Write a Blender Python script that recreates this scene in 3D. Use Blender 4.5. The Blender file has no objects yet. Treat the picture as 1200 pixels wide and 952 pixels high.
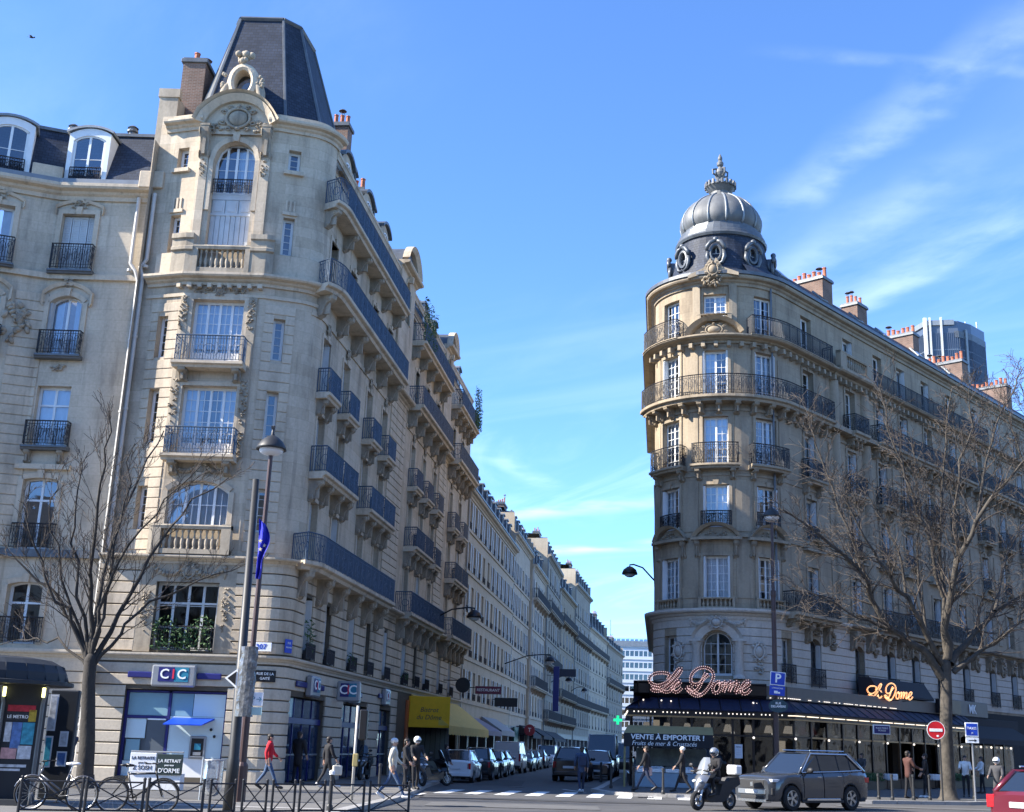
import bpy,math,random
from math import sin,cos,pi,radians as rad,sqrt,atan2,hypot
from mathutils import Vector,Matrix
random.seed(7)
SC=bpy.context.scene
COL=SC.collection
EYE=1.65
# ------------------------------------------------------------------ camera
cam_d=bpy.data.cameras.new('camera')
cam=bpy.data.objects.new('camera',cam_d)
COL.objects.link(cam)
SC.camera=cam
_F,_PX,_PY=1428.0,655.0,476.0  # focal length and principal point measured on the 1200 px wide photo
_up=Vector((797.0-_PX,4600.0+_PY,-_F)).normalized()
_look=Vector((0,0,-1))
_yw=(_look-_up*_look.dot(_up)).normalized()
_xw=_yw.cross(_up)
_R=Matrix((_xw,_yw,_up))  # camera axes -> world
cam.matrix_world=Matrix.Translation((0,0,EYE))@_R.to_4x4()
cam_d.sensor_fit='HORIZONTAL'
cam_d.sensor_width=36
cam_d.lens=_F/1200*36
cam_d.shift_x=-(_PX-600)/1200
cam_d.clip_start=0.3
cam_d.clip_end=6000
# ------------------------------------------------------------------ sky, sun, exposure
SUN_AZ,SUN_EL=-103.0,36.0  # degrees from the view direction (+Y), clockwise positive
wd=bpy.data.worlds.new('World')
SC.world=wd
wd.use_nodes=True
nt=wd.node_tree
nt.nodes.clear()
def NN(t,typ,**kw):
 n=t.nodes.new(typ)
 for k,v in kw.items():
  if k.startswith('_'):n.inputs[k[1:]].default_value=v
  else :setattr(n,k,v)
 return n
out=NN(nt,'ShaderNodeOutputWorld')
bg=NN(nt,'ShaderNodeBackground')
sky=NN(nt,'ShaderNodeTexSky',sky_type='NISHITA',sun_disc=False,sun_elevation=rad(SUN_EL),sun_rotation=rad(SUN_AZ),
         altitude=50,air_density=0.72,dust_density=0.1,ozone_density=2.0)
hs=NN(nt,'ShaderNodeMix',data_type='RGBA',blend_type='MULTIPLY');hs.inputs[0].default_value=1;hs.inputs[7].default_value=(0.55,0.77,1.04,1)
nt.links.new(sky.outputs[0],hs.inputs[6])
tc=NN(nt,'ShaderNodeTexCoord')
# thin cirrus: direction projected on a high flat layer, stretched noise
sep=NN(nt,'ShaderNodeSeparateXYZ');nt.links.new(tc.outputs['Generated'],sep.inputs[0])
mz=NN(nt,'ShaderNodeMath',operation='MAXIMUM');nt.links.new(sep.outputs[2],mz.inputs[0]);mz.inputs[1].default_value=0.03
dx=NN(nt,'ShaderNodeMath',operation='DIVIDE');nt.links.new(sep.outputs[0],dx.inputs[0]);nt.links.new(mz.outputs[0],dx.inputs[1])
dy=NN(nt,'ShaderNodeMath',operation='DIVIDE');nt.links.new(sep.outputs[1],dy.inputs[0]);nt.links.new(mz.outputs[0],dy.inputs[1])
cb=NN(nt,'ShaderNodeCombineXYZ');nt.links.new(dx.outputs[0],cb.inputs[0]);nt.links.new(dy.outputs[0],cb.inputs[1])
def cloud_layer(rot,sx,sy,scale,lo,hi,detail,rough,dist,loc=(0,0,0)):
 m0=NN(nt,'ShaderNodeMapping');m0.inputs['Rotation'].default_value=(0,0,rad(-rot));nt.links.new(cb.outputs[0],m0.inputs[0])
 mp=NN(nt,'ShaderNodeMapping');mp.inputs['Scale'].default_value=(sx,sy,1);mp.inputs['Location'].default_value=loc
 nt.links.new(m0.outputs[0],mp.inputs[0])
 nz=NN(nt,'ShaderNodeTexNoise');nz.inputs['Scale'].default_value=scale;nz.inputs['Detail'].default_value=detail
 nz.inputs['Roughness'].default_value=rough;nz.inputs['Distortion'].default_value=dist
 nt.links.new(mp.outputs[0],nz.inputs['Vector'])
 mr=NN(nt,'ShaderNodeMapRange',interpolation_type='SMOOTHSTEP');mr.inputs[1].default_value=lo;mr.inputs[2].default_value=hi
 nt.links.new(nz.outputs[0],mr.inputs[0])
 return mr.outputs[0]
c1=cloud_layer(109,0.30,1.0,2.0,0.42,0.74,8,0.62,0.8,(2.7,0.9,0))
c2=cloud_layer(100,0.6,1.0,0.55,0.40,0.62,3,0.5,0.2,(0.1,0.7,0))
c3=cloud_layer(-33,0.10,1.0,1.6,0.57,0.74,5,0.5,0.3,(9.1,5.4,0))
a1=NN(nt,'ShaderNodeMath',operation='MULTIPLY');nt.links.new(c1,a1.inputs[0]);nt.links.new(c2,a1.inputs[1])
a2=NN(nt,'ShaderNodeMath',operation='MULTIPLY_ADD');nt.links.new(c3,a2.inputs[0]);a2.inputs[1].default_value=0.42;nt.links.new(a1.outputs[0],a2.inputs[2])
def trail(x0,y0,x1,y1,w,amt,ns):
 # an old contrail: a soft broken band along one straight line of the cloud layer
 L_=hypot(x1-x0,y1-y0)
 m0=NN(nt,'ShaderNodeMapping',vector_type='TEXTURE');m0.inputs['Location'].default_value=(x0,y0,0);m0.inputs['Rotation'].default_value=(0,0,atan2(y1-y0,x1-x0));nt.links.new(cb.outputs[0],m0.inputs[0])
 s_=NN(nt,'ShaderNodeSeparateXYZ');nt.links.new(m0.outputs[0],s_.inputs[0])
 n_=NN(nt,'ShaderNodeTexNoise');n_.inputs['Scale'].default_value=ns;n_.inputs['Detail'].default_value=6;nt.links.new(cb.outputs[0],n_.inputs['Vector'])
 def M2(op,a,b):
  m=NN(nt,'ShaderNodeMath',operation=op)
  for i,v in enumerate((a,b)):
   if v is None:continue
   if isinstance(v,(int,float)):m.inputs[i].default_value=v
   else :nt.links.new(v,m.inputs[i])
  return m.outputs[0]
 def step(v,a,b):
  r=NN(nt,'ShaderNodeMapRange',interpolation_type='SMOOTHSTEP');r.inputs[1].default_value=a;r.inputs[2].default_value=b;nt.links.new(v,r.inputs[0]);return r.outputs[0]
 wob=M2('MULTIPLY',M2('SUBTRACT',n_.outputs[0],0.5),w*1.6)
 band_=M2('SUBTRACT',1.0,step(M2('ABSOLUTE',M2('ADD',s_.outputs[1],wob),None),0.0,w))
 ends=M2('MULTIPLY',step(s_.outputs[0],-0.15*L_,0.25*L_),M2('SUBTRACT',1.0,step(s_.outputs[0],0.75*L_,1.15*L_)))
 return M2('MULTIPLY',M2('MULTIPLY',band_,ends),M2('MULTIPLY',step(n_.outputs[0],0.3,0.7),amt))
ac=NN(nt,'ShaderNodeMath',operation='MULTIPLY');nt.links.new(a2.outputs[0],ac.inputs[0]);ac.inputs[1].default_value=0.13
for tr in((-0.45,5.58,0.70,4.80,0.19,0.30,2),(-0.20,6.53,0.80,5.92,0.20,0.34,2),(-0.30,4.1,0.02,4.88,0.10,0.16,3),(0.68,1.36,0.36,2.22,0.085,0.15,6),(0.75,1.63,0.30,1.59,0.03,0.10,6),(0.72,1.85,0.38,2.65,0.10,0.12,5),(0.9,2.05,0.55,2.9,0.09,0.14,5)):
 an=NN(nt,'ShaderNodeMath',operation='ADD');nt.links.new(ac.outputs[0],an.inputs[0]);nt.links.new(trail(*tr),an.inputs[1]);ac=an
a3=NN(nt,'ShaderNodeMath',operation='MULTIPLY',use_clamp=True);nt.links.new(ac.outputs[0],a3.inputs[0]);a3.inputs[1].default_value=0.8
mx=NN(nt,'ShaderNodeMix',data_type='RGBA')
nt.links.new(a3.outputs[0],mx.inputs[0]);nt.links.new(hs.outputs[2],mx.inputs[6]);mx.inputs[7].default_value=(6.2,6.8,7.6,1)
nt.links.new(mx.outputs[2],bg.inputs['Color'])
bg.inputs['Strength'].default_value=0.15
nt.links.new(bg.outputs[0],out.inputs[0])
sl=bpy.data.lights.new('sun','SUN');sl.energy=4.7;sl.angle=rad(0.5);sl.color=(1.0,0.93,0.82)
so=bpy.data.objects.new('sun',sl);COL.objects.link(so)
_sd=Vector((sin(rad(SUN_AZ))*cos(rad(SUN_EL)),cos(rad(SUN_AZ))*cos(rad(SUN_EL)),sin(rad(SUN_EL))))
so.rotation_euler=_sd.to_track_quat('Z','Y').to_euler()
SC.view_settings.view_transform='Standard'
SC.view_settings.look='None'
SC.view_settings.exposure=1.5
SC.view_settings.gamma=1.0
SC.view_settings.use_curve_mapping=False
SC.cycles.max_bounces=6
SC.cycles.diffuse_bounces=3
SC.cycles.glossy_bounces=3
SC.cycles.transparent_max_bounces=8
SC.cycles.use_denoising=True
# ------------------------------------------------------------------ small tools
def ray(x,y):
 return(_R@Vector((x-_PX,_PY-y,-_F))).normalized()
def at_y(x,y,Y):  # a point at distance Y seen at photo pixel x, y (used for measuring only)
 r=ray(x,y);t=Y/r.y
 return Vector((0,0,EYE))+r*t
def on_ground(x,y,z=0.0):
 r=ray(x,y);t=(z-EYE)/r.z
 return Vector((0,0,EYE))+r*t
class MB:
 """collects vertices and faces for ONE mesh object"""
 def __init__(s):
  s.v=[];s.f=[];s.m=[];s.uv=[]
 def add(s,vs,fs,mi=0,uv=None):
  o=len(s.v)
  s.v.extend([tuple(p)for p in vs])
  for f in fs:
   s.f.append(tuple(i+o for i in f));s.m.append(mi)
   s.uv.append([uv[i]for i in f]if uv else None)
 def box(s,x0,x1,y0,y1,z0,z1,mi=0,M=None):
  vs=[Vector(p)for p in((x0,y0,z0),(x1,y0,z0),(x1,y1,z0),(x0,y1,z0),(x0,y0,z1),(x1,y0,z1),(x1,y1,z1),(x0,y1,z1))]
  if M is not None:vs=[M@p for p in vs]
  s.add(vs,[(0,3,2,1),(4,5,6,7),(0,1,5,4),(1,2,6,5),(2,3,7,6),(3,0,4,7)],mi)
 def bbox(s,x0,x1,y0,y1,z0,z1,b=0.01,mi=0,M=None):
  """box with chamfered edges"""
  vs=[];idx={}
  for ix,x in enumerate((x0,x1)):
   for iy,y in enumerate((y0,y1)):
    for iz,z in enumerate((z0,z1)):
     sx,sy,sz=(1,-1)[ix],(1,-1)[iy],(1,-1)[iz]
     for a in range(3):
      p=[x+sx*b,y+sy*b,z+sz*b]
      p[a]=(x,y,z)[a]
      idx[(ix,iy,iz,a)]=len(vs);vs.append(Vector(p))
  fs=[]
  for a in range(3):
   b_,c_=[(1,2),(2,0),(0,1)][a]
   for k in(0,1):
    q=[]
    for(i,j)in((0,0),(1,0),(1,1),(0,1)):
     t=[0,0,0];t[a]=k;t[b_]=i;t[c_]=j
     q.append(idx[(t[0],t[1],t[2],a)])
    fs.append(tuple(q)if k else tuple(reversed(q)))
  for a in range(3):
   b_,c_=[(1,2),(2,0),(0,1)][a]
   for i in(0,1):
    for j in(0,1):
     t0=[0,0,0];t0[a]=0;t0[b_]=i;t0[c_]=j
     t1=list(t0);t1[a]=1
     t0=tuple(t0);t1=tuple(t1)
     q=(idx[t0+(b_,)],idx[t1+(b_,)],idx[t1+(c_,)],idx[t0+(c_,)])
     fs.append(q if(i==j)else tuple(reversed(q)))
  for ix in(0,1):
   for iy in(0,1):
    for iz in(0,1):
     q=tuple(idx[(ix,iy,iz,a)]for a in range(3))
     fs.append(q if(ix+iy+iz)%2 else tuple(reversed(q)))
  if M is not None:vs=[M@p for p in vs]
  s.add(vs,fs,mi)
 def tube(s,pts,r,n=6,mi=0,cap=True):
  """tube along points; r = number or list"""
  pts=[Vector(p)for p in pts]
  if len(pts)<2:return
  rs=r if isinstance(r,(list,tuple))else[r]*len(pts)
  t=(pts[1]-pts[0]).normalized()
  a=Vector((0,0,1))if abs(t.z)<0.9 else Vector((1,0,0))
  nrm=t.cross(a).normalized()
  vs=[]
  for i,p in enumerate(pts):
   if i==0:t=pts[1]-pts[0]
   elif i==len(pts)-1:t=pts[-1]-pts[-2]
   else :t=pts[i+1]-pts[i-1]
   t=t.normalized()
   nrm=(nrm-t*nrm.dot(t))
   if nrm.length<1e-5:nrm=t.orthogonal()
   nrm=nrm.normalized();b=t.cross(nrm)
   for k in range(n):
    an=2*pi*k/n
    vs.append(p+(nrm*cos(an)+b*sin(an))*rs[i])
  fs=[]
  for i in range(len(pts)-1):
   for k in range(n):
    fs.append((i*n+k,i*n+(k+1)%n,(i+1)*n+(k+1)%n,(i+1)*n+k))
  if cap:
   fs.append(tuple(reversed(range(n))));fs.append(tuple((len(pts)-1)*n+k for k in range(n)))
  s.add(vs,fs,mi)
 def lathe(s,prof,n=16,mi=0,M=None,a0=0.0,a1=2*pi):
  """prof = [(r,z)], turned about z"""
  full=abs(a1-a0-2*pi)<1e-6
  cnt=n if full else n+1
  vs=[]
  for r,z in prof:
   for k in range(cnt):
    an=a0+(a1-a0)*k/n
    vs.append(Vector((r*cos(an),r*sin(an),z)))
  fs=[]
  for i in range(len(prof)-1):
   for k in range(n):
    k2=(k+1)%cnt
    fs.append((i*cnt+k,i*cnt+k2,(i+1)*cnt+k2,(i+1)*cnt+k))
  if M is not None:vs=[M@p for p in vs]
  s.add(vs,fs,mi)
 def prism(s,poly,y0,y1,mi=0,M=None):
  """polygon in x,z (anticlockwise seen from -y) pushed from y0 (front) to y1"""
  n=len(poly)
  vs=[Vector((x,y0,z))for x,z in poly]+[Vector((x,y1,z))for x,z in poly]
  fs=[tuple(range(n)),tuple(reversed(range(n,2*n)))]
  for i in range(n):
   j=(i+1)%n
   fs.append((i,i+n,j+n,j))
  if M is not None:vs=[M@p for p in vs]
  s.add(vs,fs,mi)
 def ball(s,c,rx,ry=None,rz=None,n=10,m=7,mi=0,M=None):
  ry=ry or rx;rz=rz or rx
  vs=[];c=Vector(c)
  for i in range(m+1):
   th=pi*i/m
   for k in range(n):
    an=2*pi*k/n
    p=Vector((rx*sin(th)*cos(an),ry*sin(th)*sin(an),-rz*cos(th)))+c
    vs.append(M@p if M is not None else p)
  fs=[]
  for i in range(m):
   for k in range(n):
    k2=(k+1)%n
    if i==0:fs.append((k,n+k2,n+k))
    elif i==m-1:fs.append((i*n+k,i*n+k2,(i+1)*n+k))
    else :fs.append((i*n+k,i*n+k2,(i+1)*n+k2,(i+1)*n+k))
  s.add(vs,fs,mi)
 def mesh(s,name,mats=None,smooth=False):
  me=bpy.data.meshes.new(name)
  me.from_pydata(s.v,[],s.f)
  if any(u is not None for u in s.uv):
   ul=me.uv_layers.new(name='UVMap')
   li=0
   for f,u in zip(s.f,s.uv):
    for k in range(len(f)):
     ul.data[li].uv=u[k]if u else(0,0)
     li+=1
  if mats:
   for m in(mats if isinstance(mats,(list,tuple))else[mats]):me.materials.append(m)
   if max(s.m,default=0)>0:me.polygons.foreach_set('material_index',s.m)
  if smooth:me.shade_smooth()
  me.update()
  return me
WORLD=set()  # buildings whose parts are written in world coordinates
def link(name,me,parent=None,M=None):
 o=bpy.data.objects.new(name,me)
 COL.objects.link(o)
 if parent is not None:
  o.parent=parent
  if parent.name in WORLD:o.matrix_parent_inverse=Matrix.Translation(-parent.location)
 if M is not None:o.matrix_basis=M
 return o
def part(name,mb,mats,parent,smooth=False,M=None,kind=None,label=None):
 o=link(name,mb.mesh(name,mats,smooth),parent,M)
 if kind:o['kind']=kind
 if label:o['label']=label
 return o
def tag(o,label,cat,group=None):
 o['label']=label;o['category']=cat
 if group:o['group']=group
 return o
def thing(name,label,cat,loc=(0,0,0),rotz=0.0,group=None):
 o=bpy.data.objects.new(name,None);COL.objects.link(o)
 o.empty_display_size=0.5
 o.location=loc;o.rotation_euler=(0,0,rotz)
 return tag(o,label,cat,group)
def building(name,label,cat,loc,group=None):
 o=thing(name,label,cat,loc,0,group);WORLD.add(o.name);return o
def single(name,mb,mats,label,cat,group=None,smooth=False,M=None):
 return tag(part(name,mb,mats,None,smooth,M),label,cat,group)
def struct(name,mb,mats,smooth=False,parent=None):
 o=part(name,mb,mats,parent,smooth)
 if parent is None:o['kind']='structure'
 return o
def kids(o):return list(o.children)
def copy_tree(o,parent=None):
 c=o.copy();COL.objects.link(c)
 c.parent=parent
 c.matrix_parent_inverse=o.matrix_parent_inverse.copy()
 for ch in kids(o):copy_tree(ch,c)
 return c
# ------------------------------------------------------------------ materials
def mat(name,col=(0.5,0.5,0.5),rough=0.6,metal=0.0,var=0.12,scale=3.0,bump=0.0,bscale=20.0,spec=0.5,coat=0.0,emit=None,es=0.0,dirt=0.0,dcol=(0.05,0.045,0.04),coords='Object',stretch=None):
 """painted / plain surface with some grain and wear"""
 m=bpy.data.materials.new(name);m.use_nodes=True
 t=m.node_tree;b=t.nodes['Principled BSDF']
 b.inputs['Roughness'].default_value=rough;b.inputs['Metallic'].default_value=metal
 b.inputs['Specular IOR Level'].default_value=spec
 if coat:b.inputs['Coat Weight'].default_value=coat;b.inputs['Coat Roughness'].default_value=0.05
 tcn=NN(t,'ShaderNodeTexCoord');vec=tcn.outputs[coords]
 if stretch:
  mp=NN(t,'ShaderNodeMapping');mp.inputs['Scale'].default_value=stretch;t.links.new(vec,mp.inputs[0]);vec=mp.outputs[0]
 if var>0:
  nz=NN(t,'ShaderNodeTexNoise');nz.inputs['Scale'].default_value=scale;nz.inputs['Detail'].default_value=5;nz.inputs['Roughness'].default_value=0.6
  t.links.new(vec,nz.inputs['Vector'])
  mrr=NN(t,'ShaderNodeMapRange');mrr.inputs[1].default_value=0.25;mrr.inputs[2].default_value=0.75;mrr.inputs[3].default_value=1-var;mrr.inputs[4].default_value=1+var
  t.links.new(nz.outputs[0],mrr.inputs[0])
  mm=NN(t,'ShaderNodeMix',data_type='RGBA',blend_type='MULTIPLY');mm.inputs[0].default_value=1
  mm.inputs[6].default_value=(*col,1);t.links.new(mrr.outputs[0],mm.inputs[7])
  cout=mm.outputs[2]
  if dirt>0:
   n2=NN(t,'ShaderNodeTexNoise');n2.inputs['Scale'].default_value=scale*0.35;n2.inputs['Detail'].default_value=7;n2.inputs['Roughness'].default_value=0.65
   t.links.new(vec,n2.inputs['Vector'])
   r2=NN(t,'ShaderNodeMapRange',interpolation_type='SMOOTHSTEP');r2.inputs[1].default_value=0.48;r2.inputs[2].default_value=0.72;r2.inputs[4].default_value=dirt
   t.links.new(n2.outputs[0],r2.inputs[0])
   m2=NN(t,'ShaderNodeMix',data_type='RGBA');t.links.new(r2.outputs[0],m2.inputs[0]);t.links.new(cout,m2.inputs[6]);m2.inputs[7].default_value=(*dcol,1)
   cout=m2.outputs[2]
  t.links.new(cout,b.inputs['Base Color'])
 else :
  b.inputs['Base Color'].default_value=(*col,1)
 if bump>0:
  n3=NN(t,'ShaderNodeTexNoise');n3.inputs['Scale'].default_value=bscale;n3.inputs['Detail'].default_value=4
  t.links.new(vec,n3.inputs['Vector'])
  bp=NN(t,'ShaderNodeBump');bp.inputs['Strength'].default_value=bump;bp.inputs['Distance'].default_value=0.03
  t.links.new(n3.outputs[0],bp.inputs['Height']);t.links.new(bp.outputs[0],b.inputs['Normal'])
 if emit:
  b.inputs['Emission Color'].default_value=(*emit,1);b.inputs['Emission Strength'].default_value=es
 return m
def stone(name,col,col2,joint,bw=0.85,bh=0.42,grime=0.35,gcol=(0.09,0.075,0.06),use_uv=True,mortar=0.008):
 """dressed limestone: block to block tone, fine grain, soot stains that run downwards"""
 m=bpy.data.materials.new(name);m.use_nodes=True
 t=m.node_tree;b=t.nodes['Principled BSDF'];L=t.links.new
 b.inputs['Roughness'].default_value=0.85;b.inputs['Specular IOR Level'].default_value=0.25
 tcn=NN(t,'ShaderNodeTexCoord')
 obj_v=tcn.outputs['Object']
 if use_uv:
  br=NN(t,'ShaderNodeTexBrick',offset=0.5,squash=1.0)
  br.inputs['Scale'].default_value=1.0;br.inputs['Brick Width'].default_value=bw;br.inputs['Row Height'].default_value=bh
  br.inputs['Mortar Size'].default_value=mortar;br.inputs['Mortar Smooth'].default_value=0.3;br.inputs['Bias'].default_value=0.0
  br.inputs['Color1'].default_value=(*col,1);br.inputs['Color2'].default_value=(*col2,1);br.inputs['Mortar'].default_value=(*joint,1)
  L(tcn.outputs['UV'],br.inputs['Vector'])
  base=br.outputs['Color']
 else :
  n0=NN(t,'ShaderNodeTexNoise');n0.inputs['Scale'].default_value=0.9;n0.inputs['Detail'].default_value=2;L(obj_v,n0.inputs['Vector'])
  mx0=NN(t,'ShaderNodeMix',data_type='RGBA');L(n0.outputs[0],mx0.inputs[0]);mx0.inputs[6].default_value=(*col,1);mx0.inputs[7].default_value=(*col2,1)
  base=mx0.outputs[2]
 n1=NN(t,'ShaderNodeTexNoise');n1.inputs['Scale'].default_value=9;n1.inputs['Detail'].default_value=6;n1.inputs['Roughness'].default_value=0.65;L(obj_v,n1.inputs['Vector'])
 r1=NN(t,'ShaderNodeMapRange');r1.inputs[1].default_value=0.25;r1.inputs[2].default_value=0.75;r1.inputs[3].default_value=0.86;r1.inputs[4].default_value=1.12;L(n1.outputs[0],r1.inputs[0])
 m1=NN(t,'ShaderNodeMix',data_type='RGBA',blend_type='MULTIPLY');m1.inputs[0].default_value=1;L(base,m1.inputs[6]);L(r1.outputs[0],m1.inputs[7])
 # streaky soot
 mp=NN(t,'ShaderNodeMapping');mp.inputs['Scale'].default_value=(1.1,1.1,0.28);L(obj_v,mp.inputs[0])
 n2=NN(t,'ShaderNodeTexNoise');n2.inputs['Scale'].default_value=1.0;n2.inputs['Detail'].default_value=8;n2.inputs['Roughness'].default_value=0.62;L(mp.outputs[0],n2.inputs['Vector'])
 r2=NN(t,'ShaderNodeMapRange',interpolation_type='SMOOTHSTEP');r2.inputs[1].default_value=0.44;r2.inputs[2].default_value=0.76;r2.inputs[4].default_value=grime;L(n2.outputs[0],r2.inputs[0])
 m2=NN(t,'ShaderNodeMix',data_type='RGBA');L(r2.outputs[0],m2.inputs[0]);L(m1.outputs[2],m2.inputs[6]);m2.inputs[7].default_value=(*gcol,1)
 mp3=NN(t,'ShaderNodeMapping');mp3.inputs['Scale'].default_value=(3.4,3.4,0.30);L(obj_v,mp3.inputs[0])
 n3=NN(t,'ShaderNodeTexNoise');n3.inputs['Scale'].default_value=1.0;n3.inputs['Detail'].default_value=6;n3.inputs['Roughness'].default_value=0.6;L(mp3.outputs[0],n3.inputs['Vector'])
 r3=NN(t,'ShaderNodeMapRange',interpolation_type='SMOOTHSTEP');r3.inputs[1].default_value=0.54;r3.inputs[2].default_value=0.72;r3.inputs[4].default_value=grime*0.75;L(n3.outputs[0],r3.inputs[0])
 m3=NN(t,'ShaderNodeMix',data_type='RGBA');L(r3.outputs[0],m3.inputs[0]);L(m2.outputs[2],m3.inputs[6]);m3.inputs[7].default_value=(gcol[0]*1.5,gcol[1]*1.5,gcol[2]*1.5,1)
 L(m3.outputs[2],b.inputs['Base Color'])
 bp=NN(t,'ShaderNodeBump');bp.inputs['Strength'].default_value=0.35;bp.inputs['Distance'].default_value=0.02;L(n1.outputs[0],bp.inputs['Height'])
 L(bp.outputs[0],b.inputs['Normal'])
 return m
def slate_mat(name,c1_,c2_,joint,bw=0.24,bh=0.16,rough=0.6,use_uv=True):
 m=bpy.data.materials.new(name);m.use_nodes=True
 t=m.node_tree;b=t.nodes['Principled BSDF'];L=t.links.new
 b.inputs['Roughness'].default_value=rough;b.inputs['Specular IOR Level'].default_value=0.25
 tcn=NN(t,'ShaderNodeTexCoord')
 br=NN(t,'ShaderNodeTexBrick',offset=0.5)
 br.inputs['Scale'].default_value=1.0;br.inputs['Brick Width'].default_value=bw;br.inputs['Row Height'].default_value=bh
 br.inputs['Mortar Size'].default_value=0.012;br.inputs['Mortar Smooth'].default_value=0.2
 br.inputs['Color1'].default_value=(*c1_,1);br.inputs['Color2'].default_value=(*c2_,1);br.inputs['Mortar'].default_value=(*joint,1)
 L(tcn.outputs['UV'],br.inputs['Vector'])
 n1=NN(t,'ShaderNodeTexNoise');n1.inputs['Scale'].default_value=1.2;n1.inputs['Detail'].default_value=7;L(tcn.outputs['Object'],n1.inputs['Vector'])
 r1=NN(t,'ShaderNodeMapRange');r1.inputs[1].default_value=0.3;r1.inputs[2].default_value=0.7;r1.inputs[3].default_value=0.75;r1.inputs[4].default_value=1.25;L(n1.outputs[0],r1.inputs[0])
 m1=NN(t,'ShaderNodeMix',data_type='RGBA',blend_type='MULTIPLY');m1.inputs[0].default_value=1;L(br.outputs[0],m1.inputs[6]);L(r1.outputs[0],m1.inputs[7])
 L(m1.outputs[2],b.inputs['Base Color'])
 bp=NN(t,'ShaderNodeBump',invert=True);bp.inputs['Strength'].default_value=0.3;bp.inputs['Distance'].default_value=0.01;L(br.outputs['Fac'],bp.inputs['Height']);L(bp.outputs[0],b.inputs['Normal'])
 return m
def glass_mat(name,tint=(0.75,0.82,0.88),refl=0.30,rough=0.02):
 """single window pane: mostly see-through, mirrors the sky"""
 m=bpy.data.materials.new(name);m.use_nodes=True
 t=m.node_tree;t.nodes.clear();L=t.links.new
 o=NN(t,'ShaderNodeOutputMaterial')
 tr=NN(t,'ShaderNodeBsdfTransparent');tr.inputs[0].default_value=(*tint,1)
 gl=NN(t,'ShaderNodeBsdfGlossy');gl.inputs['Roughness'].default_value=rough;gl.inputs['Color'].default_value=(0.9,0.95,1,1)
 lw=NN(t,'ShaderNodeLayerWeight');lw.inputs['Blend'].default_value=0.35
 mr=NN(t,'ShaderNodeMapRange');mr.inputs[3].default_value=refl;mr.inputs[4].default_value=0.95;L(lw.outputs['Fresnel'],mr.inputs[0])
 tcn=NN(t,'ShaderNodeTexCoord')
 nz=NN(t,'ShaderNodeTexNoise');nz.inputs['Scale'].default_value=0.8;L(tcn.outputs['Object'],nz.inputs['Vector'])
 bp=NN(t,'ShaderNodeBump');bp.inputs['Strength'].default_value=0.15;bp.inputs['Distance'].default_value=0.05;L(nz.outputs[0],bp.inputs['Height']);L(bp.outputs[0],gl.inputs['Normal'])
 ms=NN(t,'ShaderNodeMixShader');L(mr.outputs[0],ms.inputs[0]);L(tr.outputs[0],ms.inputs[1]);L(gl.outputs[0],ms.inputs[2]);L(ms.outputs[0],o.inputs[0])
 return m
M={}
# left corner building: warm cream limestone
M['stoneL']=stone('cream_limestone',(0.57,0.475,0.355),(0.48,0.39,0.28),(0.41,0.335,0.24),bw=1.25,bh=0.45,grime=0.5,mortar=0.007)
M['stoneLp']=stone('cream_limestone_plain',(0.58,0.485,0.365),(0.52,0.43,0.315),(0.3,0.25,0.2),grime=0.5,use_uv=False)
M['stoneLc']=stone('carved_limestone_sooty',(0.44,0.375,0.285),(0.34,0.285,0.21),(0.3,0.25,0.2),grime=0.75,use_uv=False)
M['stoneG']=stone('pale_ground_floor_stone',(0.56,0.49,0.39),(0.50,0.435,0.34),(0.3,0.27,0.22),grime=0.22,use_uv=False)
M['joint']=mat('shaded_joint_mortar',(0.10,0.083,0.06),0.95,var=0.2)  # mortar tone deepened to paint in shade between the courses
# wing
M['stoneW']=stone('greyish_wing_limestone',(0.56,0.475,0.36),(0.51,0.43,0.32),(0.43,0.36,0.265),bw=1.3,bh=0.46,grime=0.4,mortar=0.007)
# rotunda building: browner, dirtier stone
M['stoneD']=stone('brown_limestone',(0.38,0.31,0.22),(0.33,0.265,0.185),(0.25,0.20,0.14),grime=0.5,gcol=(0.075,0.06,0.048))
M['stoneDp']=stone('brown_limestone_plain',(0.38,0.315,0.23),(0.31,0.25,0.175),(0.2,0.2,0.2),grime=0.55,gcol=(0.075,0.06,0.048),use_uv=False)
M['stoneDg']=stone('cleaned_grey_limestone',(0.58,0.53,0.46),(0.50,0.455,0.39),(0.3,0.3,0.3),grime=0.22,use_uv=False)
# street row
M['stoneB']=stone('pale_render_wall',(0.52,0.44,0.325),(0.49,0.41,0.30),(0.42,0.38,0.31),bw=3.2,bh=3.1,grime=0.2)
M['stoneC']=stone('grey_limestone',(0.37,0.325,0.26),(0.32,0.28,0.22),(0.26,0.22,0.17),grime=0.4)
M['slate']=slate_mat('blue_grey_slate',(0.036,0.046,0.070),(0.022,0.030,0.048),(0.014,0.017,0.024))
M['zinc']=mat('weathered_zinc',(0.24,0.26,0.275),0.5,metal=0.4,var=0.18,scale=2.5,bump=0.15,bscale=6,dirt=0.4,dcol=(0.10,0.11,0.12))
M['zincd']=mat('dark_zinc',(0.115,0.125,0.135),0.45,metal=0.35,var=0.22,scale=2.5,bump=0.15,bscale=6,dirt=0.4,dcol=(0.05,0.055,0.06))
M['lead']=mat('weathered_lead_dome',(0.135,0.138,0.138),0.6,metal=0.15,var=0.3,scale=2.2,dirt=0.7,dcol=(0.075,0.08,0.085),stretch=(1,1,0.4))
M['brick']=slate_mat('red_brown_brick',(0.20,0.115,0.085),(0.14,0.08,0.06),(0.22,0.19,0.16),bw=0.22,bh=0.075,rough=0.9)
M['pot']=mat('terracotta',(0.42,0.14,0.075),0.8,var=0.25,scale=4,dirt=0.35)
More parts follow.
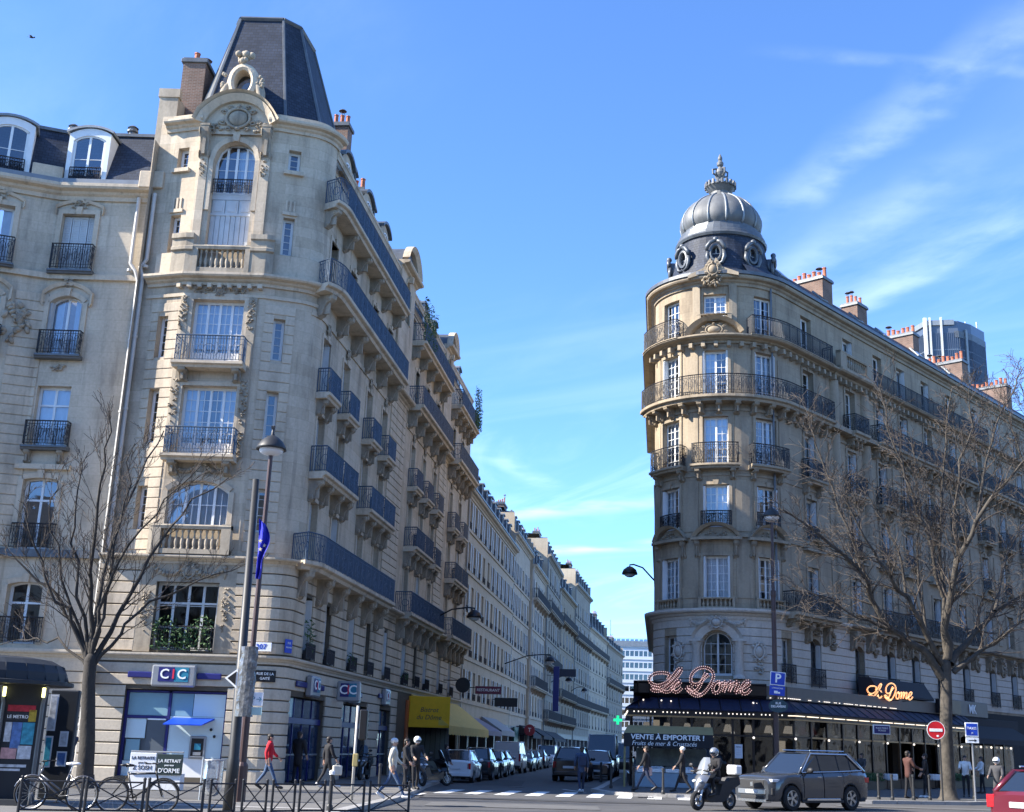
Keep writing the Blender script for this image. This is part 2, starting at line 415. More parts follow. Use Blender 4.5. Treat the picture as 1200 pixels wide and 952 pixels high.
M['iron']=mat('black_wrought_iron',(0.018,0.019,0.024),0.5,metal=0.2,var=0.25,scale=8)
M['ironB']=mat('blue_grey_painted_iron',(0.05,0.082,0.13),0.45,metal=0.1,var=0.25,scale=6)
M['white']=mat('white_painted_wood',(0.72,0.73,0.72),0.45,var=0.06,scale=3)
M['greyshut']=mat('pale_grey_shutters',(0.52,0.53,0.52),0.55,var=0.08,scale=3,dirt=0.2)
M['darkframe']=mat('grey_painted_wood',(0.16,0.16,0.155),0.5,var=0.12)
M['curtain']=mat('white_curtain',(0.78,0.79,0.80),0.9,var=0.07,scale=5)
M['blind']=mat('off_white_blind',(0.62,0.60,0.55),0.9,var=0.06,scale=2)
M['room']=mat('dim_room',(0.05,0.047,0.045),0.95,var=0.2)
M['glass']=glass_mat('window_glass',refl=0.13)
M['glassd']=glass_mat('dark_shop_glass',tint=(0.35,0.42,0.5),refl=0.07)
M['gutter']=mat('grey_zinc_gutter',(0.20,0.215,0.23),0.5,metal=0.3,var=0.15)
M['pipe']=mat('pale_painted_pipe',(0.50,0.48,0.44),0.5,var=0.1,scale=2,dirt=0.15)
M['leaf']=mat('green_leaves',(0.045,0.10,0.03),0.7,var=0.4,scale=8)
# ------------------------------------------------------------------ wall path: everything on a facade is placed by arc length u, offset out, height z
class Path:
 def __init__(s,pts):
  """pts: (x, y) walked left to right as seen from outside; sharp corners get short straight stubs"""
  P=[Vector((p[0],p[1]))for p in pts]
  Q=[P[0]]
  for i in range(1,len(P)-1):
   a=(P[i]-P[i-1]).normalized();b=(P[i+1]-P[i]).normalized()
   ang=math.degrees(math.acos(max(-1,min(1,a.dot(b)))))
   if ang>12:
    d1=min(0.2,(P[i]-P[i-1]).length*0.3);d2=min(0.2,(P[i+1]-P[i]).length*0.3)
    Q+=[P[i]-a*d1,P[i],P[i]+b*d2]
   else :Q.append(P[i])
  Q.append(P[-1])
  s.p=Q
  s.u=[0.0]
  for i in range(1,len(Q)):s.u.append(s.u[-1]+(Q[i]-Q[i-1]).length)
  s.m=[]
  for i in range(len(Q)):
   if i==0:t=(Q[1]-Q[0]).normalized();s.m.append(Vector((t.y,-t.x)));continue
   if i==len(Q)-1:t=(Q[-1]-Q[-2]).normalized();s.m.append(Vector((t.y,-t.x)));continue
   a=(Q[i]-Q[i-1]).normalized();b=(Q[i+1]-Q[i]).normalized()
   na=Vector((a.y,-a.x));nb=Vector((b.y,-b.x));h=(na+nb).normalized()
   s.m.append(h/max(0.35,h.dot(na)))
  s.L=s.u[-1]
 def seg(s,u):
  for i in range(len(s.u)-1):
   if u<=s.u[i+1]or i==len(s.u)-2:return i
 def P(s,u,o=0.0,z=0.0):
  i=s.seg(u);k=(u-s.u[i])/(s.u[i+1]-s.u[i])
  q=s.p[i]+(s.p[i+1]-s.p[i])*k+(s.m[i]+(s.m[i+1]-s.m[i])*k)*o
  return Vector((q.x,q.y,z))
 def near(s,x,y):
  q=Vector((x,y));best=(1e9,0)
  for i in range(len(s.p)-1):
   d=s.p[i+1]-s.p[i];k=max(0,min(1,(q-s.p[i]).dot(d)/d.length_squared))
   e=(s.p[i]+d*k-q).length
   if e<best[0]:best=(e,s.u[i]+d.length*k)
  return best[1]
 def frame(s,u,z=0.0,o=0.0):
  """matrix: local x along the wall, y into the wall, z up"""
  e=0.05
  a=s.P(max(0,u-e));b=s.P(min(s.L,u+e))
  t=(b-a).normalized();n=Vector((t.y,-t.x,0));p=s.P(u,0,z)+n*o
  return Matrix(((t.x,-n.x,0,p.x),(t.y,-n.y,0,p.y),(0,0,1,p.z),(0,0,0,1)))
 def cuts(s,u0,u1,extra=()):
  c=[u0,u1]+[x for x in s.u if u0+1e-4<x<u1-1e-4]+[x for x in extra if u0<x<u1]
  c=sorted(c);r=[c[0]]
  for x in c[1:]:
   if x-r[-1]>1e-4:r.append(x)
  return r
def arc_pts(c,r,a0,a1,n):
 """angles in degrees, 0 = towards -Y, growing towards +X"""
 return[(c[0]+r*sin(rad(a0+(a1-a0)*i/n)),c[1]-r*cos(rad(a0+(a1-a0)*i/n)))for i in range(n+1)]
def arch_z(x,w,z1,rise):
 """height of an arched head at offset x from its centre; rise = w/2 is a full semicircle"""
 h=w/2
 if rise<=0:return z1
 R=(h*h+rise*rise)/(2*rise)
 return z1-R+sqrt(max(0,R*R-x*x))
def wall(mb,path,u0,u1,z0,z1,ops=(),out=0.0,depth=0.32,mi=0):
 """a wall with real openings; ops = dicts u, w, z0, z1, rise"""
 eu=[];ez=[z0,z1]
 for o in ops:eu+=[o['u']-o['w']/2,o['u']+o['w']/2];ez+=[o['z0'],o['z1']]
 us=path.cuts(u0,u1,eu);zs=sorted(set(round(z,4)for z in ez if z0-1e-6<=z<=z1+1e-6))
 def inside(u,z):
  for o in ops:
   if abs(u-o['u'])<o['w']/2 and o['z0']<z<o['z1']:return True
  return False
 for a,b in zip(us,us[1:]):
  # merge vertical runs
  run=None
  for c,d in zip(zs,zs[1:]):
   if inside((a+b)/2,(c+d)/2):
    if run:_q(mb,path,a,b,run[0],run[1],out,mi);run=None
   else :run=[run[0],d]if run else[c,d]
  if run:_q(mb,path,a,b,run[0],run[1],out,mi)
 for o in ops:
  a,b=o['u']-o['w']/2,o['u']+o['w']/2;rise=o.get('rise',0);dp=o.get('depth',depth)
  zt=o['z1']-rise
  for u,flip in((a,0),(b,1)):
   vs=[path.P(u,out,o['z0']),path.P(u,out-dp,o['z0']),path.P(u,out-dp,zt),path.P(u,out,zt)]
   uv=[(u,o['z0']),(u-dp,o['z0']),(u-dp,zt),(u,zt)]
   mb.add(vs,[(3,2,1,0)]if flip else[(0,1,2,3)],mi,uv)
  cs=path.cuts(a,b)
  if rise>0:
   n=10;cs=sorted(set(cs+[a+(b-a)*i/n for i in range(1,n)]))
  for c,d in zip(cs,cs[1:]):
   vs=[path.P(c,out,o['z0']),path.P(d,out,o['z0']),path.P(d,out-dp,o['z0']),path.P(c,out-dp,o['z0'])]
   mb.add(vs,[(0,1,2,3)],mi,[(c,0),(d,0),(d,dp),(c,dp)])
   zc,zd=arch_z(c-o['u'],o['w'],o['z1'],rise),arch_z(d-o['u'],o['w'],o['z1'],rise)
   vs=[path.P(c,out,zc),path.P(d,out,zd),path.P(d,out-dp,zd),path.P(c,out-dp,zc)]
   mb.add(vs,[(3,2,1,0)],mi,[(c,0),(d,0),(d,dp),(c,dp)])
   if rise>0:
    vs=[path.P(c,out,zc),path.P(d,out,zd),path.P(d,out,o['z1']),path.P(c,out,o['z1'])]
    mb.add(vs,[(0,1,2,3)],mi,[(c,zc),(d,zd),(d,o['z1']),(c,o['z1'])])
def _q(mb,path,a,b,c,d,out,mi):
 vs=[path.P(a,out,c),path.P(b,out,c),path.P(b,out,d),path.P(a,out,d)]
 mb.add(vs,[(0,1,2,3)],mi,[(a,c),(b,c),(b,d),(a,d)])
def sweep(mb,path,u0,u1,prof,mi=0,close=True,uv=True):
 """prof = [(out, z)] swept along the wall from u0 to u1, ends closed"""
 us=path.cuts(u0,u1);n=len(prof)
 vs=[path.P(u,o,z)for u in us for o,z in prof]
 L=[0.0]
 for(a,b)in zip(prof,prof[1:]+prof[:1]):L.append(L[-1]+hypot(a[0]-b[0],a[1]-b[1]))
 fs=[]
 for i in range(len(us)-1):
  for k in range(n if close else n-1):
   j=(k+1)%n
   q=[path.P(us[i],*prof[k]),path.P(us[i+1],*prof[k]),path.P(us[i+1],*prof[j]),path.P(us[i],*prof[j])]
   mb.add(q,[(0,1,2,3)],mi,[(us[i],L[k]),(us[i+1],L[k]),(us[i+1],L[k+1]),(us[i],L[k+1])])
 if close:
  for u,rev in((u0,True),(u1,False)):
   q=[path.P(u,o,z)for o,z in prof]
   mb.add(q,[tuple(reversed(range(n)))if rev else tuple(range(n))],mi,[(o,z)for o,z in prof])
def prof_box(o0,o1,z0,z1):return[(o0,z0),(o1,z0),(o1,z1),(o0,z1)]
def prof_cornice(z,h,p,b=-0.05):
 """moulded cornice of height h and projection p, top at z"""
 return[(b,z-h),(p*0.18,z-h),(p*0.22,z-h*0.72),(p*0.42,z-h*0.6),(p*0.5,z-h*0.45),(p*0.9,z-h*0.36),(p,z-h*0.22),(p,z),(b,z+0.02)]
def prof_slab(z,h,p,b=-0.05):
 return[(b,z-h),(p*0.78,z-h),(p*0.84,z-h*0.62),(p*0.97,z-h*0.5),(p,z-h*0.42),(p,z),(b,z)]
# ------------------------------------------------------------------ windows (local: x along wall, y into the wall, z up, origin at sill centre)
_mc={}
def cached(key,fn):
 if key not in _mc:_mc[key]=fn()
 return _mc[key]
def arch_poly(w,h,rise,x0,x1,z0,n=8):
 """outline between x0..x1 from z0 up to the arched head"""
 top=[(x1+(x0-x1)*i/n,arch_z(x1+(x0-x1)*i/n,w,h,rise))for i in range(n+1)]if rise>0 else[(x1,h),(x0,h)]
 return[(x0,z0),(x1,z0)]+top
def frame_mesh(w,h,rise=0.0,leaves=2,rows=3,cols=1,transom=0.0,fw=0.06,mat_='white',door=0.0):
 def mk():
  mb=MB();y0,y1=0.0,0.07
  mb.box(-w/2,-w/2+fw,y0,y1,0,h-rise);mb.box(w/2-fw,w/2,y0,y1,0,h-rise)
  mb.box(-w/2+fw,w/2-fw,y0,y1,0,fw)
  if rise>0:
   n=10
   for i in range(n):
    xa,xb=-w/2+w*i/n,-w/2+w*(i+1)/n
    za,zb=arch_z(xa,w,h,rise),arch_z(xb,w,h,rise)
    s=1-fw/(w/2)
    mb.prism([(xa*s,max(za-fw,0)),(xb*s,max(zb-fw,0)),(xb,zb),(xa,za)],y0,y1)
  else :mb.box(-w/2+fw,w/2-fw,y0,y1,h-fw,h)
  zt=h-rise if rise>0 else h
  if transom:
   mb.box(-w/2+fw,w/2-fw,y0-0.01,y1,transom-0.04,transom+0.04)
  lw=(w-2*fw)/leaves
  for i in range(leaves):
   xl=-w/2+fw+i*lw;xr=xl+lw;st=0.05
   zh=min(arch_z(xl+0.02,w,h,rise),arch_z(xr-0.02,w,h,rise))-fw if rise>0 else h-fw
   zm=arch_z((xl+xr)/2,w,h,rise)-fw if rise>0 else h-fw
   mb.box(xl,xl+st,y0+0.01,y1-0.01,fw,arch_z(xl+st,w,h,rise)-fw*0.8 if rise>0 else h-fw)
   mb.box(xr-st,xr,y0+0.012,y1-0.012,fw,arch_z(xr-st,w,h,rise)-fw*0.8 if rise>0 else h-fw)
   mb.box(xl+st,xr-st,y0+0.01,y1-0.01,fw,fw+max(0.07,door))
   if rise==0:mb.box(xl+st,xr-st,y0+0.01,y1-0.01,h-fw-0.05,h-fw)
   for r in range(1,rows):
    z=fw+(h-2*fw)*r/rows
    if z<zh+0.2:mb.box(xl+st,xr-st,y0+0.02,y1-0.02,z-0.012,z+0.012)
   for c in range(1,cols):
    x=xl+st+(lw-2*st)*c/cols
    mb.box(x-0.012,x+0.012,y0+0.022,y1-0.022,fw+door,zh)
  return mb.mesh('window',M[mat_])
 return cached(('fr',w,h,rise,leaves,rows,cols,transom,mat_,door),mk)
def pane_mesh(w,h,rise,leaves,k,fw=0.06,gm='glass'):
 def mk():
  lw=(w-2*fw)/leaves;xl=-w/2+fw+k*lw;mb=MB()
  poly=arch_poly(w,h-0.02,rise,xl+0.02,xl+lw-0.02,fw)
  mb.add([(x,0.035,z)for x,z in poly],[tuple(range(len(poly)))])
  return mb.mesh('pane',M[gm])
 return cached(('pa',w,h,rise,leaves,k,gm),mk)
def curtain_mesh(w,h,rise,kind):
 def mk():
  mb=MB();y=0.16
  spans={'full':[(-w/2+0.03,w/2-0.03)],'sides':[(-w/2+0.03,-w*0.16),(w*0.17,w/2-0.03)],'left':[(-w/2+0.03,-0.02)],'right':[(0.04,w/2-0.03)],
                 'half':[(-w/2+0.03,w/2-0.03)],'blind':[(-w/2+0.03,w/2-0.03)]}[kind]
  for a,b in spans:
   n=max(6,int((b-a)/0.055));vs=[]
   for i in range(n+1):
    x=a+(b-a)*i/n;yy=y+(0.028*sin(i*1.7)+0.012*sin(i*0.6+1)if kind!='blind' else 0)
    z1=(arch_z(x,w,h,rise)if rise>0 else h)-0.05
    z0=h*0.45 if kind in('blind',)else 0.04
    vs+=[(x,yy,z0),(x,yy,z1)]
   mb.add(vs,[(2*i,2*i+2,2*i+3,2*i+1)for i in range(n)])
  return mb.mesh('curtain',M['blind' if kind=='blind' else 'curtain'],smooth=True)
 return cached(('cu',w,h,rise,kind),mk)
def open_shutter_mesh(w,h,side,cm='greyshut'):
 """louvred leaf folded flat against the wall beside the window"""
 def mk():
  mb=MB();x0,x1=sorted((side*(w/2+0.03),side*(w/2+w*0.47)));y=-0.26
  mb.box(x0,x0+0.05,y,y+0.035,0.02,h-0.02);mb.box(x1-0.05,x1,y,y+0.035,0.02,h-0.02)
  for z in(0.02,h*0.5,h-0.1):mb.box(x0+0.05,x1-0.05,y,y+0.035,z,z+0.08)
  mb.box(x0+0.05,x1-0.05,y+0.02,y+0.025,0.1,h-0.1)
  for j in range(int((h-0.25)/0.12)):mb.box(x0+0.05,x1-0.05,y+0.004,y+0.016,0.14+j*0.12,0.20+j*0.12)
  return mb.mesh('shutter',M[cm])
 return cached(('os',w,h,side,cm),mk)
def shutter_mesh(w,h,side,cm='greyshut'):
 """folded louvred shutter leaf lying in the reveal, seen edge on and slightly open"""
 def mk():
  mb=MB();t=0.03
  for k in range(2):
   x0=side*(w/2-0.015-k*0.045);yo=-0.26
   M0=Matrix.Translation((x0,yo,0))@Matrix.Rotation(rad(side*(6+7*k)),4,'Z')
   mb.box(-t/2,t/2,0,0.24,0.03,h-0.08,M=M0)
   for j in range(int(h/0.14)):
    mb.box(-t/2-0.008,t/2+0.008,0.03,0.21,0.1+j*0.14,0.18+j*0.14,M=M0)
  return mb.mesh('shutter',M[cm])
 return cached(('sh',w,h,side,cm),mk)
def closed_shutter_mesh(w,h,cm='greyshut'):
 def mk():
  mb=MB();n=4
  for i in range(n):
   x0=-w/2+w*i/n+0.012;x1=-w/2+w*(i+1)/n-0.012
   yo=0.02*(i%2)
   mb.box(x0,x0+0.05,-0.08+yo,-0.045+yo,0.03,h-0.04);mb.box(x1-0.05,x1,-0.08+yo,-0.045+yo,0.03,h-0.04)
   for z in(0.03,h*0.45,h-0.12):mb.box(x0+0.05,x1-0.05,-0.078+yo,-0.047+yo,z,z+0.08)
   mb.box(x0+0.05,x1-0.05,-0.055+yo,-0.05+yo,0.1,h-0.12)
   for j in range(int((h-0.2)/0.11)):mb.box(x0+0.05,x1-0.05,-0.075+yo,-0.06+yo,0.14+j*0.11,0.19+j*0.11)
  return mb.mesh('shutter',M[cm])
 return cached(('cs',w,h,cm),mk)
def window(parent,path,u,z0,z1,w,rise=0.0,leaves=2,rows=3,cols=1,transom=0.0,depth=0.28,cur='full',shut=None,fm='white',gm='glass',door=0.0,cm='greyshut'):
 h=z1-z0;F0=path.frame(u,z0,-depth)
 o=link('window',frame_mesh(w,h,rise,leaves,rows,cols,transom,0.06,fm,door),parent,F0)
 for k in range(leaves):link('pane',pane_mesh(w,h,rise,leaves,k,0.06,gm),o)
 if cur:link('curtain',curtain_mesh(w,h,rise,cur),o)
 if shut=='folded':
  link('shutter',shutter_mesh(w,h-rise,-1,cm),o);link('shutter',shutter_mesh(w,h-rise,1,cm),o)
 elif shut=='open':
  for s_ in(-1,1):link('shutter',open_shutter_mesh(w,h-rise,s_,cm),o)
 elif shut=='left':link('shutter',shutter_mesh(w,h-rise,-1,cm),o)
 elif shut=='right':link('shutter',shutter_mesh(w,h-rise,1,cm),o)
 elif shut=='closed':link('shutter',closed_shutter_mesh(w,h,cm),o)
 return o
RND=random.Random(11)
def rcur():return RND.choice(['full','sides','sides','left','right',None,None,'blind'])
# ------------------------------------------------------------------ balconies
def polyline_len(pts):
 L=[0.0]
 for a,b in zip(pts,pts[1:]):L.append(L[-1]+(b-a).length)
 return L
def railing(mb,pts,h,style='bars',step=0.13,r=0.014,top=0.028):
 """pts: ground polyline of the railing (Vectors at slab height)"""
 L=polyline_len(pts);T=L[-1]
 def at(d):
  for i in range(len(L)-1):
   if d<=L[i+1]or i==len(L)-2:
    k=(d-L[i])/max(1e-6,L[i+1]-L[i]);return pts[i]+(pts[i+1]-pts[i])*k
 up=Vector((0,0,1))
 # rails, following every corner
 ds=sorted(set(L+[T*i/max(1,int(T/0.6))for i in range(int(T/0.6)+1)]))
 line=[at(d)for d in ds]
 mb.tube([p+up*h for p in line],top,4);mb.tube([p+up*0.07 for p in line],0.014,4)
 if style in('scroll','panel','bars'):mb.tube([p+up*(h-0.13)for p in line],0.012,4)
 if style in('scroll',):mb.tube([p+up*0.2 for p in line],0.010,4)
 n=max(2,round(T/(step*0.78)))
 for i in range(n+1):
  p=at(T*i/n);main=(i%8==0)or i in(0,n)
  rr=r*1.7 if main else r
  mb.tube([p+up*0.0 if main else p+up*0.07,p+up*h],rr,4,cap=False)
 def curve(d0,fn,k,rr=0.013):
  q=[]
  for i in range(k+1):
   dd,z=fn(i/k);d=min(max(d0+dd,0),T);q.append(at(d)+up*z)
  mb.tube(q,rr,3,cap=False)
 if style=='scroll':
  w=0.52;m=max(1,int(T/w));w=T/m;hm=(0.2+h-0.13)/2;a=(h-0.36)*0.5
  for i in range(m):
   d0=w*(i+0.5)
   for sgn in(-1,1):
    # a C scroll and an S scroll on each side of the middle
    curve(d0,lambda t:(sgn*(w*0.25+w*0.22*cos(2*pi*t*1.2)*(1-0.55*t)),hm+a*0.95*sin(2*pi*t*1.2)*(1-0.5*t)),11)
    curve(d0,lambda t:(sgn*(w*0.05+w*0.16*sin(pi*t)),0.2+(h-0.33)*t),6)
   curve(d0,lambda t:(w*0.12*cos(2*pi*t),h*0.5+w*0.12*sin(2*pi*t)),8,0.015)
 elif style=='panel':
  w=1.05;m=max(1,int(T/w));w=T/m
  for i in range(m):
   d0=w*(i+0.5)
   curve(d0,lambda t:(w*0.17*cos(2*pi*t),h*0.47+w*0.17*sin(2*pi*t)),10,0.016)
   for sgn in(-1,1):
    curve(d0,lambda t:(sgn*(w*0.2+w*0.13*sin(pi*t)),h*0.2+h*0.55*t),6,0.012)
 elif style=='bars':
  m=max(1,int(T/(step*2)))
  for i in range(m):
   d0=T*(i+0.5)/m
   curve(d0,lambda t:(step*0.75*cos(2*pi*t),h-0.065+0.055*sin(2*pi*t)),6,0.008)
   curve(d0,lambda t:(step*0.6*sin(pi*2*t),0.1+0.24*t),6,0.008)
def console_mesh(w,h,p,mk_):
 """scrolled stone bracket, local: x width, y=0 wall, -y outwards, top at z=0"""
 def mk():
  pts=[(0,0),(-p,0),(-p,-h*0.1),(-p*0.97,-h*0.2),(-p*0.8,-h*0.30),(-p*0.62,-h*0.38),(-p*0.50,-h*0.5),(-p*0.46,-h*0.66),(-p*0.40,-h*0.80),(-p*0.3,-h*0.9),(-p*0.12,-h),(0,-h)]
  mb=MB();n=len(pts)
  vs=[(-w/2,y,z)for y,z in pts]+[(w/2,y,z)for y,z in pts]
  fs=[tuple(range(n)),tuple(reversed(range(n,2*n)))]+[(i,i+n,(i+1)%n+n,(i+1)%n)for i in range(n)]
  mb.add(vs,fs)
  for s in(-1,1):
   for(cy,cz,r)in((-p*0.74,-h*0.17,h*0.13),(-p*0.25,-h*0.82,h*0.13)):
    mb.tube([(s*w*0.5,cy,cz),(s*(w*0.5+0.035),cy,cz)],[r,r*0.75],8)
    mb.tube([(s*w*0.5,cy,cz),(s*(w*0.5+0.06),cy,cz)],[r*0.45,r*0.3],6)
  mb.box(-w*0.58,w*0.58,-p*1.04,0,-h*0.03,0.05)
  mb.prism([(-w*0.16,-h*0.85),(w*0.16,-h*0.85),(w*0.2,-h*0.2),(-w*0.2,-h*0.2)],-p*0.72,-p*0.3)
  return mb.mesh('bracket',M[mk_])
 return cached(('con',w,h,p,mk_),mk)
def bracket(parent,path,u,z,w=0.28,h=0.8,p=0.6,mk_='stoneLc'):
 return link('bracket',console_mesh(w,h,p,mk_),parent,path.frame(u,z,-0.03))
def balcony(parent,path,u0,u1,z,p,rh=1.0,sh=0.28,style='panel',im='ironB',sm='stoneLp',br=None,bh=0.8,bm='stoneLc',bw=0.28,step=0.13,ends=(True,True)):
 mb=MB();sweep(mb,path,u0,u1,prof_slab(z,sh,p))
 o=part('balcony',mb,M[sm],parent)
 rb=MB();q=p-0.07
 us=path.cuts(u0+0.06,u1-0.06)
 pts=[path.P(u,q,z)for u in us]
 if ends[0]:pts=[path.P(us[0],0.02,z)]+pts
 if ends[1]:pts=pts+[path.P(us[-1],0.02,z)]
 railing(rb,pts,rh,style,step)
 part('railing',rb,M[im],o)
 for u in(br or[]):bracket(parent,path,u,z-sh,bw,bh,p*0.8,bm)
 return o
def guard(parent,path,u,w,z,rh=0.9,style='scroll',im='iron',o=0.05,step=0.12):
 """iron guard across a window opening"""
 rb=MB();us=path.cuts(u-w/2,u+w/2)
 railing(rb,[path.P(x,o,z)for x in us],rh,style,step)
 return part('railing',rb,M[im],parent)
def baluster_mb(mb,p,h,r=0.075,n=8):
 prof=[(r*0.9,0),(r*0.9,h*0.06),(r*0.55,h*0.1),(r*0.75,h*0.2),(r,h*0.34),(r*0.8,h*0.5),(r*0.45,h*0.66),(r*0.42,h*0.8),(r*0.7,h*0.86),(r*0.85,h*0.93),(r*0.85,h)]
 mb.lathe(prof,n,M=Matrix.Translation(p))
def balustrade(parent,path,u0,u1,z0,z1,o=0.3,pier=0.32,mk_='stoneLc',step=0.21,wide=0.26):
 h=z1-z0;mb=MB()
 sweep(mb,path,u0,u1,prof_box(o-wide/2,o+wide/2,z0,z0+h*0.16));sweep(mb,path,u0,u1,[(o-wide*0.6,z1-h*0.15),(o+wide*0.6,z1-h*0.15),(o+wide*0.72,z1-h*0.05),(o+wide*0.6,z1),(o-wide*0.6,z1)])
 for a,b in((u0,u0+pier),(u1-pier,u1)):sweep(mb,path,a,b,prof_box(o-wide*0.62,o+wide*0.63,z0-0.01,z1+0.03))
 ob=part('balustrade',mb,M[mk_],parent)
 bb=MB();n=max(2,int((u1-u0-2*pier)/step));L=u1-u0-2*pier
 for i in range(n):
  u=u0+pier+L*(i+0.5)/n
  baluster_mb(bb,path.P(u,o,z0+h*0.16),h*0.69)
 part('baluster',bb,M[mk_],ob,smooth=True,kind='stuff')
 return ob
def plants(parent,path,u,w,z,o,h,n,seed):
 """leafy pot plants on a sill or balcony"""
 r_=random.Random(seed);mb=MB()
 for k in range(n):
  x=r_.uniform(-w/2,w/2);hh=h*(0.45+0.55*abs(sin(x*2.3+seed)))*r_.random()
  c=path.P(u+x,o+r_.uniform(-0.12,0.14),z+hh);s_=r_.uniform(0.05,0.11)
  d1=Vector((r_.uniform(-1,1),r_.uniform(-1,1),r_.uniform(-0.6,1))).normalized();d2=d1.orthogonal().normalized()
  mb.add([c-d1*s_,c+d2*s_*0.4,c+d1*s_,c-d2*s_*0.4],[(0,1,2,3)])
 return part('pot_plants',mb,M['leaf'],parent,kind='stuff')
# ------------------------------------------------------------------ stone pieces
def stone_block(mb,path,a,b,z0,z1,o=0.05,ch=0.018,back=-0.04):
 """rusticated course: proud of the wall with chamfered joints"""
 g=ch
 prof=[(back,z0),(o-g,z0),(o,z0+g),(o,z1-g),(o-g,z1),(back,z1)]
 sweep(mb,path,a,b,prof)
def courses(parent,path,u0,u1,z0,n,hgt,ops,mk_,o=0.05,gap=0.036,name='stone_course',maxlen=None):
 """stacked courses cut away round openings, each one an object"""
 for k in range(n):
  a,b=z0+k*hgt+gap/2,z0+(k+1)*hgt-gap/2
  spans=[(u0,u1)]
  for q in ops:
   if q['z0']<b-0.02 and q['z1']>a+0.02:
    w=q['w']/2;uu=q['u']
    if q.get('rise',0)>0 and a>q['z1']-q['rise']:
     h=q['w']/2;R=(h*h+q['rise']**2)/(2*q['rise']);zc=q['z1']-R
     w=sqrt(max(0.0,R*R-(a-zc)**2))
    ns=[]
    for s0,s1 in spans:
     if uu+w<=s0 or uu-w>=s1:ns.append((s0,s1));continue
     if uu-w>s0+0.04:ns.append((s0,uu-w))
     if uu+w<s1-0.04:ns.append((uu+w,s1))
    spans=ns
  for s0,s1 in spans:
   if s1-s0<0.06:continue
   m=1 if not maxlen else max(1,round((s1-s0)/maxlen))
   for i in range(m):
    c,d=s0+(s1-s0)*i/m,s0+(s1-s0)*(i+1)/m
    mb=MB();stone_block(mb,path,c+(0.008 if i else 0),d-(0.008 if i<m-1 else 0),a,b,o)
    part(name,mb,M[mk_],parent)
def cornice(parent,path,u0,u1,z,h=0.35,p=0.35,mk_='stoneLp',name='cornice'):
 mb=MB();sweep(mb,path,u0,u1,prof_cornice(z,h,p));return part(name,mb,M[mk_],parent)
def band(parent,path,u0,u1,z0,z1,o,mk_,name='string_course',b=-0.03):
 mb=MB();sweep(mb,path,u0,u1,prof_box(b,o,z0,z1));return part(name,mb,M[mk_],parent)
def arch_strip(mb,path,uc,w,z1,rise,t,o,b=-0.02,drop=0.0,n=14):
 """moulding following an arched head; t = width of moulding, drop = straight legs"""
 pts=[]
 for i in range(n+1):
  x=-w/2+w*i/n;pts.append((x,arch_z(x,w,z1,rise)))
 h=w/2;R=(h*h+rise*rise)/(2*rise);zc=z1-R
 outer=[]
 for x,z in pts:
  d=hypot(x,z-zc);outer.append((x*(d+t)/d,zc+(z-zc)*(d+t)/d))
 if drop>0:
  pts=[(pts[0][0],pts[0][1]-drop)]+pts+[(pts[-1][0],pts[-1][1]-drop)]
  outer=[(outer[0][0],outer[0][1]-drop)]+outer+[(outer[-1][0],outer[-1][1]-drop)]
 for(a,b_,c,d)in zip(pts,pts[1:],outer[1:],outer):
  V=lambda q,oo:path.P(uc+q[0],oo,q[1])
  q8=[V(a,b),V(b_,b),V(c,b),V(d,b),V(a,o*0.6),V(b_,o*0.6),V(c,o),V(d,o)]
  mb.add(q8,[(4,5,6,7),(0,1,5,4),(3,7,6,2),(1,2,6,5),(0,4,7,3)])
def surround(parent,path,u,w,z0,z1,t=0.16,o=0.06,mk_='stoneLp',key=True,rise=0.0):
 """moulded frame round an opening"""
 mb=MB()
 for s in(-1,1):
  a,b=sorted((u+s*w/2,u+s*(w/2+t)))
  sweep(mb,path,a,b,prof_box(-0.02,o,z0,z1-rise))
 if rise>0:arch_strip(mb,path,u,w,z1,rise,t,o)
 else :sweep(mb,path,u-w/2-t,u+w/2+t,prof_box(-0.02,o+0.004,z1,z1+t))
 if key:
  q=[(-0.10,z1-0.02),(0.10,z1-0.02),(0.15,z1+t*1.5),(-0.15,z1+t*1.5)]
  vs=[path.P(u+x,-0.02,z)for x,z in q]+[path.P(u+x,o*1.8+(0.03 if z>z1 else 0),z)for x,z in q]
  mb.add(vs,[(4,5,6,7),(0,1,5,4),(1,2,6,5),(2,3,7,6),(3,0,4,7)])
 return part('window_surround',mb,M[mk_],parent)
def blob_relief(rnd,w,h,d,n=26,leafy=True):
 """carved foliage / festoon: many small rounded lobes in a w x h field, d proud; local x, -y out, z"""
 mb=MB()
 for i in range(n):
  t=rnd.random();x=(rnd.random()*2-1)*w/2;z=(rnd.random()*2-1)*h/2
  if(2*x/w)**2+(2*z/h)**2>1:continue
  r=(0.10+0.12*rnd.random())*min(w,h)
  k=1-0.5*((2*x/w)**2+(2*z/h)**2)
  M0=Matrix.Translation((x,-d*k*0.4,z))@Matrix.Rotation(rnd.uniform(-1.2,1.2),4,'Y')
  mb.ball((0,0,0),r*0.9,d*0.55,r*0.5,7,5,M=M0)
 return mb
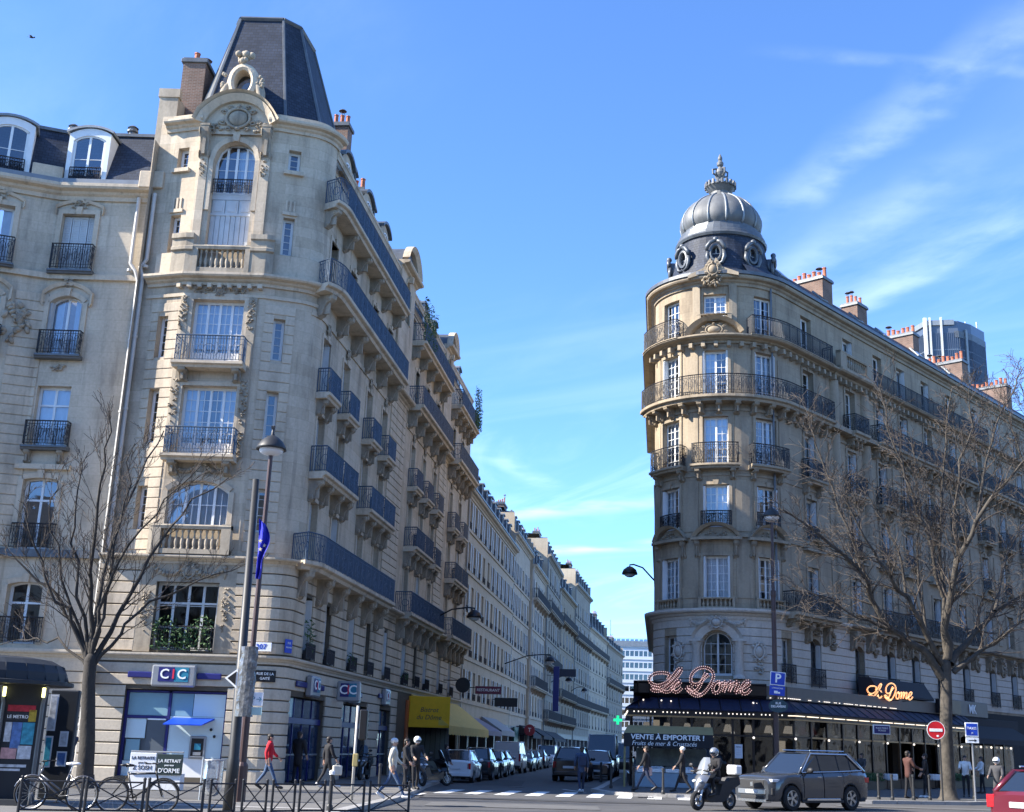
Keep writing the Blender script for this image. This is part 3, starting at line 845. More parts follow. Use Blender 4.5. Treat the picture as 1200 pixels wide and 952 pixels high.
def cartouche_mb(w,h,d):
 """oval shield with rolled scrolls"""
 mb=MB()
 mb.ball((0,-d*0.15,0),w*0.30,d*0.7,h*0.36,14,8)
 ring=[(w*0.37*cos(2*pi*i/18),-d*0.35,h*0.44*sin(2*pi*i/18))for i in range(19)]
 mb.tube(ring,h*0.065,6,cap=False)
 for s in(-1,1):
  for(cx,cz,r,tw)in((0.44,0.30,0.11,1.6),(0.48,-0.22,0.13,1.5),(0.30,-0.5,0.10,1.4),(0.26,0.5,0.09,1.5)):
   sp=[(s*(cx*w+r*w*(1-0.75*t)*cos(2*pi*tw*t)),-d*(0.2+0.3*t),cz*h+r*h*(1-0.75*t)*sin(2*pi*tw*t))for t in[i/14 for i in range(15)]]
   mb.tube(sp,h*0.032,5)
 mb.ball((0,-d*0.3,h*0.52),w*0.09,d*0.6,h*0.10,8,6)
 mb.ball((0,-d*0.3,-h*0.5),w*0.10,d*0.5,h*0.08,8,6)
 return mb
def ornament(parent,path,u,z,mb,mk_='stoneLc',name='carved_ornament',o=0.0,kind='stuff'):
 return part(name,mb,M[mk_],parent,smooth=True,M=path.frame(u,z,o),kind=kind)
def festoon(parent,path,u,z,w=0.9,sag=0.25,r=0.09,mk_='stoneLc',rnd=RND):
 mb=MB();n=9
 for i in range(n+1):
  t=i/n*2-1;x=t*w/2;zz=-sag*(1-t*t);k=0.6+0.5*(1-t*t)
  mb.ball((x,-0.05,zz),r*k*1.1,r*0.9,r*k,7,5)
  mb.ball((x+0.03,-0.10,zz+rnd.uniform(-0.03,0.03)),r*k*0.6,r*0.6,r*k*0.6,6,4)
 for s in(-1,1):
  mb.ball((s*w/2,-0.07,0.02),r*0.9,r*0.8,r*0.9,7,5);mb.tube([(s*w/2,-0.05,0),(s*w/2*1.03,-0.06,-sag*0.9),(s*w/2,-0.03,-sag*1.5)],[r*0.7,r*0.5,r*0.15],6)
 return ornament(parent,path,u,z,mb,mk_,'festoon')
# ------------------------------------------------------------------ roofs
def quad_uv(mb,a,b,c,d,mi=0,s=1.0):
 """quad a b (bottom) c d (top) with uv in metres"""
 a,b,c,d=map(Vector,(a,b,c,d));w=(b-a).length;h=(d-a).length
 x=(b-a).normalized()if w>1e-6 else Vector((1,0,0))
 uv=[(0,0),(w,0),((c-a).dot(x),(c-a-x*(c-a).dot(x)).length),((d-a).dot(x),(d-a-x*(d-a).dot(x)).length)]
 off=(a.x*0.37+a.y*0.61)
 mb.add([a,b,c,d],[(0,1,2,3)],mi,[(p[0]+off,p[1])for p in uv])
def slope(mb,path,u0,u1,o0,z0,o1,z1,mi=0):
 us=path.cuts(u0,u1)
 for a,b in zip(us,us[1:]):
  vs=[path.P(a,o0,z0),path.P(b,o0,z0),path.P(b,o1,z1),path.P(a,o1,z1)]
  h=hypot(o1-o0,z1-z0)
  mb.add(vs,[(0,1,2,3)],mi,[(a,0),(b,0),(b,h),(a,h)])
def chimney(parent,x,y,z0,z1,w,d,rotz,pots,seed=0,body='brick',ends=None):
 """stack with cap and clay pots; local x = long side"""
 rnd=random.Random(seed);Mx=Matrix.Translation((x,y,0))@Matrix.Rotation(rotz,4,'Z')
 mb=MB()
 for(a,b)in(((-w/2,-d/2),(w/2,-d/2)),((w/2,-d/2),(w/2,d/2)),((w/2,d/2),(-w/2,d/2)),((-w/2,d/2),(-w/2,-d/2))):
  quad_uv(mb,(a[0],a[1],z0),(b[0],b[1],z0),(b[0],b[1],z1),(a[0],a[1],z1))
 mb.add([(-w/2,-d/2,z1),(w/2,-d/2,z1),(w/2,d/2,z1),(-w/2,d/2,z1)],[(0,1,2,3)])
 o=part('chimney',mb,M[body],parent,M=Mx)
 cb_=MB();e=0.09
 cb_.bbox(-w/2-e,w/2+e,-d/2-e,d/2+e,z1-0.12,z1+0.06,0.02);cb_.bbox(-w/2-e*0.4,w/2+e*0.4,-d/2-e*0.4,d/2+e*0.4,z1+0.062,z1+0.14,0.02)
 part('chimney_cap',cb_,M['zincd'],o)
 for i in range(pots):
  px=-w/2+w*(i+0.5)/pots;h=rnd.uniform(0.42,0.75);r=min(0.13,w/pots*0.36)
  pm=MB();pm.lathe([(r*1.25,z1+0.12),(r*1.2,z1+0.2),(r,z1+0.22),(r*0.9,z1+h),(r*1.1,z1+h+0.02),(r*1.08,z1+h+0.07),(r*0.7,z1+h+0.07),(r*0.6,z1+h-0.1),(0.01,z1+h-0.1)],8,M=Matrix.Translation((px,rnd.uniform(-0.05,0.05),0)))
  cp=part('chimney_pot',pm,M['pot'],o,smooth=False)
  if rnd.random()<0.22:
   cw=MB();zz=z1+h
   for a in range(3):cw.tube([(px+r*0.8*cos(a*2.1),r*0.8*sin(a*2.1),zz),(px+r*0.8*cos(a*2.1),r*0.8*sin(a*2.1),zz+0.3)],0.012,4)
   cw.lathe([(r*1.9,zz+0.3),(r*1.2,zz+0.38),(0.01,zz+0.42)],8,M=Matrix.Translation((px,0,0)))
   part('chimney_cowl',cw,M['zincd'],o)
 return o
# ================================================================== CORNER BUILDING (left)
A5=rad(5.17);DS=Vector((sin(A5),cos(A5)));NS=Vector((cos(A5),-sin(A5)))  # the side street runs along DS
def street_xy(s,o=0.0):return Vector((-9.9,47.0))+DS*s+NS*o
SEND=39.4
e_=street_xy(SEND)
PG=Path([(-17.1,45.95),(-10.7,45.95)]+arc_pts((-10.7,46.8),0.85,0,84.83,8)[1:]+[tuple(e_)])
PU=Path([(-17.1,46.5),(-16.6,46.42),(-15.1,46.0),(-12.0,46.0),(-10.75,46.4)]+arc_pts((-11.163,47.685),1.35,17.8,84.83,7)[1:]+[tuple(e_)])
def gs(s):q=street_xy(s);return PG.near(q.x,q.y)
def us_(s):q=street_xy(s);return PU.near(q.x,q.y)
cb=building('corner_building','cream stone corner building with a slate tower roof and bank at street level','building',(-11.5,50,0))
ugc=PG.near(-13.72,45.95);uc=PU.near(-13.72,46.0)
uf0,uf1=PU.near(-15.1,46.0),PU.near(-12.0,46.0)
usl,usr=PU.near(-15.95,46.25),PU.near(-11.30,46.23)
ucor=PU.near(-10.75,46.4)
# ---- ground floor + entresol walls
opG=[dict(u=ugc,w=3.75,z0=0.30,z1=3.35,depth=0.25)]
shops=[(2.6,5.0),(10.3,4.6),(16.5,2.7)]
for s,w in shops:opG.append(dict(u=gs(s),w=w,z0=0.15,z1=3.3,depth=0.3))
opG.append(dict(u=gs(30.6),w=16.6,z0=0.15,z1=3.4,depth=0.6))
win1=[(1.7,1.05),(4.7,1.05),(8.6,1.05),(11.9,1.05),(15.6,0.8),(20.2,1.05),(23.4,1.0),(26.4,1.05),(31.0,1.0),(35.0,1.0)]
opE=[dict(u=ugc,w=2.35,z0=4.78,z1=7.3)]+[dict(u=gs(s),w=w,z0=4.95,z1=7.15)for s,w in win1]
mb=MB();wall(mb,PG,0,PG.L,0,4.62,opG,out=0.0);wall(mb,PG,0,PG.L,4.62,8.2,opE,out=-0.03,depth=0.35)
part('wall',mb,M['joint'],cb)
courses(cb,PG,0,gs(19.2),0.62,9,0.41,opG,'stoneG',o=0.05,gap=0.045)
for a,b in((0,ugc-1.9),(ugc+1.9,gs(0.1)),(gs(5.1),gs(8.0)),(gs(12.6),gs(15.1)),(gs(17.9),gs(22.2))):mb=MB();sweep(mb,PG,a,b,[(-0.05,0.0),(0.09,0.0),(0.09,0.56),(0.06,0.6),(-0.05,0.6)]);part('plinth',mb,M['stoneG'],cb)
courses(cb,PG,0,PG.L,4.72,8,0.425,opE+[dict(u=ugc,w=3.6,z0=4.7,z1=8.2),dict(u=(gs(20.2)+gs(36.5))/2,w=16.4,z0=7.3,z1=8.3)],'stoneL',o=0.035,gap=0.04,maxlen=8)
for a,b,c,d,o_ in((ugc-1.8,ugc-1.18,4.7,8.1,0.03),(ugc+1.18,ugc+1.8,4.7,8.1,0.03),(ugc-1.18,ugc+1.18,7.3,8.1,0.03),(gs(28.4)-8.2,gs(28.4)+8.2,7.3,8.1,0.0)):band(cb,PG,a,b,c,d,o_,'stoneLc','pilaster',b=-0.06)
rr=random.Random(5)
for s_ in(-1,1):
 ornament(cb,PG,ugc+s_*1.49,6.3,blob_relief(rr,0.34,1.7,0.10,46),o=0.02)
 festoon(cb,PG,ugc+s_*0.75,7.85,1.2,0.28,0.10)
ornament(cb,PG,ugc,7.72,cartouche_mb(0.6,0.6,0.14),o=0.03)
cornice(cb,PG,0,PG.L,4.66,0.30,0.26,'stoneG')
cornice(cb,PG,0,gs(-0.6),8.28,0.30,0.36,'stoneLp')
# ---- upper walls
W4=[(1.3,1.12),(4.6,1.12),(9.0,1.12),(12.3,1.12),(19.6,1.1),(22.9,0.95),(26.3,1.1),(32.4,1.05),(36.0,1.05)]
rowsS=[(8.5,10.95),(12.05,14.5),(15.35,17.75)]
opU=[dict(u=uc,w=2.35,z0=9.42,z1=11.2,rise=0.42),dict(u=uc,w=2.15,z0=12.2,z1=15.0),dict(u=uc,w=2.05,z0=15.9,z1=18.6)]
slitz=[(9.3,11.0),(12.7,14.9),(16.2,17.95)]
for z0,z1 in slitz:opU+=[dict(u=usl,w=0.46,z0=z0,z1=z1,depth=0.3),dict(u=usr,w=0.46,z0=z0,z1=z1,depth=0.3)]
for z0,z1 in rowsS:opU+=[dict(u=us_(s),w=w,z0=z0,z1=z1)for s,w in W4]
mb=MB();wall(mb,PU,0,PU.L,8.2,19.45,opU)
part('wall',mb,M['stoneL'],cb)
# upper stage: turret pavilion z 19.45 .. 27 and street wall to L6 balcony
opT=[dict(u=uc,w=1.72,z0=20.75,z1=25.62,rise=0.86,depth=0.4)]
for uq in(usl,usr):opT+=[dict(u=uq,w=0.46,z0=20.7,z1=22.35,depth=0.3),dict(u=uq,w=0.5,z0=24.45,z1=25.4,depth=0.3)]
opT+=[dict(u=us_(s),w=w,z0=19.65,z1=22.1)for s,w in W4]
mb=MB();wall(mb,PU,0,us_(0.6),19.45,26.95,opT);wall(mb,PU,us_(0.6),PU.L,19.45,23.3,[o for o in opT if o['u']>us_(0.9)])
part('wall',mb,M['stoneL'],cb)
opA=[dict(u=us_(s),w=w*0.95,z0=23.4,z1=25.35)for s,w in W4]
mb=MB();wall(mb,PU,us_(0.6),PU.L,23.3,26.0,opA,out=-0.35,depth=0.25)
part('attic_wall',mb,M['stoneL'],cb)
mb=MB();sweep(mb,PU,us_(0.6),PU.L,prof_box(-0.5,0.02,23.15,23.32));part('ledge',mb,M['stoneLp'],cb)
# back and roof deck so that the shell is closed
E2=e_-NS*12
mb=MB()
for a,b in(((e_.x,e_.y),(E2.x,E2.y)),((E2.x,E2.y),(-17.1,58)),((-17.1,58),(-17.1,45.95))):
 quad_uv(mb,(a[0],a[1],0),(b[0],b[1],0),(b[0],b[1],25.6),(a[0],a[1],25.6))
part('party_wall',mb,M['stoneC'],cb)
fl=[PU.P(u,-0.3,25.5)for u in PU.cuts(0,PU.L)]+[Vector((E2.x,E2.y,25.5)),Vector((-17.1,58,25.5))]
mb=MB();mb.add(fl,[tuple(range(len(fl)))]);part('roof_deck',mb,M['zincd'],cb)
# ---- windows
window(cb,PG,ugc,4.78,7.3,2.35,leaves=4,rows=3,cols=1,cur=None,fm='greyshut',gm='glassd',transom=1.75)
plants(cb,PG,ugc,2.2,4.8,0.15,1.25,420,3)
guard(cb,PG,ugc,2.3,4.75,0.9,'bars','iron',o=0.06)
for i,(s,w)in enumerate(win1):window(cb,PG,gs(s),4.95,7.15,w,leaves=2,rows=2,cur=rcur(),shut='closed' if i in(1,3,6)else 'folded')
window(cb,PU,uc,9.42,11.2,2.35,0.42,leaves=4,rows=2,cols=2,cur='full')
window(cb,PU,uc,12.2,15.0,2.15,leaves=4,rows=6,cols=2,cur='sides',door=0.5)
window(cb,PU,uc,15.9,18.6,2.05,leaves=4,rows=6,cols=2,cur='full',door=0.5)
for z0,z1 in slitz+[(20.7,22.35)]:
 for uq in(usl,usr):window(cb,PU,uq,z0,z1,0.46,leaves=1,rows=5,depth=0.27,cur=None)
for uq in(usl,usr):window(cb,PU,uq,24.45,25.4,0.5,leaves=1,rows=3,depth=0.27,cur=None)
for j,(z0,z1)in enumerate(rowsS+[(19.65,22.1)]):
 for i,(s,w)in enumerate(W4):
  window(cb,PU,us_(s),z0,z1,w,leaves=2,rows=3,cur=rcur(),shut=RND.choice(['closed','closed','folded','left']))
for i,(s,w)in enumerate(W4):window(cb,PU,us_(s),23.4,25.35,round(w*0.95,3),leaves=2,rows=3,depth=0.55,cur=rcur())
# tall arched bay of the pavilion: arched window on top, panelled infill under it
window(cb,PU,uc,23.34,25.62,1.72,0.86,leaves=4,rows=4,cols=1,depth=0.36,cur='right')
mb=MB();F0=PU.frame(uc,0,-0.30)
mb.box(-0.86,0.86,0,0.08,23.12,23.34,M=F0)
for i in range(3):
 mb.box(-0.80+i*0.55,-0.30+i*0.55,0.0,0.05,22.5,23.1,M=F0);mb.box(-0.72+i*0.55,-0.38+i*0.55,-0.02,0.0,22.58,23.02,M=F0)
mb.box(-0.86,0.86,0.05,0.09,20.75,23.12,M=F0)
mb.box(-0.86,0.86,-0.02,0.05,22.4,22.5,M=F0)
for i in range(8):mb.box(-0.84+i*0.21,-0.66+i*0.21,0.02-0.015*(i%2),0.05,20.8,22.4,M=F0)
part('panelled_infill',mb,M['greyshut'],cb)
guard(cb,PU,uc,1.7,23.34,0.62,'scroll','iron',o=-0.12)
# ---- turret dressings
for z0,z1,w in((12.2,15.0,2.15),(15.9,18.6,2.05)):surround(cb,PU,uc,w,z0,z1,0.17,0.06,key=False)
surround(cb,PU,uc,2.35,9.42,11.2,0.2,0.07,rise=0.42)
surround(cb,PU,uc,1.72,22.5,25.62,0.2,0.08,rise=0.86)
for s_ in(-1,1):
 band(cb,PU,uc+s_*1.36-0.17,uc+s_*1.36+0.17,12.14,18.70,0.075,'stoneLc','pilaster')
 for z,h in((18.0,1.5),(14.4,1.9),(12.6,1.2)):ornament(cb,PU,uc+s_*1.36,z,blob_relief(rr,0.36,h,0.13,44),o=0.06)
balcony(cb,PU,uc-1.36,uc+1.36,12.12,0.72,1.05,0.24,'scroll','ironB',br=[uc-1.05,uc+1.05],bh=0.5,step=0.14)
balcony(cb,PU,uc-1.36,uc+1.36,15.84,0.72,1.05,0.24,'panel','ironB',br=[uc-1.05,uc+1.05],bh=0.5,step=0.14)
ornament(cb,PU,uc,11.65,cartouche_mb(0.5,0.5,0.14),o=0.05)
for s_ in(-1,1):festoon(cb,PU,uc+s_*0.62,11.78,0.9,0.22,0.09)
balustrade(cb,PU,uc-1.5,uc+1.5,8.32,9.42,o=0.30,pier=0.36)
courses(cb,PU,uf1+0.14,ucor+0.02,8.5,25,0.40,[o for o in opU if abs(o['u']-usr)<0.3],'stoneLp',o=0.035,gap=0.03,name='quoin_block')
courses(cb,PU,0.62,uf0-0.14,8.5,25,0.40,[o for o in opU if abs(o['u']-usl)<0.3],'stoneLp',o=0.035,gap=0.03,name='quoin_block')
cornice(cb,PU,0.3,us_(0.2),19.62,0.42,0.5,'stoneLp')
band(cb,PU,0.3,us_(0.2),18.72,18.86,0.07,'stoneLp')
ornament(cb,PU,uc,18.98,cartouche_mb(0.45,0.42,0.14),o=0.06)
for s_ in(-1,1):ornament(cb,PU,uc+s_*0.75,18.98,blob_relief(rr,0.95,0.28,0.12,34),o=0.04)
mb=MB()
for i in range(9):
 u=uc-1.6+i*0.4;sweep(mb,PU,u-0.08,u+0.08,prof_box(-0.02,0.28,19.05,19.22))
part('modillions',mb,M['stoneLp'],cb,kind='stuff')
# pavilion parapet with blocks
balustrade(cb,PU,uc-1.15,uc+1.15,19.64,20.78,o=0.32,pier=0.2)
for s_ in(-1,1):
 mb=MB();a,b=sorted((uc+s_*1.15,uc+s_*1.95))
 sweep(mb,PU,a,b,[(-0.02,19.64),(0.46,19.64),(0.46,20.5),(0.56,20.55),(0.56,20.68),(0.5,20.72),(0.5,21.0),(0.58,21.05),(0.58,21.25),(-0.02,21.35)])
 part('parapet_block',mb,M['stoneLc'],cb)
band(cb,PU,0.62,uc-1.95,19.64,20.6,0.2,'stoneLp','parapet');band(cb,PU,uc+1.95,us_(-0.1),19.64,20.6,0.2,'stoneLp','parapet')
for s_ in(-1,1):
 band(cb,PU,uc+s_*1.28-0.2,uc+s_*1.28+0.2,20.8,26.4,0.10,'stoneL','pilaster')
 bracket(cb,PU,uc+s_*1.28,26.2,0.36,1.5,0.42)
 ornament(cb,PU,uc+s_*1.28,24.35,blob_relief(rr,0.3,0.9,0.12,22),o=0.10)
for uq in(usl,usr):
 band(cb,PU,uq-0.4,uq+0.4,24.25,24.42,0.16,'stoneLp','window_sill');band(cb,PU,uq-0.3,uq+0.3,22.45,22.6,0.08,'stoneLp','window_sill')
 for k in range(3):band(cb,PU,uq-0.2+k*0.16,uq-0.12+k*0.16,22.62,23.1,0.05,'stoneLp','glyph')
cornice(cb,PU,0.3,uc-1.35,26.6,0.45,0.42,'stoneLp');cornice(cb,PU,uc+1.35,us_(0.7),26.6,0.45,0.42,'stoneLp')
# arched gable
mb=MB();rise=1.15
wall(mb,PU,uc-1.55,uc+1.55,26.3,26.4,[],out=0.10)
n=16;xs=[-1.5+3.0*i/n for i in range(n+1)]
for a,b in zip(xs,xs[1:]):
 za,zb=arch_z(a,3.0,27.5,rise),arch_z(b,3.0,27.5,rise)
 vs=[PU.P(uc+a,0.12,25.9),PU.P(uc+b,0.12,25.9),PU.P(uc+b,0.12,zb),PU.P(uc+a,0.12,za),PU.P(uc+a,-0.6,za),PU.P(uc+b,-0.6,zb)]
 mb.add(vs,[(0,1,2,3),(3,2,5,4)],0,[(a,0),(b,0),(b,1.5),(a,1.5),(a,2),(b,2)])
part('gable',mb,M['stoneLp'],cb)
mb=MB();arch_strip(mb,PU,uc,2.7,27.38,1.05,0.26,0.48,n=18);arch_strip(mb,PU,uc,3.22,27.66,1.22,0.10,0.6,n=18)
part('gable_moulding',mb,M['stoneLp'],cb)
ornament(cb,PU,uc,26.62,cartouche_mb(1.35,1.0,0.22),o=0.12)
for s_ in(-1,1):ornament(cb,PU,uc+s_*0.95,26.25,blob_relief(rr,0.7,0.6,0.14,24),o=0.12)
# ---- oval dormer above the gable
mb=MB();nn=22;Fd=PU.frame(uc,28.35,0.05)
ov=lambda rx,rz,t:(rx*cos(t),rz*sin(t))
for i in range(nn):
 t0,t1=2*pi*i/nn,2*pi*(i+1)/nn
 rings=[(0.36,0.56,0.45),(0.36,0.56,-0.12),(0.46,0.66,-0.2),(0.62,0.84,-0.14),(0.68,0.9,0.0),(0.68,0.9,1.2)]
 for(a,b)in zip(rings,rings[1:]):
  q=[]
  for(r,t)in((a,t0),(a,t1),(b,t1),(b,t0)):
   x,z=ov(r[0],r[1],t);q.append(Fd@Vector((x,r[2],z)))
  mb.add(q,[(0,1,2,3)])
oc=part('oval_dormer',mb,M['stoneLp'],cb)
mb=MB();mb.add([Fd@Vector((0.37*cos(2*pi*i/16),0.4,0.57*sin(2*pi*i/16)))for i in range(16)],[tuple(range(16))]);part('pane',mb,M['glassd'],oc)
orn=MB()
for s_ in(-1,1):
 sp=[Vector((s_*(0.55+0.42*t),-0.05,-0.15-0.75*t+0.12*sin(6*t)))for t in[i/8 for i in range(9)]]
 orn.tube([Fd@p for p in sp],[0.09,0.12,0.14,0.15,0.15,0.15,0.16,0.18,0.2],7)
 for k in range(8):
  orn.ball(Fd@Vector((s_*(0.62+0.25*rr.random()),-0.1,rr.uniform(-0.8,0.35))),0.09,n=6,m=4)
for k in range(14):orn.ball(Fd@Vector((rr.uniform(-0.32,0.32),-0.05+rr.uniform(-0.1,0.15),0.9+rr.uniform(0,0.42))),rr.uniform(0.09,0.17),n=7,m=5)
orn.ball(Fd@Vector((0,-0.02,1.32)),0.16,n=8,m=6)
part('carved_ornament',orn,M['stoneLc'],oc,smooth=True,kind='stuff')
# ---- tower roof
def loft(mb,A,B,mi=0):
 n=len(A)
 for i in range(n):
  j=(i+1)%n;quad_uv(mb,A[i],A[j],B[j],B[i],mi)
A=[(-15.55,46.75,26.75),(-11.95,46.75,26.75),(-10.55,48.0,26.75),(-10.15,52.3,26.75),(-15.9,52.9,26.75),(-16.2,47.6,26.75)]
B=[(-14.75,48.1,32.8),(-12.85,48.1,32.8),(-12.2,48.75,32.8),(-11.95,50.6,32.8),(-14.7,50.9,32.8),(-15.0,48.6,32.8)]
mb=MB();loft(mb,A,B);mb.add(B,[tuple(range(6))])
tr_=part('roof',mb,M['slate'],cb)
mb=MB()
for i in range(6):mb.tube([Vector(A[i]),Vector(B[i])],0.075,5);mb.tube([Vector(B[i])+Vector((0,0,0.03)),Vector(B[(i+1)%6])+Vector((0,0,0.03))],0.11,5)
part('lead_ridge',mb,M['zincd'],tr_)
mb=MB();quad_uv(mb,A[5],A[0],B[0],B[5]);mb2=MB()
nrm=(Vector(A[0])-Vector(A[5])).cross(Vector(B[5])-Vector(A[5])).normalized()*0.02
mb2.add([Vector(v)+nrm for v in mb.v],[(0,1,2,3)]);part('zinc_panel',mb2,M['zincd'],tr_)
mb=MB();quad_uv(mb,A[5],A[0],(-15.2,46.9,26.9),(-16.0,47.8,26.9));part('gutter',mb,M['gutter'],cb)
# roof behind: low slopes joining tower and street mansard
mb=MB();quad_uv(mb,(-17.1,46.9,26.0),(-16.0,46.9,26.0),(-16.0,50,27.6),(-17.1,50,27.6));part('roof',mb,M['zincd'],cb)
# ---- street dressings
SEC=[(-0.4,13.3),(17.4,27.4),(30.4,38.2)]
for a,b in((13.6,17.1),(27.6,30.2)):
 uu0,uu1=us_(a),us_(b)
 courses(cb,PU,uu0,uu1,8.5,27,0.40,[],'stoneLp',o=0.06,gap=0.03,name='quoin_block')
 cornice(cb,PU,uu0-0.3,uu1+0.3,19.6,0.4,0.5);cornice(cb,PU,uu0-0.3,uu1+0.3,8.25,0.4,0.6)
for k,(a,b)in enumerate(SEC):
 br=[us_(a+0.5+i*(b-a-1.0)/(5 if k==0 else 4))for i in range(6 if k==0 else 5)]
 balcony(cb,PU,us_(a),us_(b),8.3,0.95,1.08,0.32,'panel',br=br,bh=1.15,bw=0.34,ends=(True,True))
 balcony(cb,PU,us_(a),us_(b),19.6,0.95,1.05,0.32,'panel',br=br,bh=0.95,bw=0.3)
 balcony(cb,PU,us_(a+0.2),us_(b-0.2),23.35,0.85,1.05,0.28,'panel',br=br,bh=0.75,bw=0.28)
 band(cb,PU,us_(a),us_(b),18.35,18.55,0.06,'stoneLp')
def pairs(z,h,joined):
 for g in((1.3,4.6),(9.0,12.3),(19.6,22.9),(26.3,),(32.4,36.0)):
  if joined and len(g)==2:
   balcony(cb,PU,us_(g[0]-0.95),us_(g[1]-1.62),z,0.75,1.05,0.28,'panel',br=[us_(g[0]-0.7),us_(g[0]+0.75)],bh=0.9,ends=(True,True))
   balcony(cb,PU,us_(g[1]-1.58),us_(g[1]+0.95),z,0.75,1.05,0.28,'panel',br=[us_(g[1]-0.8),us_(g[1]+0.7)],bh=0.9,ends=(True,True))
  else :
   for s in g:balcony(cb,PU,us_(s-0.9),us_(s+0.9),z,0.6,1.02,0.25,'panel',br=[us_(s-0.6),us_(s+0.6)],bh=0.7)
pairs(11.98,1,True);pairs(15.28,1,False)
for(z0,z1)in rowsS+[(19.65,22.1)]:
 for s,w in W4:
  surround(cb,PU,us_(s),w,z0,z1,0.14,0.05,key=True)
for s,w in W4:ornament(cb,PU,us_(s),18.2,cartouche_mb(0.5,0.42,0.12),o=0.04)
for s,w in win1:
 mb=MB();q=gs(s);railing(mb,[PG.P(x,0.22,4.72)for x in PG.cuts(q-0.6,q+0.6)],0.62,'bars',0.1)
 pb=part('railing',mb,M['iron'],cb)
 if s in(1.7,4.7,8.6,20.2,26.4):
  bx=MB();f=PG.frame(q,4.72,0.12);bx.bbox(-0.5,0.5,-0.09,0.07,0.02,0.36,0.01,M=f);part('planter_box',bx,M['iron'],pb)
# attic: cornice, stone dormer fronts, slates
cornice(cb,PU,us_(0.6),PU.L,26.1,0.32,0.1,'stoneLp')
mb=MB();slope(mb,PU,us_(-0.3),PU.L,-0.35,26.05,-1.4,27.5);slope(mb,PU,us_(-0.3),PU.L,-1.4,27.5,-6.0,28.2)
for u in(PU.L,):
 q=[PU.P(u,-0.35,26.05),PU.P(u,-1.4,27.5),PU.P(u,-6,28.2),PU.P(u,-6,25.9)];mb.add(q,[(0,3,2,1)],0,[(0,0)]*4)
part('roof',mb,M['slate'],cb)
def stone_lucarne(s,w,zt,rise,z0=26.0,deep=1.6,o=-0.22):
 """stone dormer front with a curved head and zinc cheeks"""
 u=us_(s);mb=MB();n=10;hw=w/2
 f=PU.frame(u,0,o)
 top=[(x,arch_z(x,w,zt,rise))for x in[hw-w*i/n for i in range(n+1)]]
 mb.prism([(-hw,z0),(hw,z0)]+top,0,deep,M=f)
 d=part('dormer',mb,M['stoneLp'],cb)
 mb=MB();t=[(x*1.12,z+0.02)for x,z in top];t2=[(x*1.14,z+0.16)for x,z in top]
 for a,b,c,e in zip(t,t[1:],t2[1:],t2):mb.prism([b,a,e,c],-0.16,deep+0.02,M=f)
 part('dormer_roof',mb,M['zincd'],d)
 w2=w*0.5;h2=(zt-rise*0.4-z0)-0.45
 link('window',frame_mesh(round(w2,2),round(h2,2),0.12,2,3,1),d,f@Matrix.Translation((0,-0.06,z0+0.2)))
 link('pane',pane_mesh(round(w2,2),round(h2,2),0.12,1,0,0.06,'glassd'),d,f@Matrix.Translation((0,-0.055,z0+0.2)))
for s in(3.0,7.0,10.7):stone_lucarne(s,1.7,27.15,0.4)
for a,b,zt in((13.6,17.2,27.75),(27.6,30.2,27.55)):
 u0,u1=us_(a),us_(b);um=(u0+u1)/2;w=u1-u0
 mb=MB();wall(mb,PU,u0,u1,19.6,26.4,[dict(u=um,w=1.1,z0=23.6,z1=25.9,rise=0.55,depth=0.3)],out=0.12)
 for uu in(u0,u1):mb.add([PU.P(uu,0.12,19.6),PU.P(uu,-2,19.6),PU.P(uu,-2,26.4),PU.P(uu,0.12,26.4)],[(0,1,2,3)if uu==u0 else(3,2,1,0)],0,[(0,19.6),(2,19.6),(2,26.4),(0,26.4)])
 part('wall',mb,M['stoneL'],cb)
 window(cb,PU,um,23.6,25.9,1.1,0.55,leaves=2,rows=3,depth=0.16,cur='full')
 cornice(cb,PU,u0-0.15,u1+0.15,26.5,0.4,0.55)
 f=PU.frame(um,0,0.1);mb=MB();n=12
 top=[(x,arch_z(x,w+0.2,zt,1.25))for x in[(w+0.2)/2-(w+0.2)*i/n for i in range(n+1)]]
 mb.prism([(-(w+0.2)/2,26.48),((w+0.2)/2,26.48)]+top,0,2.6,M=f);part('gable',mb,M['zincd'],cb)
 mb=MB();arch_strip(mb,PU,um,w*0.9,zt-0.1,1.05,0.22,0.5,b=0.1);part('gable_moulding',mb,M['stoneLp'],cb)
 surround(cb,PU,um,1.1,23.6,25.9,0.2,0.2,rise=0.55)
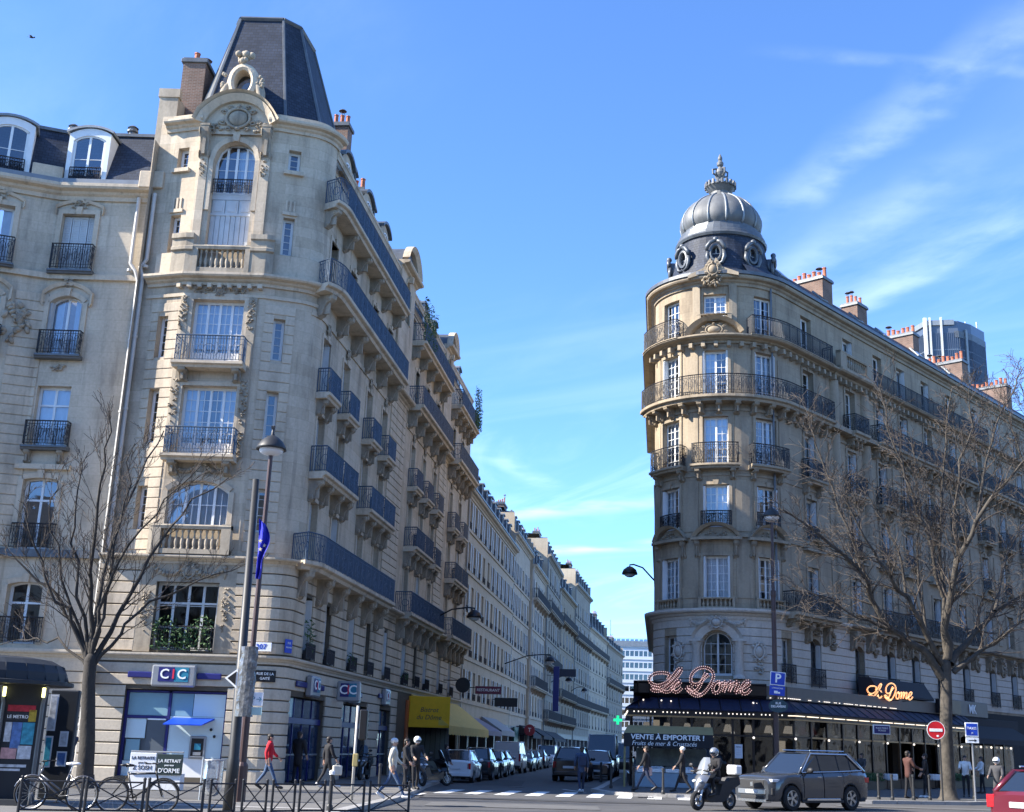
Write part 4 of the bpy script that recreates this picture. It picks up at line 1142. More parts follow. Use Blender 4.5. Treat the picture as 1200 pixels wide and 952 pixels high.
def zdormer(parent,path,u,o,z0,w,h,deep,mats=('zincd','white'),rise=0.2,name='dormer'):
 """zinc clad roof dormer"""
 f=path.frame(u,z0,o);hw=w/2;n=8;mb=MB()
 top=[(x,arch_z(x,w,h,rise))for x in[hw-w*i/n for i in range(n+1)]]
 ins=[(x*0.78,arch_z(x,w,h,rise)*0.86+0.03)for x in[hw-w*i/n for i in range(n+1)]]
 O=[(-hw,0),(hw,0)]+top;I=[(-hw*0.78,0.1),(hw*0.78,0.1)]+ins
 k=len(O)
 vs=[(x,0,z)for x,z in O]+[(x,0,z)for x,z in I]+[(x,deep,z)for x,z in O]+[(x,0.14,z)for x,z in I]
 fs=[]
 for i in range(k):
  j=(i+1)%k;fs+=[(i,j,k+j,k+i),(j,i,2*k+i,2*k+j),(k+i,k+j,3*k+j,3*k+i)]
 mb.add([f@Vector(v)for v in vs],fs)
 d=part(name,mb,M[mats[0]],parent)
 cw=MB();t2=[(x*1.12,z+0.02)for x,z in top];t3=[(x*1.14,z+0.12)for x,z in top]
 for a,b,c,e in zip(t2,t2[1:],t3[1:],t3):cw.prism([b,a,e,c],-0.1,deep,M=f)
 part('dormer_roof',cw,M['zinc'],d)
 w2,h2=round(w*0.78,3),round(h*0.86-0.07,3);r2=round(rise*0.8,3)
 link('window',frame_mesh(w2,h2,r2,2,2,1,0.0,0.06,mats[1]),d,f@Matrix.Translation((0,0.06,0.1)))
 link('pane',pane_mesh(w2,h2,r2,1,0),d,f@Matrix.Translation((0,0.062,0.1)))
 return d
for s in(5.0,8.9,19.5,23.0,26.4,32,36):zdormer(cb,PU,us_(s),-0.5,26.2,1.15,1.35,1.4)
plants(cb,PU,us_(19.2),3.4,23.4,0.72,2.6,900,5);plants(cb,PU,us_(24.5),2.0,23.4,0.6,1.3,200,6);plants(cb,PU,us_(37.0),2.4,23.4,0.85,3.0,900,7)
for i_,s in enumerate((1.7,8.6,20.2)):plants(cb,PG,gs(s),0.9,5.0,0.12,(1.3,0.5,0.5)[i_],90,8+i_)
# chimneys
chimney(cb,-16.5,48.8,25.5,30.5,1.9,1.0,pi/2,3,1)
p=street_xy(7.6,-2.3);chimney(cb,p.x,p.y,26,31.1,1.5,0.8,-A5,5,2)
p=street_xy(14.6,-2.6);chimney(cb,p.x,p.y,26,28.5,2.0,0.8,-A5,5,3)
p=street_xy(26.8,-1.9);chimney(cb,p.x,p.y,26,28.4,1.6,0.8,-A5,4,4)
p=street_xy(10.2,-1.6);chimney(cb,p.x,p.y,26,28.8,0.7,0.9,-A5,2,5)
# ================================================================== WING (far left)
PW=Path([(-26.6,44.78),(-21.1,46.9),(-17.15,46.92)])
wg=building('apartment_building','pale stone apartment house with slate mansard left of the corner tower','building',(-22,47,0))
uw=PW.near(-20.2,46.92);uw2=PW.near(-23.25,46.07)
rW=[(4.93,7.26),(8.52,11.33),(12.58,15.09),(16.35,18.93),(19.99,22.55)]
ris=[0.12,0.08,0.0,0.3,0.0]
opW=[]
for uu in(uw,uw2):
 for(a,b),r in zip(rW,ris):opW.append(dict(u=uu,w=1.35,z0=a,z1=b,rise=r))
mb=MB();wall(mb,PW,0,PW.L,4.6,23.5,opW);part('wall',mb,M['stoneW'],wg)
mb=MB();wall(mb,PW,0,PW.L,0,4.62,[],out=0);part('wall',mb,M['joint'],wg)
courses(wg,PW,0.2,PW.L,0.6,9,0.42,[],'stoneG',0.05,0.035)
band(wg,PW,0,PW.L,0,0.58,0.09,'stoneG','plinth')
for uu in(uw,uw2):
 for k,((a,b),r)in enumerate(zip(rW,ris)):
  window(wg,PW,uu,a,b,1.35,r,leaves=2,rows=[1,1,1,1,1][k],transom=[1.55,1.95,1.75,0,0][k],cur=[None,None,'full','sides','full'][k]if uu==uw else rcur(),shut='closed' if(k==4 and uu==uw)else('folded' if k==3 else None))
  o=0.30
  if k in(2,3,4):
   sweepmb=MB();sweep(sweepmb,PW,uu-0.95,uu+0.95,prof_slab(a-0.02,0.16,0.4));s0=part('window_sill',sweepmb,M['zincd'],wg)
  rb=MB();q=0.34 if k in(2,3,4)else 0.12;wq=0.86
  pts=[PW.P(uu-wq,0.02,a),PW.P(uu-wq,q,a),PW.P(uu+wq,q,a),PW.P(uu+wq,0.02,a)]
  railing(rb,pts,0.98 if k!=4 else 1.1,'scroll',0.13);part('railing',rb,M['iron'],wg)
  if r>0 or k==4:surround(wg,PW,uu,1.35,a,b,0.2,0.06,'stoneW' if 0 else 'stoneLp',key=True,rise=r)
 mb=MB();arch_strip(mb,PW,uu,1.9,19.35,0.4,0.14,0.18,drop=0.5);part('window_hood',mb,M['stoneLp'],wg)
 mb=MB();arch_strip(mb,PW,uu,1.9,23.05,0.25,0.12,0.14,drop=0.3);part('window_hood',mb,M['stoneLp'],wg)
 ornament(wg,PW,uu,23.0,blob_relief(rr,0.7,0.5,0.12,22),o=0.05);ornament(wg,PW,uu,19.45,blob_relief(rr,0.5,0.45,0.12,18),o=0.08)
 ornament(wg,PW,uu,15.85,blob_relief(rr,0.6,0.45,0.1,16),o=0.03)
 for s_ in(-1,1):bracket(wg,PW,uu+s_*0.65,12.42,0.2,0.55,0.32)
 band(wg,PW,uu-1.1,uu+1.1,11.65,11.85,0.18,'stoneLp','window_hood')
ubend=PW.near(-21.3,46.85)
ornament(wg,PW,PW.near(-22.0,46.55),17.6,blob_relief(rr,1.0,1.7,0.2,50),o=0.03)
courses(wg,PW,ubend-0.9,ubend+0.35,8.6,26,0.40,[],'stoneLp',0.04,0.03,name='quoin_block')
band(wg,PW,0,PW.L,19.62,19.86,0.16,'stoneLp');band(wg,PW,0,PW.L,8.2,8.5,0.22,'zincd','string_course')
cornice(wg,PW,0,PW.L,4.75,0.42,0.28,'stoneG')
cornice(wg,PW,0,PW.L,23.75,0.6,0.55,'stoneLp')
mb=MB();slope(mb,PW,0,PW.L,0.3,23.76,-0.95,26.7);slope(mb,PW,0,PW.L,-0.95,26.7,-6,27.4);part('roof',mb,M['slate'],wg)
band(wg,PW,0,PW.L,26.66,26.8,-0.85,'zincd','roof_ridge',b=-1.1)
mb=MB();sweep(mb,PW,0,PW.L,prof_box(0.2,0.5,23.77,23.95));part('gutter',mb,M['gutter'],wg)
for uu in(uw+0.05,uw2+0.1):
 zdormer(wg,PW,uu,0.15,23.85,1.75,2.6,2.2,('white','white'),0.26)
 guard(wg,PW,uu,1.3,24.0,0.6,'scroll','iron',o=0.22)
for i,x in enumerate((-19.0,-21.6)):
 mb=MB();mb.lathe([(0.16,26.6),(0.16,27.1),(0.24,27.12),(0.24,27.2),(0.17,27.22),(0.17,27.3),(0.24,27.32),(0.12,27.42),(0.01,27.45)],10,M=Matrix.Translation((x,48.3,0)));part('roof_vent',mb,M['zincd'],wg)
mb=MB();bxp=PW.frame(PW.near(-21.6,46.75),23.78,0.15);mb.bbox(-0.7,0.5,-0.2,0.3,0,0.75,0.03,M=bxp);part('parapet_block',mb,M['stoneLp'],wg)
# firewall pier between wing and tower
mb=MB();mb.box(-17.42,-16.62,46.7,47.0,23.7,28.0);mb.box(-17.47,-16.57,46.65,47.0,28.0,28.4);mb.box(-17.32,-16.7,46.96,52,23.7,28.2);part('party_wall',mb,M['stoneLp'],wg)
mb=MB();mb.bbox(-17.7,-16.7,46.3,46.9,23.6,24.35,0.03);part('parapet_block',mb,M['stoneLp'],wg)
mb=MB()
for a,b in(((-17.15,46.92),(-17.15,60)),((-17.15,60),(-30,60)),((-30,60),(-26.6,44.78))):
 quad_uv(mb,(a[0],a[1],0),(b[0],b[1],0),(b[0],b[1],26.5),(a[0],a[1],26.5))
part('party_wall',mb,M['stoneC'],wg)
# rainwater pipes down the joint
for(x0,x1,n)in((-17.75,-17.35,0),(-16.95,-17.02,1)):
 mb=MB();yb=46.72 if n==0 else 46.25
 mb.tube([(x0,yb+0.02,23.3),(x0,yb+0.02,20.35),(x0+(0.25 if n==0 else-0.2),yb,20.0),(x1,yb,19.6),(x1,yb,0.3)],0.085,8)
 for z in range(2,23,3):mb.tube([(x1 if z<19 else x0,yb,z),(x1 if z<19 else x0,yb,z+0.1)],0.11,8)
 part('downpipe',mb,M['pipe'],wg,smooth=False)
# ================================================================== ROTUNDA BUILDING (right)
RC=Vector((9.0,64.5));RR=3.75;ABL=rad(41.0)
DB=Vector((sin(ABL),cos(ABL)));NB=Vector((cos(ABL),-sin(ABL)))
rx0=RC.x-RR*cos(A5);ry0=RC.y+RR*sin(A5)
RL=52.0
far=Vector((rx0,ry0))+DS*22
pts=[tuple(far)]+arc_pts(RC,RR,-84.83,49.0,22)+[tuple(RC+NB*RR+DB*RL)]
PD=Path(pts)
def du(phi):return PD.near(RC.x+RR*sin(rad(phi)),RC.y-RR*cos(rad(phi)))
u_t=du(49.0)
def ds(s):return u_t+s
WN=[-54.5,-13.6,28.8]  # three window bays of the rotunda
WB=[2.75,7.6,11.4,14.6,18.1,21.9,26.2,29.9,33.7,37.4,41.0]
rb_=building('rotunda_building','brown stone apartment building with a rounded corner under a ribbed metal dome','building',(9.5,66,0))
mb=MB()
opD=[]
uc0=du(-13.6)
opD.append(dict(u=uc0,w=1.5,z0=5.3,z1=7.42,rise=0.75))
for p_ in(-54.5,31.5):opD.append(dict(u=du(p_ if p_<0 else 47),w=0.95,z0=5.4,z1=7.3))
for s in WB:opD.append(dict(u=ds(s),w=1.15,z0=5.2,z1=7.5,rise=0.28))
rowsD=[(9.05,11.2),(12.65,14.85),(15.9,18.45),(19.5,22.05),(22.95,25.2)]
for j,(a,b)in enumerate(rowsD):
 for p_ in WN:opD.append(dict(u=du(p_),w=1.32 if j<4 else 1.25,z0=a if j<4 or p_!=-13.6 else 23.95,z1=b,depth=0.32))
 for s in WB:opD.append(dict(u=ds(s),w=1.15,z0=a,z1=b,depth=0.32))
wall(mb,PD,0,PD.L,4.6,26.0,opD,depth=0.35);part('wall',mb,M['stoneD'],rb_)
mb=MB();wall(mb,PD,0,PD.L,0,4.6,[dict(u=ds(s),w=2.6,z0=0.1,z1=3.2)for s in(2.2,6.0,9.8,13.6,17.4,21.2)]);part('ground_floor_wall',mb,mat('black_shop_wall',(0.012,0.012,0.013),0.85),rb_)  # ground-floor wall coloured near black throughout
E1=RC+NB*RR+DB*RL;E2b=E1-NB*14;fa=far
mb=MB()
for a,b in(((E1.x,E1.y),(E2b.x,E2b.y)),((E2b.x,E2b.y),(fa.x+14,fa.y+4)),((fa.x+14,fa.y+4),(fa.x,fa.y))):
 quad_uv(mb,(a[0],a[1],0),(b[0],b[1],0),(b[0],b[1],26),(a[0],a[1],26))
part('party_wall',mb,M['stoneC'],rb_)
fl=[PD.P(u,-0.2,25.9)for u in PD.cuts(0,PD.L)]+[Vector((E2b.x,E2b.y,25.9)),Vector((fa.x+14,fa.y+4,25.9))]
mb=MB();mb.add(fl,[tuple(range(len(fl)))]);part('roof_deck',mb,M['zincd'],rb_)
# first floor: pale rusticated stone
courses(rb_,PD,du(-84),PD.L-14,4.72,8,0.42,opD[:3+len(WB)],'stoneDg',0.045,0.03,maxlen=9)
# windows
window(rb_,PD,uc0,5.3,7.42,1.5,0.75,leaves=2,rows=4,cols=2,cur=None,fm='greyshut')
for p_ in(-54.5,47):window(rb_,PD,du(p_),5.4,7.3,0.95,leaves=2,rows=4,cur='sides' if p_>0 else None,fm='greyshut')
for i,s in enumerate(WB):window(rb_,PD,ds(s),5.2,7.5,1.15,0.28,leaves=2,rows=4,cur='blind' if i==1 else RND.choice([None,'sides','right']),fm='darkframe',shut='folded' if i!=1 else None)
for j,(a,b)in enumerate(rowsD):
 for k,p_ in enumerate(WN):
  z0=23.95 if(j==4 and k==1)else a
  window(rb_,PD,du(p_),z0,b,1.32 if j<4 else 1.25,leaves=2,rows=[5,5,6,6,4][j],cols=2,cur=[['full','full','sides'],['left','right',None],['full','full','right'],['left','left','right'],[None,'right',None]][j][k],shut='folded' if j in(0,1,3)else None,cm='white')
 for i,s in enumerate(WB):
  window(rb_,PD,ds(s),a,b,1.15,leaves=2,rows=[3,3,4,4,3][j],cur=rcur(),shut=RND.choice(['folded','right','right',None]))
# horizontal dressings
cornice(rb_,PD,0,ds(6.0),8.55,0.5,0.5,'stoneDg');cornice(rb_,PD,ds(6.0),PD.L,8.55,0.42,0.5,'stoneDp')
band(rb_,PD,0,PD.L,12.15,12.32,0.10,'stoneDp');band(rb_,PD,0,PD.L,15.3,15.42,0.05,'stoneDp');band(rb_,PD,0,PD.L,18.75,18.9,0.07,'stoneDp')
cornice(rb_,PD,0,ds(5.3),22.78,0.36,0.7,'stoneDp');cornice(rb_,PD,ds(9.4),PD.L,22.78,0.36,0.6,'stoneDp');cornice(rb_,PD,ds(5.3),ds(9.4),22.86,0.6,0.85,'stoneDp')
cornice(rb_,PD,0,PD.L,26.15,0.5,0.5,'stoneDp')
mb=MB();sweep(mb,PD,0,PD.L,prof_box(0.25,0.58,26.17,26.36));part('gutter',mb,M['zincd'],rb_)
mb=MB()
for i in range(int((ds(30)-du(-80))/0.62)):
 u=du(-80)+i*0.62;sweep(mb,PD,u,u+0.18,prof_box(-0.02,0.42,22.18,22.44))
part('modillions',mb,M['stoneDp'],rb_,kind='stuff')
for p_ in(-75,-34,8,49):  # flat pilaster strips and sunk panels between the bays
 for(a,b)in((9.0,12.1),(12.35,15.25),(15.5,18.7),(19.5,22.1)):
  u=du(p_);band(rb_,PD,u-0.42,u+0.42,a+0.1,b-0.25,0.04,'stoneDp','wall_panel')
for s in(5.1,9.6,13.0,16.4,20,24,28):
 for(a,b)in((9.0,12.1),(12.35,15.25),(15.5,18.7)):
  band(rb_,PD,ds(s)-0.3,ds(s)+0.3,a+0.1,b-0.2,0.06,'stoneDp','wall_panel')
rr=random.Random(9)
for j,(a,b)in enumerate(rowsD[:4]):
 for u in[du(p_)for p_ in WN]+[ds(s)for s in WB]:
  surround(rb_,PD,u,1.32 if u<u_t else 1.15,a,b,0.15,0.06,'stoneDp',key=(j in(1,3)))
# arched bay of the rotunda: columns, moulding, cartouches
for s_ in(-1,1):
 f=PD.frame(uc0+s_*1.02,5.15,0.14);mb=MB()
 mb.lathe([(0.3,0),(0.3,0.12),(0.24,0.16),(0.235,0.2),(0.2,1.5),(0.22,1.54),(0.2,1.58),(0.3,1.72),(0.3,1.8)],14,M=f);part('column',mb,M['stoneDg'],rb_,smooth=True)
 mb=MB();mb.box(-0.34,0.34,-0.3,0.3,1.8,1.92,M=f);part('column_capital',mb,M['stoneDg'],rb_)
 ornament(rb_,PD,uc0+s_*2.05,6.5,cartouche_mb(0.7,0.8,0.22),'stoneDg',o=0.05)
 ornament(rb_,PD,uc0+s_*2.05,5.7,blob_relief(rr,0.5,0.6,0.18,20),'stoneDg',o=0.05)
mb=MB();arch_strip(mb,PD,uc0,1.62,7.5,0.78,0.34,0.3,n=16);arch_strip(mb,PD,uc0,2.3,7.86,1.0,0.1,0.42,n=16);part('arch_moulding',mb,M['stoneDg'],rb_)
ornament(rb_,PD,uc0,7.85,cartouche_mb(0.8,0.55,0.3),'stoneDg',o=0.25)
for s_ in(-1,1):festoon(rb_,PD,uc0+s_*0.9,8.0,0.9,0.2,0.1,'stoneDg')
# balustrades under the second floor windows
for p_ in WN:balustrade(rb_,PD,du(p_)-0.86,du(p_)+0.86,8.56,9.1,o=0.14,pier=0.12,mk_='stoneDp',step=0.19,wide=0.18)
# segmental pediments + little guards on the third floor
for p_ in WN+[None]*0:
 u=du(p_);mb=MB();arch_strip(mb,PD,u,2.05,12.72,0.62,0.13,0.42,n=16)
 sweep(mb,PD,u-1.2,u+1.2,prof_box(-0.02,0.4,11.98,12.12))
 part('pediment',mb,M['stoneDp'],rb_)
 ornament(rb_,PD,u,12.3,blob_relief(rr,1.1,0.34,0.14,30),'stoneDp',o=0.06)
 for s_ in(-1,1):bracket(rb_,PD,u+s_*0.95,12.0,0.22,0.95,0.34,'stoneDp')
 guard(rb_,PD,u,1.5,12.75,0.72,'scroll','iron',o=0.12,step=0.12)
for i,s in enumerate(WB):
 u=ds(s);mb=MB();arch_strip(mb,PD,u,1.7,12.6,0.5,0.12,0.34,n=12);sweep(mb,PD,u-1.0,u+1.0,prof_box(-0.02,0.32,12.0,12.1));part('pediment',mb,M['stoneDp'],rb_)
 guard(rb_,PD,u,1.25,12.68,0.72,'scroll','iron',o=0.12,step=0.13)
# fourth floor: one iron balcony to each bay
for p_ in WN:balcony(rb_,PD,du(p_)-1.12,du(p_)+1.12,15.86,0.62,1.08,0.24,'scroll','iron','stoneDp',br=[du(p_)-0.85,du(p_)+0.85],bh=0.55,bm='stoneDp',bw=0.24,step=0.13)
for i,s in enumerate(WB):balcony(rb_,PD,ds(s)-0.95,ds(s)+0.95,15.86,0.6,1.05,0.24,'scroll','iron','stoneDp',br=[ds(s)-0.7,ds(s)+0.7],bh=0.6,bm='stoneDp',step=0.14)
# fifth floor: the long running balcony
def longbal(a,b,z,p,rh,bh,n,ends=(True,True),sh=0.32):
 balcony(rb_,PD,a,b,z,p,rh,sh,'scroll','iron','stoneDp',br=[a+0.4+(b-a-0.8)*i/(n-1)for i in range(n)],bh=bh,bm='stoneDp',bw=0.26,step=0.14,ends=ends)
longbal(du(-84),ds(4.4),19.45,0.85,1.08,0.6,15)
for a,b in((6.7,8.5),):longbal(ds(a),ds(b),19.45,0.85,1.0,0.5,3)
longbal(ds(9.9),ds(24),19.45,0.85,1.05,0.6,14);longbal(ds(25),ds(36),19.45,0.85,1.05,0.6,10)
band(rb_,PD,ds(4.4),ds(9.9),19.2,19.46,0.6,'stoneDp')
# sixth floor
balcony(rb_,PD,du(12),ds(4.6),22.8,0.75,1.05,0.1,'bars','iron','stoneDp');balcony(rb_,PD,du(-84),du(-40),22.8,0.75,1.05,0.1,'scroll','iron','stoneDp')
balustrade(rb_,PD,ds(5.4),ds(9.3),22.86,23.9,o=0.55,pier=0.7,mk_='stoneDp')
balcony(rb_,PD,ds(9.6),ds(27),22.8,0.65,1.0,0.1,'bars','iron','stoneDp')
u=du(-13.6)
mb=MB();arch_strip(mb,PD,u,2.5,23.65,0.72,0.16,0.6,n=16);part('pediment',mb,M['stoneDp'],rb_)
ornament(rb_,PD,u,23.1,cartouche_mb(1.2,0.6,0.3),'stoneDp',o=0.2)
balustrade(rb_,PD,u-0.85,u+0.85,23.6,24.0,o=0.22,pier=0.2,mk_='stoneDp',wide=0.2)
for s_ in(-1,1):
 band(rb_,PD,u+s_*0.95-0.2,u+s_*0.95+0.2,23.4,25.7,0.14,'stoneDp','pilaster')
 mb=MB();q=[(0,0),(s_*0.35,-0.5),(s_*1.35,-0.75),(s_*1.35,-0.58),(s_*0.5,-0.2),(s_*0.15,0.35)]
 if s_<0:q=list(reversed(q))
 mb.prism(q,-0.5,0.1,M=PD.frame(u,26.75,0.0));part('gable',mb,M['stoneDp'],rb_)
ornament(rb_,PD,u,26.4,cartouche_mb(0.75,0.75,0.28),'stoneDp',o=0.5)
ornament(rb_,PD,u,25.85,blob_relief(rr,1.1,0.7,0.3,40),'stoneDp',o=0.3)
# avant corps: rounded pier strips, from pavement to parapet
for s in(5.6,9.3):
 for(a,b)in((8.6,19.1),(19.5,22.2)):
  mb=MB();f=PD.frame(ds(s),a,0.0);mb.lathe([(0.34,0),(0.34,b-a)],10,M=f,a0=pi,a1=2*pi);part('pilaster',mb,M['stoneDp'],rb_,smooth=True)
# consoles and heads over the first floor along the boulevard
for i,s in enumerate(WB):
 for s_ in(-1,1):bracket(rb_,PD,ds(s)+s_*0.95,8.15,0.34,1.0,0.55,'stoneDp')
 ornament(rb_,PD,ds(s),7.85,blob_relief(rr,1.0,0.4,0.2,26),'stoneDp',o=0.08)
 ornament(rb_,PD,ds(s)+1.7,7.5,blob_relief(rr,0.8,0.9,0.2,30),'stoneDp',o=0.06)
longbal(du(42),ds(4.2),8.56,0.9,1.05,0.4,4);longbal(ds(9.2),ds(23.2),8.56,0.85,1.05,0.4,9);balustrade(rb_,PD,ds(6.5),ds(8.7),8.56,9.2,o=0.2,pier=0.2,mk_='stoneDp')
for i,s in enumerate(WB):
 if i not in(0,):guard(rb_,PD,ds(s),1.35,5.0,0.95,'scroll','iron',o=0.16,step=0.13)
guard(rb_,PD,du(47),1.2,5.1,0.9,'scroll','iron',o=0.16);guard(rb_,PD,ds(2.75),1.5,5.0,0.95,'scroll','iron',o=0.16,step=0.13)
mb=MB();mb.tube([PD.P(ds(-0.9),0.09,z)for z in(25.8,19.6)],0.06,6);mb.tube([PD.P(ds(-0.9),0.09,z)for z in(19.0,8.7)],0.06,6);part('downpipe',mb,M['zincd'],rb_,kind='stuff')
# ---- boulevard roof: low slate slope
mb=MB();slope(mb,PD,ds(-2.2),PD.L,0.15,26.3,-1.9,28.5);slope(mb,PD,ds(-2.2),PD.L,-1.9,28.5,-7,29.0);slope(mb,PD,0,du(-84),0.2,26.3,-2.2,28.3)
part('roof',mb,M['slate'],rb_)
for s in(1.5,6.0,10.5,14.0,19.0,24.0):
 mb=MB();f=Matrix.Translation(PD.P(ds(s),-0.55,27.25))@Matrix(((DB.x,-NB.x,0,0),(DB.y,-NB.y,0,0),(0,0,1,0),(0,0,0,1)))@Matrix.Rotation(rad(47),4,'X')
 mb.bbox(-0.4,0.4,0.0,0.9,0.0,0.12,0.02,M=f);k=part('skylight',mb,M['zinc'],rb_)
 mb=MB();mb.box(-0.33,0.33,0.07,0.83,0.121,0.125,M=f);part('pane',mb,M['glassd'],k)
for(s,o,z0,z1,w,d,n,sd)in((8.2,-2.7,26.5,29.6,2.4,1.2,7,21),(12.8,-2.1,26.5,29.3,1.1,1.3,4,22),(20.5,-2.9,26.5,29.5,2.8,0.9,8,23),(28.7,-2.9,26.5,29.7,2.8,1.0,8,24),(37.2,-3.0,26.5,29.9,3.0,1.0,8,25)):
 p=PD.P(ds(s),o);chimney(rb_,p.x,p.y,z0,z1,w,d,-ABL,n,sd)
# ---- drum, cornice ring, onion dome, crown, finial
T0=Matrix.Translation((RC.x,RC.y,0))
mb=MB();prof=[(3.75,26.15),(3.1,26.45),(2.92,27.0),(2.72,27.9),(2.52,28.7),(2.44,29.3)]
n=40
for(r0,z0),(r1,z1)in zip(prof,prof[1:]):
 for k in range(n):
  a,b=2*pi*k/n,2*pi*(k+1)/n
  vs=[Vector((RC.x+r*cos(t),RC.y+r*sin(t),z))for r,z,t in((r0,z0,a),(r0,z0,b),(r1,z1,b),(r1,z1,a))]
  mb.add(vs,[(0,1,2,3)],0,[(a*3.3,z0),(b*3.3,z0),(b*3.3,z1),(a*3.3,z1)])
dm=part('dome',mb,M['slate'],rb_)
mb=MB();mb.lathe([(r*0.865,z)for r,z in[(2.8,29.2),(2.95,29.22),(3.02,29.35),(2.95,29.45),(2.9,29.6),(2.78,29.66),(2.74,29.9),(2.62,29.95),(2.5,29.96),(2.46,30.2),(2.36,30.22),(2.2,30.2)]],40,M=T0);part('dome_cornice',mb,M['zincd'],dm,smooth=False)
mb=MB();prof=[(2.28,30.15),(2.45,30.35),(2.52,30.6),(2.5,30.9),(2.36,31.25),(2.1,31.62),(1.75,31.95),(1.35,32.22),(1.0,32.4),(0.85,32.5)];prof=[(r*0.90,z)for r,z in prof]
mb.lathe(prof,64,M=T0)
for k in range(64):
 for i in range(len(prof)):
  v=mb.v[i*64+k];sc=1+0.035*abs(cos(2*pi*k/64*7));mb.v[i*64+k]=(RC.x+(v[0]-RC.x)*sc,RC.y+(v[1]-RC.y)*sc,v[2])
part('onion_dome',mb,M['lead'],dm,smooth=True)
for k in range(14):
 a=2*pi*(k+0.5)/14;mb=MB();mb.tube([(RC.x+(r*1.0+0.03)*cos(a),RC.y+(r*1.0+0.03)*sin(a),z)for r,z in prof],0.065,5);part('dome_rib',mb,M['zinc'],dm,smooth=True)
mb=MB();mb.lathe([(r*0.86,z)for r,z in[(0.86,32.4),(0.9,32.5),(0.8,32.58),(0.68,32.66),(0.66,32.8),(0.82,32.95),(1.0,33.15),(1.02,33.22),(0.9,33.24),(0.3,33.26),(0.26,33.4),(0.36,33.5),(0.22,33.6),(0.16,33.75),(0.3,33.95),(0.36,34.1),(0.3,34.3),(0.16,34.4),(0.12,34.5),(0.22,34.6),(0.24,34.75),(0.12,34.9),(0.16,35.0),(0.14,35.12),(0.05,35.3),(0.0,35.36)]],18,M=T0)
part('finial',mb,M['lead'],dm,smooth=False)
cr=MB()
for k in range(20):
 a=2*pi*k/20;M1=T0@Matrix.Rotation(a,4,'Z');cr.bbox(0.78,0.92,-0.07,0.07,33.1,33.42,0.015,M=M1)
for k in range(4):
 a=2*pi*k/4+0.4;M1=T0@Matrix.Rotation(a,4,'Z');cr.tube([M1@Vector(p)for p in((0.2,0,33.9),(0.48,0,34.0),(0.5,0,34.25),(0.25,0,34.35))],0.06,5)
part('crown',cr,M['lead'],dm,kind='stuff')
for p_ in WN+[75,-96]:
 f=Matrix.Translation((RC.x+2.78*sin(rad(p_)),RC.y-2.78*cos(rad(p_)),27.95))@Matrix.Rotation(rad(p_),4,'Z')@Matrix.Diagonal((0.74,0.8,0.8,1))
 mb=MB();nn=18
 rings=[(0.30,0.44,0.25),(0.30,0.44,-0.14),(0.37,0.52,-0.22),(0.47,0.64,-0.2),(0.52,0.7,-0.08),(0.52,0.7,0.7)]
 for i in range(nn):
  t0,t1=2*pi*i/nn,2*pi*(i+1)/nn
  for(a,b)in zip(rings,rings[1:]):
   mb.add([f@Vector((r[0]*cos(t),r[2],r[1]*sin(t)))for r,t in((a,t0),(a,t1),(b,t1),(b,t0))],[(0,1,2,3)])
 for s_ in(-1,1):
  mb.tube([f@Vector(q)for q in((s_*0.05,-0.22,0.86),(s_*0.38,-0.25,0.74),(s_*0.62,-0.24,0.45),(s_*0.68,-0.2,0.18))],[0.1,0.12,0.12,0.09],6)
  mb.tube([f@Vector(q)for q in((s_*0.58,-0.12,0.2),(s_*0.64,-0.14,-0.3),(s_*0.48,-0.14,-0.72),(s_*0.1,-0.16,-0.86))],[0.1,0.13,0.1,0.06],6)
 mb.ball(f@Vector((0,-0.2,0.95)),0.16,n=8,m=6)
 od=part('oval_dormer',mb,M['zincd'],dm,smooth=True)
 mb=MB();mb.add([f@Vector((0.31*cos(2*pi*i/14),0.2,0.45*sin(2*pi*i/14)))for i in range(14)],[tuple(range(14))]);part('pane',mb,M['glassd'],od)
 mb=MB();mb.box(-0.02,0.02,0.1,0.15,-0.44,0.44,M=f);mb.box(-0.3,0.3,0.1,0.15,-0.02,0.02,M=f);part('window_bar',mb,M['white'],od)
